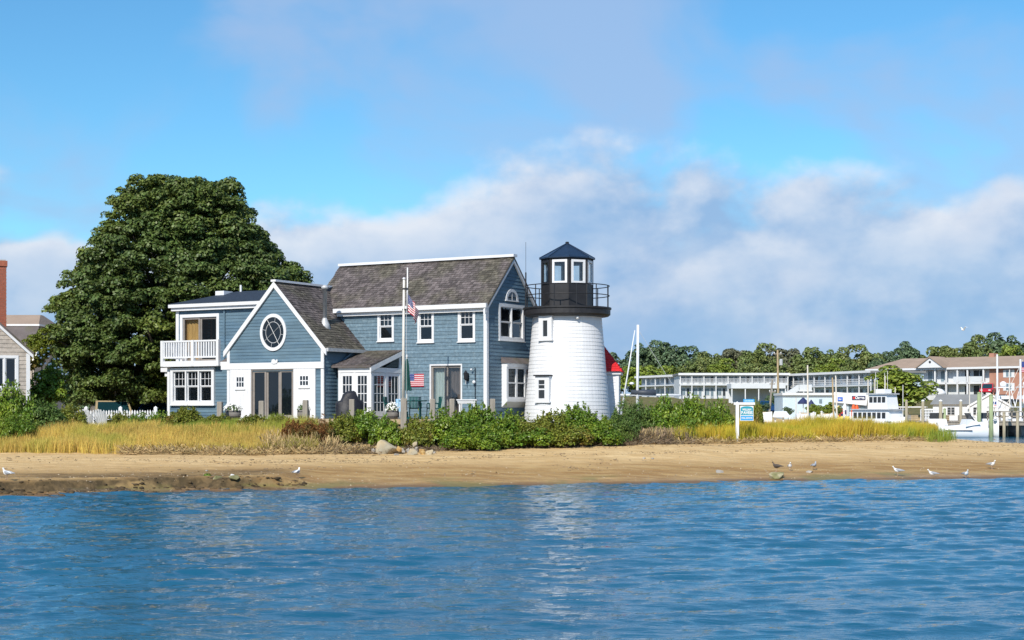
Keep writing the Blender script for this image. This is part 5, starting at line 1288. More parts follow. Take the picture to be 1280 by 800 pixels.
def car(loc, rz, label, paint, roof_trim, L_=4.6, Wd=1.86, H=1.68, suv=True):
    o = empty('parked_car', loc, rz, label, 'car', 'cars parked behind the fence')
    # body in cross sections along x (front = +x)
    hx = L_ / 2; belt = .98 if suv else .86
    b = MB(); side = [(-hx, .45), (-hx, belt), (hx * .45, belt), (hx * .96, belt - .16), (hx, .6), (hx, .4), (hx * .9, .3), (-hx * .95, .3)]
    b.prism([(x, -Wd / 2, z) for x, z in side], (0, Wd, 0)); b.build('body', paint, o)
    c = MB(); xb0, xb1, xt0, xt1 = -hx * (.97 if suv else .75), hx * .42, -hx * (.86 if suv else .45), hx * .06
    wb, wt_ = Wd / 2 - .03, Wd / 2 - .17
    c.hexa([(xb0, -wb, belt), (xb1, -wb, belt), (xb1, wb, belt), (xb0, wb, belt), (xt0, -wt_, H), (xt1, -wt_, H), (xt1, wt_, H), (xt0, wt_, H)]); c.build('cabin', roof_trim, o)
    def quad(p, nm):
        m_ = MB(); p = [Vector(q) for q in p]; nn = (p[1] - p[0]).cross(p[3] - p[0]).normalized()
        m_.prism([q + nn * .004 for q in p], nn * .012); m_.build(nm, 'car_glass', o)
    def lerp(a, b_, t_): return [a[i] + (b_[i] - a[i]) * t_ for i in range(3)]
    A, B_, C_, D = (xb1, -wb, belt), (xb1, wb, belt), (xt1, wt_, H), (xt1, -wt_, H)
    def inset(A, B_, C_, D, l=.06, r=.94, lo=.08, hi=.9):
        return [lerp(lerp(A, B_, l), lerp(D, C_, l), lo), lerp(lerp(A, B_, r), lerp(D, C_, r), lo), lerp(lerp(A, B_, r), lerp(D, C_, r), hi), lerp(lerp(A, B_, l), lerp(D, C_, l), hi)]
    quad(inset(A, B_, C_, D), 'windscreen')
    quad(inset((xb0, wb, belt), (xb0, -wb, belt), (xt0, -wt_, H), (xt0, wt_, H)), 'rear_window')
    for s0, s1 in ((.04, .32), (.36, .63), (.67, .95)):
        quad(inset((xb0, -wb, belt), (xb1, -wb, belt), (xt1, -wt_, H), (xt0, -wt_, H), s0, s1), 'side_window')
        quad(inset((xb1, wb, belt), (xb0, wb, belt), (xt0, wt_, H), (xt1, wt_, H), s0, s1), 'side_window')
    for sx in (-1, 1):
        for sy in (-1, 1):
            w = MB(); n = 20; vs = []; fs = []
            for (r_, y) in ((.2, 0), (.33, 0), (.35, .03), (.35, .19), (.33, .22), (.2, .22)):
                for k in range(n): t_ = 2 * math.pi * k / n; vs.append((r_ * math.cos(t_), y, r_ * math.sin(t_)))
            for i in range(5):
                for k in range(n): fs.append((i * n + k, i * n + (k + 1) % n, (i + 1) * n + (k + 1) % n, (i + 1) * n + k))
            w.add(vs, fs); wo3 = w.build('wheel', 'tyre', o); wo3.location = (sx * hx * .62, (-Wd / 2 - .01) if sy < 0 else (Wd / 2 - .21), .35)
            rm = MB(); rm.lathe([(.2, .02), (.2, .20)], 12); ro = rm.build('rim', 'galv', wo3); ro.rotation_euler.x = R(-90)
    for sy in (-1, 1):
        h = MB(); h.box(hx - .03, hx + .012, sy * .62 - .16, sy * .62 + .16, .58, .74); h.build('headlight', 'white', o)
        t_ = MB(); t_.box(-hx - .012, -hx + .03, sy * .72 - .1, sy * .72 + .1, .6, .9); t_.build('tail_light', 'red_paint', o)
        mr_ = MB(); mr_.box(hx * .3, hx * .36, sy * (Wd / 2 + .08) - .08, sy * (Wd / 2 + .08) + .08, belt, belt + .15); mr_.build('mirror', paint, o)
    return o
cY = 75.5; cx_ = WX(140, cY)
car((cx_, cY, WZ(500.8, cY) - 1.7), R(-70), 'dark teal suv with pale window trim parked behind the picket fence', 'car_teal', 'car_gold', H=1.7)
cx_ = WX(190, cY); car((cx_, cY + 1, WZ(504, cY + 1) - 1.55), R(-100), 'blue car parked behind the fence beside the house corner', 'car_blue', 'car_blue', 4.4, 1.78, 1.55, False)
b = MB(); b.tube([(0, 0, 0), (0, 0, 1.4)], .035, 8); o = b.build('marker_post', 'white', None); o.location = (WX(144.5, 78), 78, WZ(490, 78) - 1.4); tag(o, 'thin white marker post rising behind the parked suv', 'post')
b2 = MB(); b2.lathe([(.05, 0), (.05, .03), (.01, .06)], 8, (0, 0, 1.4)); b2.build('post_cap', 'white', o)

# ---- neighbour's shingled house at the left edge
nY = 64.0; ncx = WX(-62, nY); nb_ = gz(-20, 64) - .1
hw = 3.45; NR = R(21); ncx = WX(36.5, nY) - hw * math.cos(NR); nyc = nY - hw * math.sin(NR)
nh = empty('shingled_cottage', (ncx, nyc, nb_), NR, 'weathered shingle cottage gable with white trim at the left edge', 'house')
ez = WZ(438.5, nY) - nb_; pk = ez + hw * .92
fr = Frame((0, 0, 0), (1, 0, 0), (0, -1, 0))
wx0, wx1 = hw - 1.95, hw - .42; wz0_, wz1_ = WZ(487, nY) - nb_, WZ(444.5, nY) - nb_
_h = house; house = nh
opn = win(nh, fr, wx0, wx1, wz0_, wz1_, trim=.11, units=3, hung=False, rows=(0, 0))
def lim_n(z):
    if z <= ez: return (-hw, hw)
    q = (z - ez) / (pk - ez) * hw; return (-hw + q, hw - q)
siding(nh, 'wall', fr, -.3, pk, lim_n, [opn], 'shingle_course', 'shingle_old', h=.17)
rake(fr, hw + .16, ez - .1, 0, pk + .07, .15, .03, .1); rake(fr, -hw - .16, ez - .1, 0, pk + .07, .15, .03, .1)
house = _h
cb = MB(); fbox(cb, fr, hw - .12, hw + .03, -.3, ez - .12, 0, .045); cb.build('corner_board', 'white', nh)
b = MB(); b.box(-hw, -hw + .1, .1, 7, -.3, ez); b.box(hw - .1, hw, .1, 7, -.3, ez); b.box(-hw, hw, 6.9, 7, -.3, ez); b.build('back_wall', 'shingle_old', nh)
b = MB()
for sg_ in (-1, 1):
    xe = sg_ * (hw + .18); ze = ez - .18
    b.hexa([(xe, -.12, ze), (0, -.12, pk - .0), (0, 7.2, pk), (xe, 7.2, ze), (xe, -.12, ze + .1), (0, -.12, pk + .1), (0, 7.2, pk + .1), (xe, 7.2, ze + .1)])
b.build('roof', 'shingle', nh)
b = MB(); b.box(-hw + .15, hw - .15, .15, 6.8, -.1, 0); b.build('floor', 'inside', nh)
# brick chimney
chx, chY = WX(1.5, 66.5), 66.5; ch = MB(); kk = 66.5 / F
x0, x1 = -.36, .36; zt_ = WZ(326, chY) - nb_
cwx, cwy = WX(-3.4, chY) - ncx, chY - nyc; chm = empty('chimney', (cwx * math.cos(NR) + cwy * math.sin(NR), -cwx * math.sin(NR) + cwy * math.cos(NR) - 2.55, 0)); chm.parent = nh
b = MB(); b.box(x0 + .01, x1 - .01, 2.21, 2.89, ez, zt_ - .02); b.build('chimney_core', 'mortar', chm)
bh = .075
vs_n = MB(); 
for k in range(int((zt_ - 2.2) / bh)):
    z = 2.2 + k * bh; q = .1 * (k % 2); x = x0
    while x < x1 - .02:
        e = min(x1, x + (.2 if x > x0 else .2 - q)); vs_n.box(x + .004, e - .004, 2.2, 2.35, z + .005, z + bh - .005); x = e
    y = 2.36
    while y < 2.9: vs_n.box(x1 - .1, x1, y, y + .19, z + .005, z + bh - .005); y += .2
o = vs_n.build('bricks', 'brick', chm); o['kind'] = 'stuff'
b = MB(); b.box(x0 - .03, x1 + .035, 2.16, 2.94, zt_ - .25, zt_ - .02); b.build('chimney_collar', 'brick', chm)
b = MB(); b.box(x0 + .03, x1 - .03, 2.24, 2.86, zt_ - .02, zt_ + .03); b.build('chimney_cap', 'mortar', chm)
b = MB(); b.tube([(0, 0, 0), (0, 0, .55)], .1, 10); b.build('flue', 'galv', chm).location = (x0 + .35, 2.55, zt_ + .03)
# gambrel house farther back
gY_ = 96.0; g0 = gz(WX(10, gY_), gY_); gb = empty('gambrel_house', (WX(0, gY_), gY_, g0), 0, 'brown-roofed gambrel house behind the brick chimney', 'house')
zr, zm, ze = WZ(391, gY_) - g0, WZ(405, gY_) - g0, WZ(437, gY_) - g0
xr, xm, xe = WX(37, gY_) - WX(0, gY_), WX(48.5, gY_) - WX(0, gY_), WX(58, gY_) - WX(0, gY_)
b = MB(); b.hexa([(-7, 0, zm), (xm, 0, zm), (xm, 5, zm), (-7, 5, zm), (-7, 2.2, zr), (xr, 2.2, zr), (xr, 2.8, zr), (-7, 2.8, zr)]); b.build('upper_roof', 'tan_roof', gb)
b = MB(); b.box(-7, xm + .05, -.05, 5.05, zm - .12, zm - .004); b.build('roof_trim', 'white', gb)
b = MB(); b.hexa([(-7, -1.2, ze), (xe - .2, -1.2, ze), (xe - .2, 6, ze), (-7, 6, ze), (-7, .0, zm - .125), (xm, .0, zm - .125), (xm, 5, zm - .125), (-7, 5, zm - .125)]); b.build('lower_roof', 'shingle', gb)
b = MB(); b.box(-7, xe - .5, -.9, 5.8, 0, ze - .003); b.build('wall', 'shingle_old', gb)
# ================================================================== VEGETATION
def unit(v): return v / np.maximum(1e-6, np.linalg.norm(v, axis=1))[:, None]
def leaf_mesh(name, C, Nn, size, r_, aspect=.62, fold=.22):
    """diamond leaves: centre C, facing Nn"""
    n = len(C); Nn = unit(Nn); a = unit(np.cross(Nn, unit(r_.normal(0, 1, (n, 3))))); b = np.cross(Nn, a)
    s = np.asarray(size)[:, None] if np.ndim(size) else np.full((n, 1), size)
    V = np.empty((n, 4, 3)); V[:, 0] = C - a * s; V[:, 1] = C + b * s * aspect + Nn * s * fold; V[:, 2] = C + a * s; V[:, 3] = C - b * s * aspect + Nn * s * fold
    Fq = np.arange(n * 4).reshape(n, 4)
    return np_mesh(name, V.reshape(-1, 3), Fq)
def clump_leaves(centers, radii, per, r_, up=.35, shell=.45, squash=.8):
    C, D = [], []
    for c, r in zip(centers, radii):
        n = int(per * (r / np.mean(radii)) ** 2)
        d = unit(r_.normal(0, 1, (n, 3))); d[:, 2] = np.where(d[:, 2] < -.45, -d[:, 2], d[:, 2])
        rr_ = r * (1 - shell * r_.random(n) ** 1.6)
        p = c + d * rr_[:, None] * np.array([1, 1, squash]); C.append(p)
        D.append(d * .8 + np.array([0, 0, up]) + r_.normal(0, .45, (n, 3)))
    return np.concatenate(C), np.concatenate(D)

# ---- big maple behind the house
mY = 79.0; K_ = mY / F; mz0 = gz(WX(215, mY), mY)
prof = [(223, 166, 276), (234, 150, 300), (249, 141, 314), (266, 135, 324), (286, 132, 330), (302, 112, 342), (320, 96, 358), (340, 80, 378), (360, 74, 392), (385, 66, 402), (415, 60, 404), (445, 60, 400), (475, 68, 388), (500, 78, 365)]
pz = np.array([WZ(p[0], mY) for p in prof])[::-1]; pl = np.array([WX(p[1], mY) for p in prof])[::-1]; pr_ = np.array([WX(p[2], mY) for p in prof])[::-1]
rM = np.random.default_rng(5); lobes = []
tries = 0
while len(lobes) < 230 and tries < 60000:
    tries += 1
    z = rM.uniform(pz[0] - .2, pz[-1]); l, r = np.interp(z, pz, pl), np.interp(z, pz, pr_); cx, hw = (l + r) / 2, (r - l) / 2
    R0 = rM.uniform(.7, 1.5); a = rM.uniform(0, 2 * math.pi); q = 1 - .25 * rM.random() ** 2
    z = min(z, pz[-1] - R0 * .72)
    x = cx + math.cos(a) * max(.05, hw - R0 * .92) * q; y = mY + math.sin(a) * max(.05, hw * .85 - R0 * .8) * q
    if y > mY + 3.2: continue
    c = np.array([x, y, z])
    if any(np.sum(((c - d) * [1, 1, 1.25]) ** 2) < (.47 * (R0 + e)) ** 2 for d, e in lobes): continue
    lobes.append((c, R0))
cs, rs = [], []
for c, R0 in lobes:
    n = int(6 + 6 * R0 ** 2)
    d = unit(rM.normal(0, 1, (n, 3))); d[:, 2] = np.where(d[:, 2] < -.25, -d[:, 2], d[:, 2])
    for k in range(n): cs.append(c + d[k] * R0 * rM.uniform(.62, .95) * np.array([1, 1, .66])); rs.append(rM.uniform(.26, .5))
for k in range(200):   # inner foliage that closes the crown
    z = rM.uniform(pz[0] - .3, pz[-1] - 1.2); l, r = np.interp(z, pz, pl), np.interp(z, pz, pr_); a = rM.uniform(0, 6.283); q = rM.uniform(.1, .62)
    cs.append(np.array([(l + r) / 2 + math.cos(a) * (r - l) / 2 * q, mY + math.sin(a) * (r - l) * .4 * q, z])); rs.append(rM.uniform(.6, .9))
C, D = clump_leaves(cs, rs, 125, rM, up=.45, shell=.5, squash=.72)
maple = empty('maple_tree', (WX(215, mY), mY, mz0), 0, 'huge dense dark green maple tree rising behind the left end of the house', 'tree')
off = np.array([WX(215, mY), mY, mz0])
link_mesh('crown', leaf_mesh('crown', C - off, D, rM.uniform(.05, .115, len(C)), rM), 'leaf_maple', maple)
b = MB(); b.tube([(0, 0, -.2), (.05, 0, .8), (0, .1, 2.2), (.1, 0, 4.5), (-.1, 0, 8)], [.62, .45, .40, .3, .12], 14); b.build('trunk', 'bark', maple, True)
lim = MB()
for k in range(22):
    c = cs[int(rM.integers(len(cs)))] - off; h = min(6.5, max(1.6, c[2] * .55)); p0 = Vector((0, 0, h)); p2 = Vector(c); p1 = (p0 + p2) / 2 + Vector((0, 0, -.3))
    lim.tube([p0, p1, p2], [.15, .09, .03], 7)
lo = lim.build('limb', 'bark', maple, True); lo['kind'] = 'stuff'

# ---- trees on the far hill: four crown prototypes, copied with their own size
def far_proto(seed, n_cl, per, leaf):
    r_ = np.random.default_rng(seed); cs, rs = [], []
    nl = 5 + seed % 3; lob = [(unit(r_.normal(0, 1, (1, 3)))[0] * r_.uniform(.3, .62) * [1, 1, .9], r_.uniform(.40, .58)) for _ in range(nl)] + [(np.array([0, 0, -.1]), .74), (np.array([.2, -.1, -.2]), .68)]
    for i in range(n_cl):
        d = unit(r_.normal(0, 1, (1, 3)))[0]; lc, lr = lob[i % len(lob)]
        cs.append(lc + d * lr * r_.uniform(.6, .95)); rs.append(r_.uniform(.15, .30))
    C, D = clump_leaves(cs, rs, per, r_, up=.5, shell=.3, squash=.8)
    return leaf_mesh('crown', C, D, r_.uniform(leaf * .6, leaf * 1.3, len(C)), r_)
FP = [far_proto(41, 90, 110, .058), far_proto(42, 84, 115, .058), far_proto(43, 100, 100, .055), far_proto(44, 76, 120, .06)]
FPM = {}
tr_m = MB(); tr_m.tube([(0, 0, -1.0), (.03, 0, -.2), (0, .02, .5)], [.075, .05, .015], 8); trm = bpy.data.meshes.new('trunk'); trm.from_pydata(tr_m.v, [], tr_m.f); trm.materials.append(MAT['bark'])
def far_tree(name, px, top, wpx, Y, proto, mt, label, bot=None, group='trees on the far hill', hs=None):
    X = WX(px, Y); z0 = gz(X, Y); zt_ = WZ(top, Y); rx = wpx * Y / F / 2
    rx *= 1.12; rz_ = min(rx * 1.15, (zt_ - z0) * .52) if hs is None else hs * Y / F / 2
    o = empty(name, (X, Y, z0), 0, label, 'tree', group)
    if (proto, mt) not in FPM:
        m_ = FP[proto].copy(); m_.materials.clear(); m_.materials.append(MAT[mt]); FPM[(proto, mt)] = m_
    c = link_mesh('crown', FPM[(proto, mt)], None, o); c.scale = (rx, rx, rz_); c.location.z = zt_ - z0 - rz_ * .97; c.rotation_euler.z = rnd.uniform(0, 6.28)
    t_ = link_mesh('trunk', trm, None, o); hh_ = c.location.z + .2 * rz_; t_.scale = (rx, rx, hh_ / 1.5); t_.location.z = hh_ / 1.5 - .3
    return o
# ---- shrubs: prototypes about 1.2 m across the half width, 1.25 m high, copied with their own scale
def shrub_proto(seed, nclump, per, leaf, spiky=0.0):
    r_ = np.random.default_rng(seed); cs, rs = [], []
    for i in range(nclump):
        a = r_.uniform(0, 6.283); q = math.sqrt(r_.random()); zc = (1 - .55 * q ** 2) * r_.uniform(.2, 1.0)
        cs.append(np.array([math.cos(a) * q * 1.0, math.sin(a) * q * .85, max(.12, zc * 1.0)])); rs.append(r_.uniform(.14, .30))
    C, D = clump_leaves(cs, rs, per, r_, up=.4, shell=.7, squash=.85)
    if spiky:   # loose sprigs above the outline
        n = int(len(C) * spiky); a = r_.uniform(0, 6.283, 26); q = np.sqrt(r_.random(26)); idx = r_.integers(0, 26, n)
        bx_, by_ = np.cos(a) * q, np.sin(a) * q * .8; h0 = (1 - .5 * q ** 2) * 1.02; t_ = r_.random(n)
        S = np.stack([bx_[idx] + r_.normal(0, .035, n), by_[idx] + r_.normal(0, .035, n), h0[idx] + t_ * .3 * r_.uniform(.4, 1.2, 26)[idx]], -1)
        C = np.concatenate([C, S]); D = np.concatenate([D, r_.normal(0, 1, (n, 3)) + [0, -.4, .4]])
    C[:, 2] = np.maximum(C[:, 2], .02)
    me = leaf_mesh('foliage', C, D, leaf * (.45 + .95 * r_.random(len(C)) ** 1.5), r_)
    st = MB()
    for k in range(14):
        c = cs[int(r_.integers(len(cs)))]; st.tube([(c[0] * .3, c[1] * .3, -.25), (c[0] * .6, c[1] * .6, c[2] * .45), tuple(c)], [.02, .014, .006], 4)
    sm_ = bpy.data.meshes.new('stems'); sm_.from_pydata(st.v, [], st.f); sm_.materials.append(MAT['twig'])
    return me, sm_
PROTO = {'a': shrub_proto(31, 100, 125, .046, .04), 'b': shrub_proto(32, 110, 115, .050, .03), 'c': shrub_proto(33, 90, 140, .044, .08), 'd': shrub_proto(34, 110, 110, .034, .03)}
def shrub(name, px, top, wpx, Y, proto, mt, label, group='shrubs along the shore', depth=1.0, rz=None, cat='bush'):
    X = WX(px, Y); z0 = gz(X, Y); h = WZ(top, Y) - z0; sx = wpx * Y / F / 2.35
    o = empty(name, (X, Y, z0), rnd.uniform(0, 6.28) if rz is None else rz, label, cat, group)
    f, s = PROTO[proto]
    fm = f.copy(); fm.materials.clear(); fm.materials.append(MAT[mt])
    a = link_mesh('foliage', fm, None, o); b_ = link_mesh('stems', s, None, o)
    o.scale = (sx, sx * depth, h / 1.14)
    return o
SH = [('rose_bush', 452, 512, 62, 59.3, 'a', 'leaf_rose', 'rounded green rose bush in front of the covered grill'),
      ('rose_bush', 482, 519, 38, 58.6, 'b', 'leaf_rose', 'green rose bush above the largest boulder, left of the flagpole'),
      ('rose_bush', 428, 520, 44, 58.6, 'c', 'leaf_olive', 'yellowing rose bush between the rusty shrub and the green bush'),
      ('rusty_shrub', 396, 521, 52, 58.0, 'd', 'leaf_rust', 'rust-brown shrub before the right-hand barn door', ),
      ('rusty_shrub', 366, 527, 40, 57.4, 'c', 'leaf_rust', 'orange-brown low shrub below the glass door'),
      ('rose_bush', 522, 519, 44, 58.6, 'b', 'leaf_olive', 'bush right of the flagpole base above the rock pile'),
      ('rose_bush', 560, 511, 66, 59.2, 'a', 'leaf_rose', 'bright green rose bush below the sliding door'),
      ('rose_bush', 597, 508, 58, 59.6, 'c', 'leaf_rose', 'tallest rose bush below the trough planter'),
      ('rose_bush', 634, 513, 62, 59.6, 'b', 'leaf_rose', 'green bush below the right corner of the main house'),
      ('rose_bush', 610, 530, 56, 58.5, 'a', 'leaf_rose', 'low green bush spilling onto the sand under the tallest rose bush'),
      ('rose_bush', 662, 519, 60, 59.7, 'd', 'leaf_olive', 'olive green bush at the left foot of the lighthouse'),
      ('rose_bush', 690, 516, 52, 60.2, 'c', 'leaf_olive', 'yellow-green bush before the lower lighthouse window'),
      ('rose_bush', 722, 509, 58, 60.6, 'c', 'leaf_rose', 'sprawling green bush with tall sprigs before the lighthouse'),
      ('rose_bush', 748, 517, 46, 60.6, 'a', 'leaf_rose', 'darker bush at the right foot of the lighthouse'),
      ('rose_bush', 712, 530, 60, 59.4, 'b', 'leaf_olive', 'low olive bush in front of the lighthouse by the sand'),
      ('juniper', 788, 498, 70, 61.6, 'd', 'leaf_juniper', 'dark dense juniper mound below the red-roofed annex'),
      ('juniper', 776, 517, 46, 60.8, 'd', 'leaf_juniper', 'low dark juniper at the front of the juniper mound'),
      ('hedge_bush', 832, 495, 60, 63.0, 'b', 'leaf_rose', 'green hedge bush under the sailing boat mast'),
      ('hedge_bush', 868, 494, 58, 63.4, 'a', 'leaf_rose', 'green hedge bush in the middle right of the juniper'),
      ('hedge_bush', 898, 500, 48, 63.6, 'b', 'leaf_rose', 'green hedge bush just left of the sign post'),
      ('hedge_bush', 850, 516, 70, 62.3, 'd', 'leaf_rose', 'lower green bush in front of the hedge'),
      ('hedge_bush', 945, 503, 24, 66.0, 'c', 'leaf_olive', 'small yellow-green bush right behind the sign panel'),
      ('weed_patch', 232, 510, 60, 60.6, 'c', 'leaf_olive', 'tall green weeds below the three-part window'),
      ('weed_patch', 274, 517, 40, 60.0, 'a', 'leaf_olive', 'weeds before the left barn door'),
      ('weed_patch', 318, 519, 52, 59.6, 'c', 'leaf_olive', 'flowering weeds below the glass door'),
      ('weed_patch', 350, 518, 40, 59.4, 'b', 'leaf_olive', 'yellow-green weeds right of the glass door'),
      ('weed_patch', 200, 514, 40, 62.0, 'b', 'leaf_rose', 'green weeds at the left foot of the house'),
      ('rose_bush', 12, 478, 76, 60.2, 'b', 'leaf_rose', 'large rose bush before the shingled cottage window'),
      ('rose_bush', 52, 500, 66, 60.4, 'a', 'leaf_juniper', 'dark green rose bush right of the cottage'),
      ('rose_bush', 88, 508, 52, 61.8, 'c', 'leaf_olive', 'reddish rose bush left of the picket fence'),
      ('rose_bush', 20, 512, 60, 58.6, 'd', 'leaf_rose', 'low green bush at the left edge above the golden grass'),
      ('weed_patch', 150, 517, 46, 63.8, 'c', 'leaf_olive', 'green weeds hiding the middle of the picket fence'),
      ('weed_patch', 176, 516, 44, 63.4, 'a', 'leaf_rose', 'green weeds at the right end of the picket fence'),
      ('weed_patch', 68, 514, 50, 60.6, 'c', 'leaf_rose', 'low green weeds left of the lawn chairs'),
      ('rose_bush', 580, 534, 60, 58.3, 'c', 'leaf_rose', 'low green bush at the sand below the bright rose bush'),
      ('rose_bush', 668, 534, 66, 59.3, 'b', 'leaf_rose', 'low green bush at the sand left of the lighthouse foot'),
      ('rose_bush', 745, 530, 56, 60.0, 'b', 'leaf_rose', 'low green bush at the sand right of the lighthouse foot'),
      ('hedge_bush', 815, 512, 60, 62.4, 'a', 'leaf_rose', 'green bush between the juniper mound and the hedge'),
      ('hydrangea', 58, 452, 52, 70.0, 'b', 'leaf_rose', 'tall hydrangea with white blooms beside the cottage'),
      ('vine_shrub', 52, 408, 44, 76.0, 'c', 'leaf_lime', 'yellow-green vine clump between cottage and maple'),
      ('vine_shrub', 40, 425, 34, 74.0, 'd', 'leaf_olive', 'reddish vine clump over the cottage roof edge'),
      ('young_shrub', 178, 481, 44, 77.5, 'c', 'leaf_lime', 'bright lime green shrub behind the parked cars'),
      ('young_shrub', 152, 487, 36, 78.0, 'b', 'leaf_lime', 'small yellow-green shrub left of the white marker post')]
for s_ in SH:
    nm, px, top, w, Y, pr, mt, lb = s_
    if 380 < px < 780: Y -= .45; w *= 1.25
    if nm in ('hydrangea', 'vine_shrub'):
        o = far_tree(nm, px, top, w, Y, {'a': 0, 'b': 1, 'c': 2, 'd': 3}[pr], mt, lb, group='shrubs along the shore'); o['category'] = 'bush'
    else: o = shrub(nm, px, top, w, Y, pr, mt, lb)
    if nm in ('hydrangea',) or 'white blooms' in lb or 'flowering' in lb:
        n = 34 if nm == 'hydrangea' else 14; r_ = np.random.default_rng(int(px)); d = unit(r_.normal(0, 1, (n, 3))); d[:, 2] = abs(d[:, 2]); d[:, 1] = -abs(d[:, 1])
        c = d * np.array([1.05, .95, 1.0]) * (1.0 if nm != 'hydrangea' else np.array([.75, .75, 1.6])); me = leaf_mesh('blossoms', c + [0, 0, .12 if nm != 'hydrangea' else 2.4], d + [0, -.5, .3], .06 if nm == 'hydrangea' else .035, r_, .9)
        q = link_mesh('blossoms', me, 'petal', o); q['kind'] = 'stuff'; q.rotation_euler.z = -o.rotation_euler.z
# planted barrels
for px, py, Y, w, lb in ((291.5, 520, 61.0, 20, 'flower barrel with white blooms before the left barn door'), (491, 521, 60.9, 15, 'half barrel of white flowers left of the flagpole'), (379.5, 519, 61.2, 16, 'low pot of dark leaves before the right barn door')):
    X = WX(px, Y); o = empty('flower_barrel', (X, Y, DZ), 0, lb, 'planter', 'planted barrels on the deck'); r0 = w * Y / F / 2
    b = MB(); b.lathe([(r0 * .82, 0), (r0 * 1.0, .18), (r0 * .98, .36), (r0 * .88, .36), (r0 * .86, .3)], 18); b.build('barrel', 'barrel', o, True)
    for z in (.08, .28):
        h = MB(); h.lathe([(r0 * (.93 if z < .2 else 1.005), z), (r0 * (.95 if z < .2 else 1.005), z + .03)], 18); h.build('hoop', 'black_metal', o)
    r_ = np.random.default_rng(int(px)); n = 420; d = unit(r_.normal(0, 1, (n, 3))); d[:, 2] = abs(d[:, 2]); c = d * r_.uniform(.3, 1, (n, 1)) * [r0 * 1.15, r0 * 1.1, .3] + [0, 0, .34]
    link_mesh('foliage', leaf_mesh('foliage', c, d + [0, 0, .3], r_.uniform(.025, .045, n), r_), 'leaf_juniper', o)
    if 'white' in lb:
        n = 60; d = unit(r_.normal(0, 1, (n, 3))); d[:, 2] = abs(d[:, 2]); d[:, 1] = -abs(d[:, 1]); c = d * [r0 * 1.2, r0 * 1.2, .32] + [0, 0, .36]
        link_mesh('blossoms', leaf_mesh('blossoms', c, d + [0, -.4, .3], .034, r_, .9), 'petal', o)['kind'] = 'stuff'

# ---- beach grass: every tuft is stuff
def grass(name, label, mt, pts, hmin, hmax, r_, lean=.28, wd=.007, segs=2):
    X, Y = pts[:, 0], pts[:, 1]; n = len(X); Z = ground(X, Y) - .03
    tuft = np.repeat(r_.beta(2.0, 2.4, n // 14 + 1), 14)[:n]; h = (hmin + (hmax - hmin) * (.75 * tuft + .35 * r_.random(n))) * (.86 + .28 * wob(X, Y, .8, 3)); a = np.repeat(r_.uniform(0, 6.283, n // 14 + 1), 14)[:n] + r_.normal(0, 1.1, n); dx = np.cos(a) * h * lean * r_.random(n) + .06 * h; dy = np.sin(a) * h * lean * r_.random(n)
    w = wd * r_.uniform(.7, 1.4, n); t_ = r_.uniform(0, 6.283, n) ; ux, uy = np.cos(t_) * w, np.sin(t_) * w * .6
    V = np.empty((n, 5, 3))
    V[:, 0] = np.stack([X - ux, Y - uy, Z], -1); V[:, 1] = np.stack([X + ux, Y + uy, Z], -1)
    V[:, 2] = np.stack([X + ux * .8 + dx * .35, Y + uy * .8 + dy * .35, Z + h * .6], -1); V[:, 3] = np.stack([X - ux * .8 + dx * .35, Y - uy * .8 + dy * .35, Z + h * .6], -1)
    V[:, 4] = np.stack([X + dx, Y + dy, Z + h], -1)
    b = (np.arange(n) * 5)[:, None]
    T = np.concatenate([b + [0, 1, 2], b + [0, 2, 3], b + [3, 2, 4]], 0)
    o = link_mesh(name, np_mesh(name, V.reshape(-1, 3), T), mt); tag(o, label, 'grass', None, 'stuff'); return o
def band(n, px0, px1, f0, f1, r_, spread=2.0):
    """points between the vegetation line + f0 and + f1 (metres)"""
    m = int(n / 14); px = r_.uniform(px0, px1, m); f = f0 + (f1 - f0) * r_.random(m)
    px = np.repeat(px, 14) + r_.normal(0, spread, m * 14); f = np.repeat(f, 14) + r_.normal(0, .16, m * 14)
    X = (px - 640) * 58 / F; yv = np.interp(X, VGX, VGY); Y = yv + f; X = (px - 640) * Y / F
    return np.stack([X, Y], -1)
rg_ = np.random.default_rng(21)
grass('golden_grass', 'tall golden beach grass along the left shore', 'grass_gold', np.concatenate([band(30000, -30, 200, .35, 5.2, rg_), band(20000, 200, 395, .35, 3.4, rg_)]), .26, .72, rg_, lean=.42)
grass('green_grass', 'green grass behind the golden grass before the fence', 'grass_green', np.concatenate([band(20000, -30, 200, 4.2, 7.0, rg_), band(7000, 200, 350, 2.8, 4.6, rg_)]), .3, .52, rg_)
grass('yellow_grass', 'yellow-green beach grass on the sand spit at the right', 'grass_yellow', np.concatenate([band(46000, 845, 1150, .2, 6.5, rg_), band(5000, 1140, 1168, .2, 4.5, rg_)]), .40, 1.05, rg_, lean=.34)
grass('spit_grass', 'greener grass thinning out at the tip of the spit', 'grass_green', np.concatenate([band(5200, 960, 1150, 3.5, 8.0, rg_), band(3000, 1128, 1166, .0, 3.5, rg_), band(900, 1160, 1190, -.6, 2.0, rg_, 5.0)]), .4, .85, rg_)
grass('gap_grass', 'sparse grass in the gap under the deck', 'grass_green', band(1800, 480, 520, .8, 2.6, rg_), .1, .3, rg_)
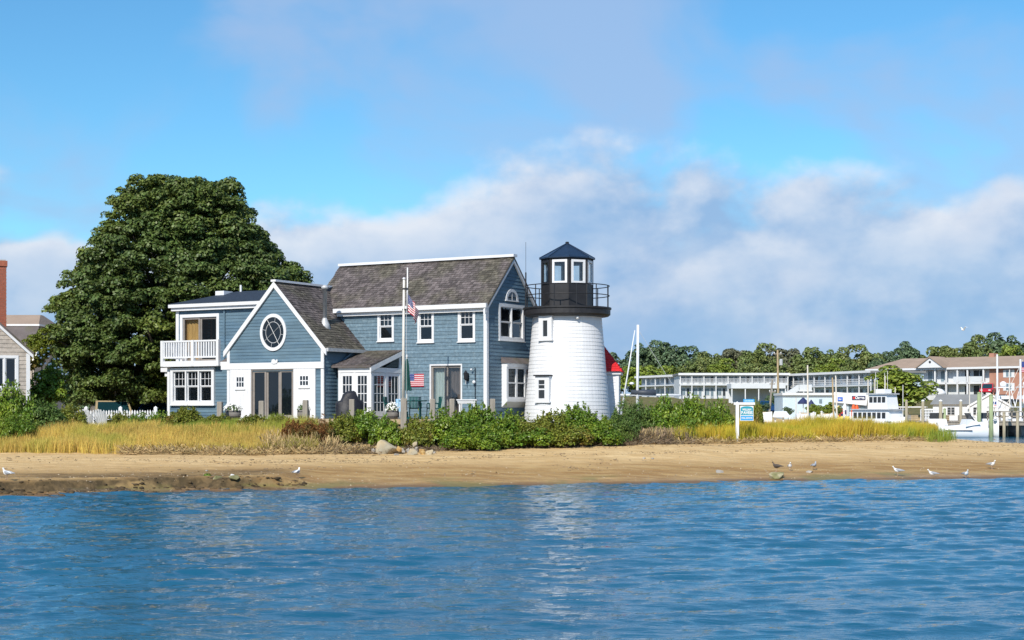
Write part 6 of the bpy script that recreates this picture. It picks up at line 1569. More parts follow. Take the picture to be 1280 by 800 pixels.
# dry straw and twigs at the foot of the vegetation
def litter(name, label, mt, n, px0, px1, f0, f1, lmin, lmax, r_, lift=.5, th=.006, spread=2.0):
    P = band(n, px0, px1, f0, f1, r_, spread); n = len(P); Z = ground(P[:, 0], P[:, 1]); ln = r_.uniform(lmin, lmax, n); a = r_.uniform(0, 6.283, n); el_ = r_.random(n) ** 1.5 * lift
    d = np.stack([np.cos(a) * np.cos(el_), np.sin(a) * np.cos(el_), np.sin(el_)], -1); p0 = np.stack([P[:, 0], P[:, 1], Z + .01 + .10 * r_.random(n) ** 2], -1); p1 = p0 + d * ln[:, None]
    w = th * r_.uniform(.6, 1.8, n); V = np.empty((n, 4, 3)); V[:, 0] = p0; V[:, 1] = p0 + np.stack([w * 0, w * 0, w * 2], -1); V[:, 2] = p1 + np.stack([w * 0, w * 0, w], -1); V[:, 3] = p1
    V[:, 2, 0] += r_.normal(0, .02, n)
    o = link_mesh(name, np_mesh(name, V.reshape(-1, 3), np.arange(n * 4).reshape(n, 4)), mt); tag(o, label, 'litter', None, 'stuff')
litter('dry_straw', 'matted dry straw at the foot of the golden grass', 'straw', 8500, 150, 470, -.3, .7, .12, .42, rg_, .9)
litter('driftwood_twigs', 'tangle of dead grey-brown twigs along the bushes', 'twig', 9000, 400, 870, -.3, .5, .10, .42, rg_, .6)
litter('dead_brush', 'leafless brown brush heap at the right end of the hedge', 'twig', 4200, 785, 862, .2, 1.1, .2, .6, rg_, 1.45, .004)
litter('brown_stalks', 'straw-coloured dead stalks in the brush heap', 'straw', 2600, 775, 850, .3, 1.2, .2, .6, rg_, 1.4, .004)
litter('orange_stalks', 'dead rusty stalks below the glass door', 'straw', 2600, 330, 420, .2, 1.6, .3, .7, rg_, 1.4, .004)
litter('wrack_line', 'scattered dark seaweed scraps on the sand', 'twig', 420, 0, 1290, -8, -.3, .03, .14, rg_, .1, .008, 26)
litter('spit_litter', 'dead stalks at the foot of the yellow grass', 'straw', 5000, 850, 1170, -.3, .4, .08, .35, rg_, .9)
litter('weed_line', 'thin dark weed line left by the tide across the sand', 'twig', 900, -20, 1300, -3.7, -3.4, .02, .10, rg_, .1, .007, 22)
litter('high_weed_line', 'second faint weed line higher on the sand', 'twig', 500, 300, 1300, -1.6, -1.2, .02, .12, rg_, .1, .007, 22)
# seaweed tuft on the left rocks
r_ = np.random.default_rng(3); n = 260; d = unit(r_.normal(0, 1, (n, 3))); d[:, 2] = abs(d[:, 2]); X, Y = WX(259, 46.6), 46.6
me = leaf_mesh('seaweed_tuft', d * r_.uniform(.4, 1, (n, 1)) * [.13, .12, .1], d, .03, r_); o = link_mesh('seaweed_tuft', me, 'leaf_rose'); o.location = (X, Y, gz(X, Y)); tag(o, 'bright green seaweed tuft beside the olive rocks', 'seaweed')
# ================================================================== FAR SHORE
FT = [(762, 432, 60, 352, 0, 'leaf_dark', 'dark tree peeping out behind the red-roofed annex'), (803, 424, 58, 356, 1, 'leaf_dark', 'dark tree behind the white sailing mast'),
      (840, 419, 56, 352, 0, 'leaf_dark', 'domed dark tree, highest left of the far hill'), (872, 431, 48, 354, 2, 'leaf_dark', 'dark green tree right of the domed tree'),
      (912, 425, 44, 360, 3, 'leaf_grey', 'thin greyish tree with gaps above the motel middle'), (893, 438, 46, 345, 1, 'leaf_mid', 'mid green tree below the thin greyish tree'),
      (945, 427, 48, 356, 2, 'leaf_mid', 'mid green tree left of the utility pole top'), (984, 422, 54, 358, 3, 'leaf_grey', 'grey-green ragged tree behind the utility pole'),
      (1012, 427, 44, 354, 0, 'leaf_mid', 'olive tree right of the utility pole'), (1040, 433, 46, 352, 1, 'leaf_mid', 'low green tree above the angled motel wing'),
      (1082, 429, 54, 354, 2, 'leaf_mid', 'rounded green tree left of the brown roof'), (1112, 433, 36, 362, 0, 'leaf_dark', 'dark tree at the left end of the brown roof'),
      (1136, 426, 44, 366, 1, 'leaf_dark', 'dark green tree over the left of the brown roof'), (1171, 420, 52, 368, 3, 'leaf_mid', 'tall grey-green tree over the gabled portico'),
      (1195, 430, 34, 366, 0, 'leaf_mid', 'small brownish tree in the dip of the tree line'), (1223, 416, 52, 366, 2, 'leaf_mid', 'olive domed tree right of the dip'),
      (1262, 414, 62, 372, 1, 'leaf_dark', 'dark bushy tree top at the right end of the hill'), (1256, 423, 52, 352, 0, 'leaf_bright', 'bright yellow-green tree at the far right'),
      (1292, 420, 44, 362, 2, 'leaf_dark', 'dark tree cut by the right edge'),
      (792, 448, 46, 325, 3, 'leaf_bright', 'yellow-green tree behind the sailing boat mast foot'), (826, 451, 50, 328, 0, 'leaf_bright', 'light green tree over the left motel wing'),
      (862, 448, 42, 330, 1, 'leaf_mid', 'mid green tree above the motel corner'), (903, 446, 46, 330, 2, 'leaf_bright', 'bright green tree in the front row above the motel'),
      (938, 448, 40, 332, 0, 'leaf_mid', 'front-row tree left of the tall utility pole'), (966, 446, 40, 334, 1, 'leaf_mid', 'front-row tree behind the tall utility pole'),
      (1003, 447, 44, 334, 3, 'leaf_mid', 'front-row tree above the white stair tower'), (1036, 446, 42, 332, 2, 'leaf_bright', 'light front-row tree above the angled wing'),
      (1068, 443, 44, 334, 0, 'leaf_mid', 'front-row olive tree at the end of the angled wing'), (1098, 446, 32, 336, 1, 'leaf_dark', 'dark front-row tree against the brown hip roof')]
for px, top, w, Y, pr, mt, lb in FT: far_tree('hill_tree', px, top, w, Y, pr, mt, lb)
# the round green tree before the motels
rt = far_tree('shade_tree', 1125, 456, 82, 185, 1, 'leaf_bright', 'round bright green tree before the brown-roofed motel', group=None, hs=60)
far_tree('courtyard_tree', 965, 487, 20, 215, 0, 'leaf_dark', 'dark conifer beside the leaning utility pole', group=None, hs=26)
far_tree('courtyard_bush', 1034, 502, 20, 165, 2, 'leaf_bright', 'left one of two yellow-green bushes before the pale blue building', group='yellow-green bushes at the quay', hs=20)
far_tree('courtyard_bush', 1024, 504, 14, 166, 0, 'leaf_bright', 'smaller yellow-green bush left of the twin orange poles', group='yellow-green bushes at the quay', hs=18)
far_tree('courtyard_bush', 952, 504, 22, 190, 1, 'leaf_dark', 'dark hedge behind the hanging sign', group='yellow-green bushes at the quay', hs=14)
far_tree('courtyard_bush', 1078, 489, 22, 240, 3, 'leaf_mid', 'grey-green bush above the pale blue building', group='yellow-green bushes at the quay', hs=16)

# ---- motels
def motel(name, px0, Y0, px1, Y1, yroof, ymid, ybase, bays, label, wallm='motel_white', roofh=3, rail=True, post=True, depth=9, over=1.2, skip=()):
    A = Vector((WX(px0, Y0), Y0, 0)); B = Vector((WX(px1, Y1), Y1, 0)); d = B - A; ln = d.length; rz_ = math.atan2(d.y, d.x)
    Ym = Y0; zb = WZ(ybase, Y0); zm_ = WZ(ymid, Y0) - zb; zr_ = WZ(yroof, Y0) - zb
    g_ = gz(A.x, A.y)
    o = empty(name, (A.x, A.y, zb), rz_, label, 'building')
    b = MB(); b.box(0, ln, 0, depth, min(0, g_ - zb) - 1, zr_ - .1); b.build('wall', wallm, o)
    b = MB(); b.box(-.3, ln + .3, -over - .2, depth + .3, zr_ - .12, zr_ + .22); b.build('roof', 'grey_roof', o)
    b = MB(); b.box(-.3, ln + .3, -over - .26, -over - .2, zr_ - .14, zr_ + .26); b.build('fascia', 'white', o)
    b = MB(); b.box(0, ln, -over, -.02, zm_ - .25, zm_); b.build('balcony_slab', 'motel_white', o)
    bw = ln / bays
    for k in range(bays):
        for fl_ in (0, 1):
            z0 = zm_ if fl_ else 0; h = (zr_ - zm_ if fl_ else zm_ - .25)
            x = k * bw
            b = MB(); b.box(x + bw * .10, x + bw * .52, -.06, -.005, z0 + h * .22, z0 + h * .80); w = b.build('window', 'white', o)
            for q in range(2):
                p = MB(); xl = x + bw * (.115 + .2 * q); p.box(xl, xl + bw * .185, -.075, -.06, z0 + h * .25, z0 + h * .77); p.build('pane', 'motel_window', w)
            b = MB(); b.box(x + bw * .62, x + bw * .86, -.05, -.006, z0 + .02, z0 + h * .82); dd = b.build('door', 'motel_grey', o)
            p = MB(); p.box(x + bw * .645, x + bw * .835, -.065, -.05, z0 + h * .2, z0 + h * .76); p.build('pane', 'motel_dark' if (k + fl_) % 3 == 0 else 'motel_window', dd)
    if post:
        for k in range(bays + 1):
            b = MB(); x = min(ln - .08, max(.08, k * bw)); b.box(x - .08, x + .08, -over + .02, -over + .18, 0, zr_ - .13); b.build('post', 'white', o)
    if rail:
        for k in range(bays):
            b = MB(); x = k * bw; 
            for zz_ in (.15, .55, .95): b.box(x + .09, x + bw - .09, -over + .06, -over + .12, zm_ + zz_ - .04, zm_ + zz_ + .04)
            for q in range(8): xx = x + .1 + (bw - .2) * (q + .5) / 8; b.box(xx - .02, xx + .02, -over + .07, -over + .11, zm_ + .19, zm_ + .91)
            rl = b.build('railing', 'white', o); rl['kind'] = 'stuff'
    return o
ml = motel('motel_wing', 802, 314, 850, 298, 472, 482, 497.5, 4, 'white low left wing of the long motel, angled away', 'motel_white', rail=False, depth=3)
mm = motel('motel_block', 849, 288, 984, 288, 468.2, 480.2, 498, 9, 'long white two-storey motel with columns behind the hedge', 'motel_white')
mr = motel('motel_block', 986, 292, 1096, 262, 469.5, 483.5, 500, 8, 'angled grey-fronted motel wing behind the pale blue building', 'motel_blue')
# stair in front
st = empty('outdoor_stair', (WX(985, 270), 270, WZ(506, 270)), 0, 'white outdoor stairway climbing to the motel upper floor', 'stairs')
n = 14
for k in range(n):
    b = MB(); b.box(-1.9 + k * .27, -1.6 + k * .27, 0, 1.3, k * .18, k * .18 + .05); b.build('tread', 'white', st)
b = MB()
for y in (0, 1.25): b.prism([(-2.0, y, -.1), (-2.0, y, .9), (1.9, y, 3.5), (1.9, y, 2.4)], (0, .05, 0))
b.build('side_panel', 'motel_white', st)
b = MB(); b.box(1.85, 4.2, -.2, 1.5, 2.3, 2.5); b.build('landing', 'white', st)
b = MB(); b.box(1.95, 4.1, -.15, -.08, 2.5, 3.5); b.build('landing_panel', 'motel_white', st)
# long white carport roof
cp = empty('carport', (WX(949, 250), 250, WZ(505, 250)), 0, 'white flat-roofed carport in front of the motel middle', 'carport')
k = 250 / F; b = MB(); b.box(-35 * k, 33 * k, 0, 5, 19.5 * k, 25.5 * k); b.build('roof_slab', 'motel_white', cp)
for q in range(5):
    b = MB(); x = (-34 + 67 * q / 4) * k; b.box(x - .08, x + .08, .1, .26, -.5, 19.4 * k); b.build('post', 'white', cp)
b = MB(); b.box(-33 * k, 32 * k, 4.6, 4.8, -.5, 19.4 * k); b.build('back_wall', 'motel_white', cp)
# right building with the brown roof
RYa, RYb = 285, 262
A = Vector((WX(1093, RYa), RYa, 0)); B = Vector((WX(1300, RYb), RYb, 0)); d = B - A; ln = d.length; rz_ = math.atan2(d.y, d.x); zb = WZ(495, RYa)
rb = empty('brown_roof_motel', (A.x, A.y, zb), rz_, 'large brown-roofed motel with white gabled portico, balconies and brick end', 'building')
ze = WZ(461.5, RYa) - zb; zr_ = WZ(448, RYa) - zb; zm_ = WZ(479.5, RYa) - zb
def rs_(px):  # distance along the facade at a pixel column
    t_ = (px - 640) / F; return (t_ * A.y - A.x) / (d.x / ln - t_ * d.y / ln)
bx0 = rs_(1240)
b = MB(); b.box(0, bx0, 0, 12, -2.5, ze); b.build('wall', 'motel_white', rb)
b = MB(); b.box(bx0, ln, -.9, 12, -2.5, ze); b.build('brick_wall', 'far_brick', rb)
x_r = rs_(1109); b = MB(); b.hexa([(-.8, -1.6, ze), (ln, -1.6, ze), (ln, 12.8, ze), (-.8, 12.8, ze), (x_r, 5.3, zr_), (ln, 5.3, zr_), (ln, 5.7, zr_), (x_r, 5.7, zr_)]); b.build('roof', 'tan_roof', rb)
b = MB(); b.box(-.85, ln, -1.7, -1.4, ze - .35, ze - .003); b.build('fascia', 'white', rb)
gx0, gx1 = rs_(1153.5), rs_(1188); gp = (gx0 + gx1) / 2; gh = WZ(447.5, 278) - zb
b = MB(); b.prism([(gx0, -2.2, ze), (gx1, -2.2, ze), (gp, -2.2, gh)], (0, .2, 0)); gb_ = b.build('portico_gable', 'white', rb)
b = MB(); b.prism([(gx0 - .3, -2.4, ze - .05), (gp, -2.4, gh + .2), (gp, -2.4, gh - .05), (gx0, -2.4, ze - .05)], (0, 5, 0)); b.prism([(gx1 + .3, -2.4, ze - .05), (gx1, -2.4, ze - .05), (gp, -2.4, gh - .05), (gp, -2.4, gh + .2)], (0, 5, 0)); b.build('portico_roof', 'tan_roof', rb)
b = MB(); b.lathe([(.22, 0), (.22, .06)], 12); o = b.build('round_vent', 'motel_dark', gb_); o.location = (gp, -2.2, ze + (gh - ze) * .55); o.rotation_euler.x = R(90)
b = MB(); b.box(rs_(1150), bx0, -1.5, -.02, zm_ - .3, zm_); b.build('balcony_slab', 'white', rb)
for px in (1157, 1174, 1188, 1202, 1214.5, 1234.5):
    x = rs_(px); b = MB(); b.box(x - .13, x + .13, -1.5, -1.24, -.5, ze - .36); b.build('column', 'white', rb)
for (p0, p1) in ((1197, 1201), (1203, 1213), (1216, 1233)):
    b = MB(); b.box(rs_(p0), rs_(p1), -1.47, -1.41, zm_ + .05, zm_ + 1.0); b.build('balcony_panel', 'motel_white', rb)
for (p0, p1, fl_) in ((1160, 1172, 1), (1176, 1186, 1), (1160, 1172, 0), (1176, 1186, 0), (1206, 1213, 1), (1217, 1232, 1), (1206, 1213, 0), (1217, 1233, 0)):
    z0 = zm_ + .1 if fl_ else .1; z1 = ze - .5 if fl_ else zm_ - .5; x0, x1 = rs_(p0), rs_(p1)
    b = MB(); b.box(x0, x1, -.06, -.004, z0, z1); w = b.build('window', 'white', rb)
    for q in range(2):
        p = MB(); p.box(x0 + (x1 - x0) * q / 2 + .06, x0 + (x1 - x0) * (q + 1) / 2 - .06, -.08, -.06, z0 + .08, z1 - .08); p.build('pane', 'motel_dark' if p0 > 1200 else 'motel_window', w)
for fl_ in (0, 1):
    z0 = (zm_ if fl_ else 0) + .75; x0, x1 = rs_(1257.5), rs_(1271.5)
    b = MB(); b.box(x0, x1, -.97, -.903, z0, z0 + 1.3); w = b.build('window', 'white', rb)
    for q in range(2):
        p = MB(); p.box(x0 + (x1 - x0) * (.26 + .26 * q), x0 + (x1 - x0) * (.47 + .26 * q), -.99, -.97, z0 + .12, z0 + 1.18); p.build('pane', 'motel_window', w)
b = MB(); b.box(rs_(1219), rs_(1225), 4.8, 6.2, zr_ - 1, zr_ + .55); b.build('chimney', 'far_brick', rb)
# ---- pale blue "Ocean" building
oc_ = empty('ocean_shop', (WX(1040, 172), 172, WZ(524, 172)), R(-3), 'low pale blue waterfront shop with a navy sign on its white gable', 'building'); k = 172 / F
b = MB(); b.box(-61 * k, 22 * k, .0, 8, -.6, 30 * k); b.build('wall', 'motel_blue', oc_)
b = MB(); b.box(-62 * k, 44 * k, -.3, 8.3, 30 * k, 33 * k); b.build('roof', 'motel_white', oc_)
b = MB(); b.prism([(2 * k, -.35, 21 * k), (42 * k, -.35, 17 * k), (44 * k, -.35, 31 * k), (2 * k, -.35, 34 * k)], (0, .04, 0)); b.build('white_front', 'white', oc_)
b = MB(); b.box(22 * k, 44 * k, .05, 8, -.6, 29 * k); b.build('side_wall', 'motel_grey', oc_)
b = MB(); b.box(24 * k, 40.5 * k, -.42, -.36, 24.2 * k, 29 * k); sg2 = b.build('shop_sign', 'navy', oc_)
txt('Ocean', 4.6 * k, sg2, (33.5 * k, -.43, 26.7 * k), 'white', w=11.5 * k, bold=.02)
b = MB(); b.lathe([(1.6 * k, 0), (1.6 * k, .02)], 14); e = b.build('round_emblem', 'red', sg2); e.location = (26.4 * k, -.43, 26.6 * k); e.rotation_euler.x = R(90)
b = MB(); b.box(6.5 * k, 12.5 * k, -.42, -.36, 22.6 * k, 27.5 * k); sg3 = b.build('blue_sign', 'blue_plastic', oc_)
txt('blue', 2.4 * k, sg3, (9.5 * k, -.43, 25 * k), 'white', w=4 * k, bold=.01)
for (x0, x1, z0, z1) in ((-16, -12.5, 20, 25), (20.6, 27, 3, 19), (36, 40, 6, 18)):
    b = MB(); b.box(x0 * k, x1 * k, -.06 if x0 < 0 else -.02, .0 if x0 < 0 else .049, z0 * k, z1 * k); b.build('window', 'motel_window', oc_)
# kiosk with navy awning
kk = 178 / F; ks = empty('navy_awning_kiosk', (WX(978, 178), 178, WZ(518, 178)), 0, 'small kiosk with a navy awning beside the stairs', 'kiosk')
b = MB(); b.box(-4 * kk, 13 * kk, 0, 2.5, -.8, 17 * kk); b.build('wall', 'motel_grey', ks)
b = MB(); b.prism([(-6 * kk, 0, 22 * kk), (-6 * kk, -1.2, 16 * kk), (-6 * kk, 0, 16 * kk)], (19 * kk, 0, 0)); b.build('awning', 'navy', ks)
b = MB(); b.box(0, 6 * kk, -.05, -.004, 0, 13 * kk); b.build('door', 'motel_dark', ks)
# blue market parasols
for px, top, w, lb in ((1004, 496, 14, 'navy patio parasol with a pale stripe panel'), (1014, 499, 10, 'smaller navy parasol right behind the first')):
    Y = 160 + (px > 1010) * 3; kk = Y / F; o = empty('patio_parasol', (WX(px, Y), Y, gz(WX(px, Y), Y)), 0, lb, 'parasol', 'navy parasols on the quay'); zt_ = WZ(top, Y) - o.location.z
    b = MB(); r0 = w * kk / 2; n = 8; vs = [(0, 0, zt_)] + [(r0 * math.cos(2 * math.pi * q / n), r0 * math.sin(2 * math.pi * q / n), zt_ - 7 * kk) for q in range(n)] + [(r0 * math.cos(2 * math.pi * q / n), r0 * math.sin(2 * math.pi * q / n), zt_ - 9 * kk) for q in range(n)]
    b.add(vs, [(0, 1 + q, 1 + (q + 1) % n) for q in range(n)] + [(1 + q, 9 + q, 9 + (q + 1) % n, 1 + (q + 1) % n) for q in range(n)]); b.build('canopy', 'navy', o)
    b = MB(); b.tube([(0, 0, 0), (0, 0, zt_)], .04, 6); b.build('pole', 'pole_white', o)
# ---- utility poles and masts
def pole(name, px0, y0, px1, y1, Y, r_, mt, label, arms=(), group='poles and masts on the quay'):
    p0, p1 = W(px0, y0, Y), W(px1, y1, Y); g0 = min(gz(p0.x, Y), p0.z); o = empty(name, (p0.x, Y, g0), 0, label, 'pole', group)
    b = MB(); b.tube([(0, 0, -.3), (p1.x - p0.x, 0, p1.z - g0)], [r_, r_ * .75], 8); b.build('shaft', mt, o)
    for (dz, w) in arms:
        b = MB(); zc = p1.z - g0 - dz; b.box(p1.x - p0.x - w, p1.x - p0.x + w, -.06, .06, zc - .06, zc + .06); a = b.build('crossarm', 'wood_grey', o)
        for q in (-1, 1):
            i_ = MB(); i_.lathe([(.05, 0), (.07, .08), (.03, .2)], 8, (p1.x - p0.x + q * w * .85, 0, zc + .06)); i_.build('insulator', 'white', a)
    return o
up = pole('utility_pole', 973, 515, 972, 437.5, 200, .16, 'wood_tan', 'tall utility pole with crossarm before the motel', ((.5, .5), (2.0, .0)))
b = MB(); b.lathe([(.22, 0), (.22, .7), (.1, .8)], 10); tr_ = b.build('transformer', 'galv', up); tr_.location = (.32, -.1, WZ(456.5, 200) - up.location.z)
pole('utility_pole', 961.5, 516, 965.5, 474, 195, .14, 'wood_grey', 'short leaning utility pole left of the tall one', ((.6, .35), (1.6, .4)))
pole('mast_pole', 1010, 520, 1009.5, 456.5, 150, .09, 'pole_white', 'slim white mast rising between the parasols')
pole('orange_pole', 1042.5, 519, 1040.5, 472, 150, .09, 'wood_tan', 'orange-brown pole, left of the close pair')
pole('mast_pole', 1046.5, 519, 1044.5, 469.5, 150, .08, 'pole_white', 'pale mast, right of the close pair')
pole('mast_pole', 1085.5, 500, 1085, 474, 160, .07, 'pole_white', 'short pale mast behind the tug wheelhouse')
pole('mast_pole', 1247, 540, 1246.5, 443, 135, .10, 'hull_white', 'tall white antenna mast of the right fishing boats')
pole('flag_mast', 1276, 545, 1275.5, 449, 132, .11, 'hull_white', 'thick white mast at the right edge flying a flag')
fl2 = empty('stern_flag', W(1277, 452, 131.8), R(-10), 'small stars and stripes flag on the mast at the right edge', 'flag')
kk = 131.8 / F
for q in range(7): b = MB(); b.box(.0, 8 * kk, -.01, .01, -(q + 1) * 1.9 * kk, -(q + .5) * 1.9 * kk); b.build('stripe', 'flag_red', fl2)
b = MB(); b.box(0, 8 * kk, .011, .015, -13.3 * kk, 0); b.build('cloth', 'white', fl2); b = MB(); b.box(0, 4 * kk, -.02, -.011, -7 * kk, 0); b.build('canton', 'flag_blue', fl2)
# white picnic table and quay rail
tbl = empty('quay_table', (WX(976, 150), 150, gz(WX(976, 150), 150)), 0, 'white flat-topped table on the quay behind the grass', 'table'); kk = 150 / F
zt_ = WZ(519, 150) - tbl.location.z
b = MB(); b.hexa([(-11 * kk, -.4, zt_ - .2), (11 * kk, -.4, zt_ - .2), (9 * kk, .9, zt_ + .3), (-6 * kk, .9, zt_ + .3), (-11 * kk, -.4, zt_ - .12), (11 * kk, -.4, zt_ - .12), (9 * kk, .9, zt_ + .38), (-6 * kk, .9, zt_ + .38)]); b.build('top', 'hull_white', tbl)
for x in (-7, 3):
    b = MB(); b.box(x * kk - .08, x * kk + .08, -.1, .1, 0, zt_ - .1); b.build('leg', 'white', tbl)
for i, (px, h, mt, lb) in enumerate(((1052, 8, 'red', 'red kayak stood upright by the shop'), (1056, 15, 'white', 'white paddle board upright by the shop'), (1067, 14, 'orange', 'left of two orange life rafts before the shop'), (1071, 13, 'orange', 'right of two orange life rafts before the shop'), (1048.5, 12, 'yellow', 'yellow kayak stood upright beside the red one'))):
    Y = 162 + i * .4; o = empty('upright_kayak', (WX(px, Y), Y, gz(WX(px, Y), Y)), 0, lb, 'kayak', 'kayaks and boards by the shop'); kk = Y / F; h_ = (h + 8) * kk
    b = bird_body('hull', [(0.02, 0, .05, .05), (h_ * .25, 0, .25, .15), (h_ * .6, 0, .28, .16), (h_ * .9, 0, .15, .1), (h_, 0, .02, .02)], 10); q = b.build('hull', mt, o, True); q.rotation_euler = (0, R(-90), R(90))
    b = MB(); b.box(-.12, .12, -.19, -.12, h_ * .4, h_ * .62); b.build('cockpit', 'navy', o)
sb_ = MB(); kk = 148 / F; sb_.tube([(-17 * kk, 0, 0), (-8 * kk, 0, .12), (14 * kk, 0, .1), (20 * kk, 0, -.05)], [.1, .32, .3, .05], 8); o = sb_.build('overturned_boat', 'yellow', None, True); o.location = (WX(1060, 148), 148, gz(WX(1060, 148), 148) + .2); tag(o, 'pale yellow overturned dinghy on the quay behind the grass', 'boat')
b = MB(); b.box(-12 * kk, 14 * kk, -.03, .03, .22, .3); b.build('keel_strip', 'wood_tan', o)
# ---- sailing boat behind the hedge
def hull(mb, L_, Wd, H, sheer=.25, n=9):
    """pointed hull along x, bow at +x"""
    rows_ = []
    for i in range(n):
        t_ = i / (n - 1); x = -L_ / 2 + L_ * t_; w = Wd / 2 * (1 - max(0, (t_ - .45) / .55) ** 2.2) * (.85 + .15 * min(1, t_ * 4)); s_ = H + sheer * t_ ** 2
        rows_.append([(x - .0, -w, s_), (x, -w * .86, H * .25), (x, -w * .45, -.15), (x, w * .45, -.15), (x, w * .86, H * .25), (x, w, s_)])
    V = [p for r in rows_ for p in r]; fs = []
    for i in range(n - 1):
        for j in range(5): a = i * 6 + j; fs.append((a, a + 1, a + 7, a + 6))
        fs.append((i * 6 + 5, i * 6, (i + 1) * 6, (i + 1) * 6 + 5))
    fs += [tuple(range(6))[::-1]]
    mb.add(V, fs); return mb
sY2 = 100.0; sbt = empty('sailing_boat', (WX(800, sY2), sY2, 0.0), R(172), 'moored sailing boat with white mast and furled jib behind the hedge', 'boat')
hull(MB(), 8.0, 2.5, 1.0).build('hull', 'hull_white', sbt, True)
b = MB(); b.hexa([(-1.5, -.8, 1.0), (1.8, -.6, 1.1), (1.8, .6, 1.1), (-1.5, .8, 1.0), (-1.4, -.6, 1.65), (1.2, -.45, 1.6), (1.2, .45, 1.6), (-1.4, .6, 1.65)]); b.build('cabin', 'hull_white', sbt)
mx0 = -(WX(796.5, sY2) - WX(800, sY2)); mt_ = WZ(406, sY2)
b = MB(); b.tube([(mx0, 0, 1.0), (mx0 - .05, 0, mt_)], [.10, .085], 10); b.build('mast', 'white', sbt, True)
b = MB(); b.tube([(mx0 + .15, 0, mt_ - .35), (-(WX(773.5, sY2) - WX(800, sY2)), 0, 1.15)], [.03, .07], 8); b.build('furled_jib', 'white', sbt, True)
b = MB(); b.tube([(mx0 + 1.2, 0, WZ(493.5, sY2)), (mx0 - 2.8, 0, WZ(494, sY2))], .07, 8); b.build('boom', 'white', sbt, True)
b = MB(); b.tube([(mx0 + .4, 0, WZ(490.5, sY2)), (mx0 - 1.2, 0, WZ(490.8, sY2))], [.16, .2], 8); b.build('sail_cover', 'dark_slate', sbt, True)
b = MB(); b.lathe([(.05, 0), (.16, .05), (.16, .12), (.05, .17)], 10, (mx0 + .35, 0, WZ(481, sY2))); b.build('radar_dome', 'hull_white', sbt, True)
b = MB(); b.tube([(mx0, 0, mt_ - .2), (-3.8, 0, 1.1)], .012, 4); b.build('backstay', 'galv', sbt)
# ---- white passenger boat with wheelhouse
tY_ = 132.0; kk = tY_ / F; tg = empty('passenger_boat', (WX(1103, tY_), tY_, 0.0), R(-55), 'white two-deck harbour boat with wheelhouse behind the yellow grass', 'boat')
tg.scale = (.62, .72, .94)
hull(MB(), 9.0, 3.0, 1.3, .5).build('hull', 'hull_white', tg, True)
b = MB(); b.hexa([(-4.2, -1.25, 1.3), (2.6, -1.25, 1.35), (2.6, 1.25, 1.35), (-4.2, 1.25, 1.3), (-4.2, -1.2, 2.35), (2.3, -1.2, 2.35), (2.3, 1.2, 2.35), (-4.2, 1.2, 2.35)]); cab = b.build('cabin', 'hull_white', tg)
for q in range(7):
    p = MB(); x = -3.9 + q * .85; p.box(x, x + .6, -1.262, -1.235, 1.62, 2.15); p.build('cabin_window', 'motel_dark', tg)
b = MB(); b.box(-4.4, 2.7, -1.4, 1.4, 2.355, 2.47); b.build('upper_deck', 'galv', tg)
b = MB(); b.hexa([(-1.6, -.95, 2.475), (1.9, -.95, 2.475), (1.9, .95, 2.475), (-1.6, .95, 2.475), (-1.5, -.9, 3.75), (1.6, -.9, 3.75), (1.6, .9, 3.75), (-1.5, .9, 3.75)]); b.build('wheelhouse', 'hull_white', tg)
for q in range(4):
    p = MB(); x = -1.35 + q * .75; p.box(x, x + .55, -.965, -.90, 3.05, 3.55); p.build('wheelhouse_window', 'motel_dark', tg)
b = MB(); b.box(-1.8, 1.9, -1.1, 1.1, 3.755, 3.87); b.build('wheelhouse_roof', 'galv', tg)
b = MB(); b.box(-.6, 1.0, -.6, .6, 3.875, 4.25); b.build('roof_locker', 'hull_white', tg)
for x, h in ((-1.2, 2.0), (-.9, 1.3), (.4, 1.9), (.9, 2.1)):
    b = MB(); b.tube([(x, 0, 3.8), (x, 0, 3.8 + h)], .035, 6); b.build('aerial', 'pole_white', tg)
b = MB(); b.tube([(3.6, 0, 1.6), (3.6, 0, 4.6)], .05, 6); b.build('bow_mast', 'pole_white', tg)
# ---- small white shed with grey roof by the pier
hY = 160.0; kk = hY / F; hb_ = gz(WX(1200, hY), hY); hs_ = empty('harbour_shed', (WX(1204, hY), hY, hb_), R(-16), 'white harbour shed with grey roof and a small painted flag on its gable', 'shed')
ez_ = WZ(505.5, hY) - hb_; pz_ = WZ(492.5, hY) - hb_; hw = 2.35; dp = 6.6
b = MB(); b.box(-hw * .0 - 3.0, 3.4, 0, 4.6, -.3, ez_); b.build('wall', 'motel_white', hs_)
b = MB(); b.prism([(.6, -.35, ez_ - .02), (4.6, -.35, ez_ - .02), (2.6, -.35, pz_)], (0, .35, 0)); b.box(.6, 4.6, -.35, 0, -.3, ez_ - .021); b.build('gable_wall', 'motel_white', hs_)
b = MB(); b.hexa([(-3.3, -.3, ez_), (3.0, -.3, ez_), (3.0, 4.9, ez_), (-3.3, 4.9, ez_), (-2.6, 2.1, pz_ - .02), (2.6, 2.1, pz_ - .02), (2.6, 2.5, pz_ - .02), (-2.6, 2.5, pz_ - .02)]); b.build('roof', 'grey_roof', hs_)
b = MB(); b.prism([(.4, -.5, ez_ - .16), (2.6, -.5, pz_ + .1), (2.6, -.5, pz_ - .1), (.4, -.5, ez_ - .36)], (0, .1, 0)); b.prism([(4.8, -.5, ez_ - .16), (4.8, -.5, ez_ - .36), (2.6, -.5, pz_ - .1), (2.6, -.5, pz_ + .1)], (0, .1, 0)); b.build('rake_board', 'white', hs_)
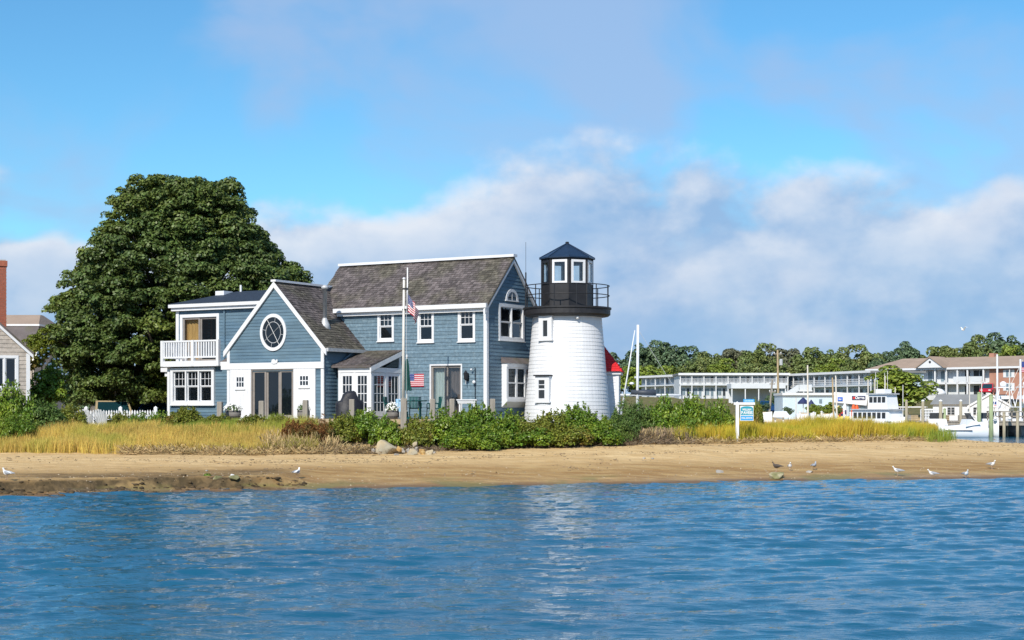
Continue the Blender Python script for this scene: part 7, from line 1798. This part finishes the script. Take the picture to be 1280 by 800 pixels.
b = MB(); b.prism([(4.9, -.4, ez_ - .1), (2.6, -.4, pz_ + .02), (2.6, 2.6, pz_ + .02), (4.9, 2.6, ez_ - .1)], (0, 0, -.06)); b.build('gable_roof', 'grey_roof', hs_)
for x, y in ((-1.2, -.05), (1.35, -.40)):
    b = MB(); b.box(x - .42, x + .42, y, y + .049, .66, 1.5); w = b.build('window', 'white', hs_)
    for q in range(2):
        for r in range(3): p = MB(); p.box(x - .36 + q * .38, x - .03 + q * .38, y - .015, y, .71 + r * .26, .94 + r * .26); p.build('pane', 'motel_dark', w)
b = MB(); b.box(2.5, 3.3, -.385, -.352, ez_ - .35, ez_ + .3); f_ = b.build('painted_flag', 'white', hs_)
for q in range(4): p = MB(); p.box(2.52, 3.28, -.395, -.385, ez_ - .33 + q * .16, ez_ - .26 + q * .16); p.build('stripe', 'flag_red', f_)
p = MB(); p.box(2.9, 3.28, -.405, -.395, ez_ + .0, ez_ + .28); p.build('canton', 'flag_blue', f_)
# ---- pier: piles are things one can count
pY = 130.0
PL = [(1130, 501, 'pile', 'pale pier pile beside the passenger boat', .11), (1150.5, 501, 'pile', 'white-capped pier pile second from the left', .12), (1172.5, 501, 'pile', 'white-capped pier pile at the grass tip', .14), (1177.5, 511.5, 'pile_green', 'short greenish pile next to the grass tip', .11),
      (1197.5, 501, 'pile', 'white-capped pile before the shed window', .12), (1220.3, 491.5, 'pile_green', 'tallest greenish pile in front of the shed gable', .16), (1235.2, 494, 'pile_green', 'tall greenish pile right of the shed gable', .16),
      (1251.3, 516, 'pile', 'grey pile under the dock rail, left one', .12), (1268, 515, 'pile', 'grey pile under the dock rail, right one', .12)]
for px, top, mt, lb, r_ in PL:
    X = WX(px, pY); h = WZ(top, pY); o = empty('pier_pile', (X, pY - .8, -1.5), 0, lb, 'pile', 'piles of the pier')
    b = MB(); b.tube([(0, 0, 0), (0, 0, h + 1.5)], [r_ * 1.1, r_], 10); b.build('shaft', mt, o, True)
    b = MB(); b.lathe([(r_ * 1.12, 0), (r_ * 1.12, .06), (r_ * .3, .13)], 10, (0, 0, h + 1.46)); b.build('pile_cap', 'hull_white' if 'white' in lb else mt, o)
pr = empty('pier', (0, pY, 0), 0, 'grey wooden pier deck with rails in front of the shed', 'pier')
x0, x1, x2 = WX(1143, pY), WX(1222, pY), WX(1290, pY); zd = WZ(526.5, pY)
n = 26
for q in range(n):
    b = MB(); a = x0 + (x2 - x0) * q / n; b.box(a + .01, a + (x2 - x0) / n - .01, -.6, 7.6, zd - .07, zd); b.build('deck_plank', 'wood_grey', pr)
b = MB(); b.box(x0, x2, -.55, -.45, zd - .35, zd - .075); b.build('edge_beam', 'wood_grey', pr)
for zz_ in (.35, .75):
    b = MB(); b.box(x1 + .6, x2, -.5, -.42, zd + zz_, zd + zz_ + .1); b.build('rail', 'wood_grey', pr)
for q in range(5):
    b = MB(); x = x1 + .7 + q * 1.0; b.box(x - .05, x + .05, -.5, -.38, zd, zd + .85); b.build('rail_post', 'wood_grey', pr)
for q in range(9):
    b = MB(); x = x0 + .5 + q * 1.1; b.tube([(x, 1.5, -1.5), (x, 1.5, zd - .08)], .11, 8); b.build('support', 'pile', pr)
b = MB(); b.box(x0 - 8, x2 + 30, 6.9, 7.15, -1.5, zd - .08); b.build('bulkhead', 'wood_grey', pr)
lat = empty('lattice_screen', (WX(1160, 136), 136, WZ(528, 136)), 0, 'white lattice screen on the pier left of the shed', 'screen'); kk = 136 / F
b = MB(); b.box(-9 * kk, 12 * kk, 0, .05, 0, .08); b.box(-9 * kk, 12 * kk, 0, .05, 16 * kk, 17 * kk); b.build('frame', 'white', lat)
for q in range(12): b = MB(); x = (-9 + 21 * q / 11) * kk; b.box(x - .035, x + .035, .0, .03, .09, 15.9 * kk); b.build('slat', 'white', lat)
for q in range(5): b = MB(); z_ = .09 + (15 * kk) * q / 4.3; b.box(-9 * kk, 12 * kk, -.031, -.002, z_, z_ + .06); b.build('cross_slat', 'white', lat)
for q, (px, w, mt, lb) in enumerate(((1142, 9, 'wood_tan', 'brown crate on the pier beside the passenger boat'), (1137, 7, 'stone_grey', 'grey barrel crate left on the pier'), (1205, 12, 'wood_grey', 'wooden bench box below the shed window'), (1180, 9, 'wood_tan', 'tan crate behind the greenish short pile'))):
    o = empty('dock_crate', (WX(px, 131.5), 131.5, zd), R(9 * q), lb, 'crate', 'crates on the pier'); kk = 131.5 / F; a = w * kk / 2
    b = MB(); b.box(-a, a, -.3, .3, .02, .5); b.build('box', mt, o)
    for z_ in (.06, .24, .42):
        b = MB(); b.box(-a - .01, a + .01, -.325, -.301, z_, z_ + .07); b.build('slat', mt, o)
# ---- motor boats at the dock
def motorboat(px, Y, rz, L_, label, top=True, riggers=False, tower=False):
    o = empty('motor_boat', (WX(px, Y), Y, 0.0), rz, label, 'boat', 'motor boats at the dock')
    hull(MB(), L_, L_ * .34, .95, .45).build('hull', 'hull_white', o, True)
    b = MB(); b.box(-L_ / 2 + .1, L_ * .1, -L_ * .171, -L_ * .165, .55, .62); b.build('rub_rail', 'dark_slate', o)
    b = MB(); b.hexa([(-.2, -.8, .9), (L_ * .28, -.6, 1.1), (L_ * .28, .6, 1.1), (-.2, .8, .9), (0, -.7, 1.5), (L_ * .16, -.5, 1.5), (L_ * .16, .5, 1.5), (0, .7, 1.5)]); b.build('cabin', 'hull_white', o)
    b = MB(); b.hexa([(L_ * .10, -.6, 1.51), (L_ * .18, -.55, 1.3), (L_ * .18, .55, 1.3), (L_ * .10, .6, 1.51), (L_ * .04, -.6, 2.0), (L_ * .05, -.55, 2.0), (L_ * .05, .55, 2.0), (L_ * .04, .6, 2.0)]); b.build('windscreen', 'motel_dark', o)
    e = MB(); e.box(-L_ / 2 - .35, -L_ / 2 - .02, -.2, .2, .3, 1.25); e.build('outboard_motor', 'hull_white', o)
    if top:
        b = MB(); b.box(-1.3, 1.2, -.95, .95, 2.45, 2.53); b.build('hard_top', 'hull_white', o)
        for sx in (-1.2, 1.0):
            for sy in (-.85, .85): l = MB(); l.tube([(sx, sy, .9), (sx * .9, sy, 2.45)], .03, 6); l.build('top_support', 'hull_white', o)
    if riggers:
        for sy, q in ((-1, 1), (1, -1)):
            l = MB(); l.tube([(.2, sy * .9, 2.3), (.2 - 2.5, sy * 2.4, 6.8)], [.03, .015], 6); l.build('outrigger', 'pole_white', o)
    if tower:
        for sx in (-.9, .7):
            for sy in (-.7, .7): l = MB(); l.tube([(sx, sy, 2.5), (sx * .6, sy * .6, 4.2)], .035, 6); l.build('tower_leg', 'hull_white', o)
        b = MB(); b.box(-.8, .7, -.6, .6, 4.2, 4.28); b.build('tower_platform', 'hull_white', o)
        b = MB(); b.lathe([(.1, 0), (.3, .1), (.3, .35), (.1, .5)], 12, (0, 0, 4.28)); b.build('radar_dome', 'hull_white', o, True)
        b = MB(); b.box(-.7, .6, -.5, .5, 3.2, 3.5); b.build('flying_bridge', 'hull_white', o)
    return o
motorboat(1206, 126, R(4), 3.9, 'small white open motor boat tied before the shed', top=False)
motorboat(1172, 129.0, R(85), 3.6, 'white motor boat seen end-on at the grass tip', top=False)
motorboat(1227, 131.5, R(-75), 5.2, 'white motor boat seen bow-on between the two tall greenish piles', top=False)
motorboat(1254, 139.5, R(175), 7.4, 'white sport fishing boat with tower and radar dome behind the dock rail', True, True, True)
motorboat(1283, 137.0, R(190), 7.0, 'white fishing boat cut off by the right edge', True, False, True)
# ---- red pickup on the motel forecourt
pk_ = car((WX(1235, 250), 250, WZ(493.0, 250)), R(244), 'red pickup parked below the motel balcony at the right', 'red_paint', 'red_paint', 5.0, 1.9, 1.75, False); pk_['group'] = 'vehicles at the motel'
b = MB(); b.lathe([(1.1, 0), (1.0, .35), (.6, .7), (.1, .85)], 16); o = b.build('canvas_dome', 'white', None, True); o.location = (WX(1172, 200), 200, WZ(493.5, 200)); tag(o, 'white domed canvas cover before the portico columns', 'cover')
b2 = MB(); b2.lathe([(1.12, -.06), (1.12, .02)], 16); b2.build('hem_band', 'galv', o)

# ---- more masts, boats and posts that crowd the harbour
for px, y0, y1, Y, r_, lb in ((1093, 505, 474, 150, .05, 'thin aerial pole left of the round green tree'), (1106.5, 505, 470, 150, .05, 'thin aerial pole before the round green tree'), (1119, 505, 484, 150, .06, 'short lamp pole right of the passenger boat'),
                              (1212, 520, 470, 138, .05, 'slim white aerial above the shed gable'), (1227, 520, 474, 138, .05, 'slim white aerial right of the shed gable'), (1262, 520, 462, 138, .06, 'white aerial between the fishing boat towers'), (995, 520, 497, 152, .06, 'short white post beside the stairs')):
    pole('aerial_pole', px, y0, px, y1, Y, r_, 'pole_white', lb)
for i, (px, w, top, lb) in enumerate(((1008, 20, 516, 'white skiff under cover on the quay below the parasols'), (1032, 16, 517, 'white skiff on the quay before the yellow-green bushes'), (955, 16, 515, 'white skiff on the quay left of the white table'))):
    Y = 151 + i; o = empty('quay_skiff', (WX(px, Y), Y, gz(WX(px, Y), Y)), R(15 - 20 * i), lb, 'boat', 'skiffs on the quay'); kk = Y / F; o.scale = (1, 1, 1)
    hull(MB(), w * kk * 1.3, w * kk * .42, WZ(top, Y) - gz(WX(px, Y), Y) - .1, .15).build('hull', 'hull_white', o, True)
    b = MB(); b.box(-w * kk * .45, w * kk * .2, -w * kk * .17, w * kk * .17, WZ(top, Y) - gz(WX(px, Y), Y) - .09, WZ(top, Y) - gz(WX(px, Y), Y) + .02); b.build('thwart', 'wood_tan', o)
    b = MB(); b.box(-.3, .3, -.3, .3, -.2, .05); b.build('cradle', 'wood_grey', o)
motorboat(1240, 146.0, R(20), 6.4, 'white cabin cruiser behind the tall greenish piles', True, False, False)
motorboat(1140, 142.0, R(160), 5.4, 'white motor boat between passenger boat and lattice screen', True, False, False)
motorboat(1268, 133.5, R(-88), 5.0, 'white motor boat stern-on under the dock rail at the right', False)
for px, Y, rz_, pt, lb in ((957, 200, 20, 'car_blue', 'blue car parked by the leaning utility pole'), (1254, 246, 10, 'motel_dark', 'dark car parked at the brick end of the motel')):
    c_ = car((WX(px, Y), Y, gz(WX(px, Y), Y)), R(rz_), lb, pt, pt, 4.5, 1.8, 1.5, False); c_['group'] = 'vehicles at the motel'

# ---- low bushes, posts and stacked gear along the quay edge
for px, top, w, Y, mt, hs, lb in ((1016, 503, 16, 158, 'leaf_bright', 16, 'lime bush between the navy parasols and the mast'), (1050, 507, 12, 160, 'leaf_mid', 12, 'small green bush behind the orange-brown pole'), (985, 508, 14, 162, 'leaf_dark', 12, 'dark bush behind the white table'), (940, 508, 20, 160, 'leaf_mid', 16, 'green bush at the quay behind the sign')):
    far_tree('quay_bush', px, top, w, Y, int(px) % 4, mt, lb, group='bushes along the quay', hs=hs)['category'] = 'bush'
for i, (px, top) in enumerate(((1000, 515), (1017, 516), (1027, 515), (1055, 514), (1063, 516))):
    Y = 146; o = empty('mooring_post', (WX(px, Y), Y, gz(WX(px, Y), Y)), 0, ('leftmost', 'second', 'third', 'fourth', 'rightmost')[i] + ' of the white mooring posts along the quay edge', 'post', 'mooring posts on the quay'); h = WZ(top, Y) - gz(WX(px, Y), Y)
    b = MB(); b.tube([(0, 0, -.2), (0, 0, h)], .09, 8); b.build('shaft', 'white', o)
    b = MB(); b.lathe([(.12, 0), (.12, .05), (.03, .1)], 8, (0, 0, h)); b.build('cap', 'white', o)
for i, (px, y0, lb) in enumerate(((1214, 521, 'white fender ball hanging left on the dock rail'), (1244, 523, 'white fender ball in the middle of the dock rail'), (1262, 523, 'white fender ball hanging right on the dock rail'))):
    o = empty('fender', W(px, y0, 128.9), 0, lb, 'fender', 'fenders on the dock rail')
    b = MB(); b.lathe([(.03, -.16), (.13, -.08), (.15, 0), (.13, .09), (.03, .16)], 10); b.build('ball', 'hull_white', o, True)
    b = MB(); b.tube([(0, 0, .15), (0, .05, .45)], .012, 4); b.build('rope', 'pole_white', o)

# ---- trees closing the view under the big maple
for px, top, w, Y, mt, lb in ((62, 470, 44, 112, 'leaf_dark', 'dark tree low behind the hydrangea'), (92, 474, 46, 114, 'leaf_dark', 'dark tree under the left branches of the maple'), (128, 478, 48, 113, 'leaf_dark', 'dark tree in the maple shade behind the suv'), (168, 478, 48, 115, 'leaf_dark', 'dark tree in the maple shade behind the lime shrub'), (205, 470, 48, 116, 'leaf_dark', 'dark tree against the left corner of the house')):
    far_tree('yard_tree', px, top, w, Y, int(px) % 4, mt, lb, group='trees behind the maple')
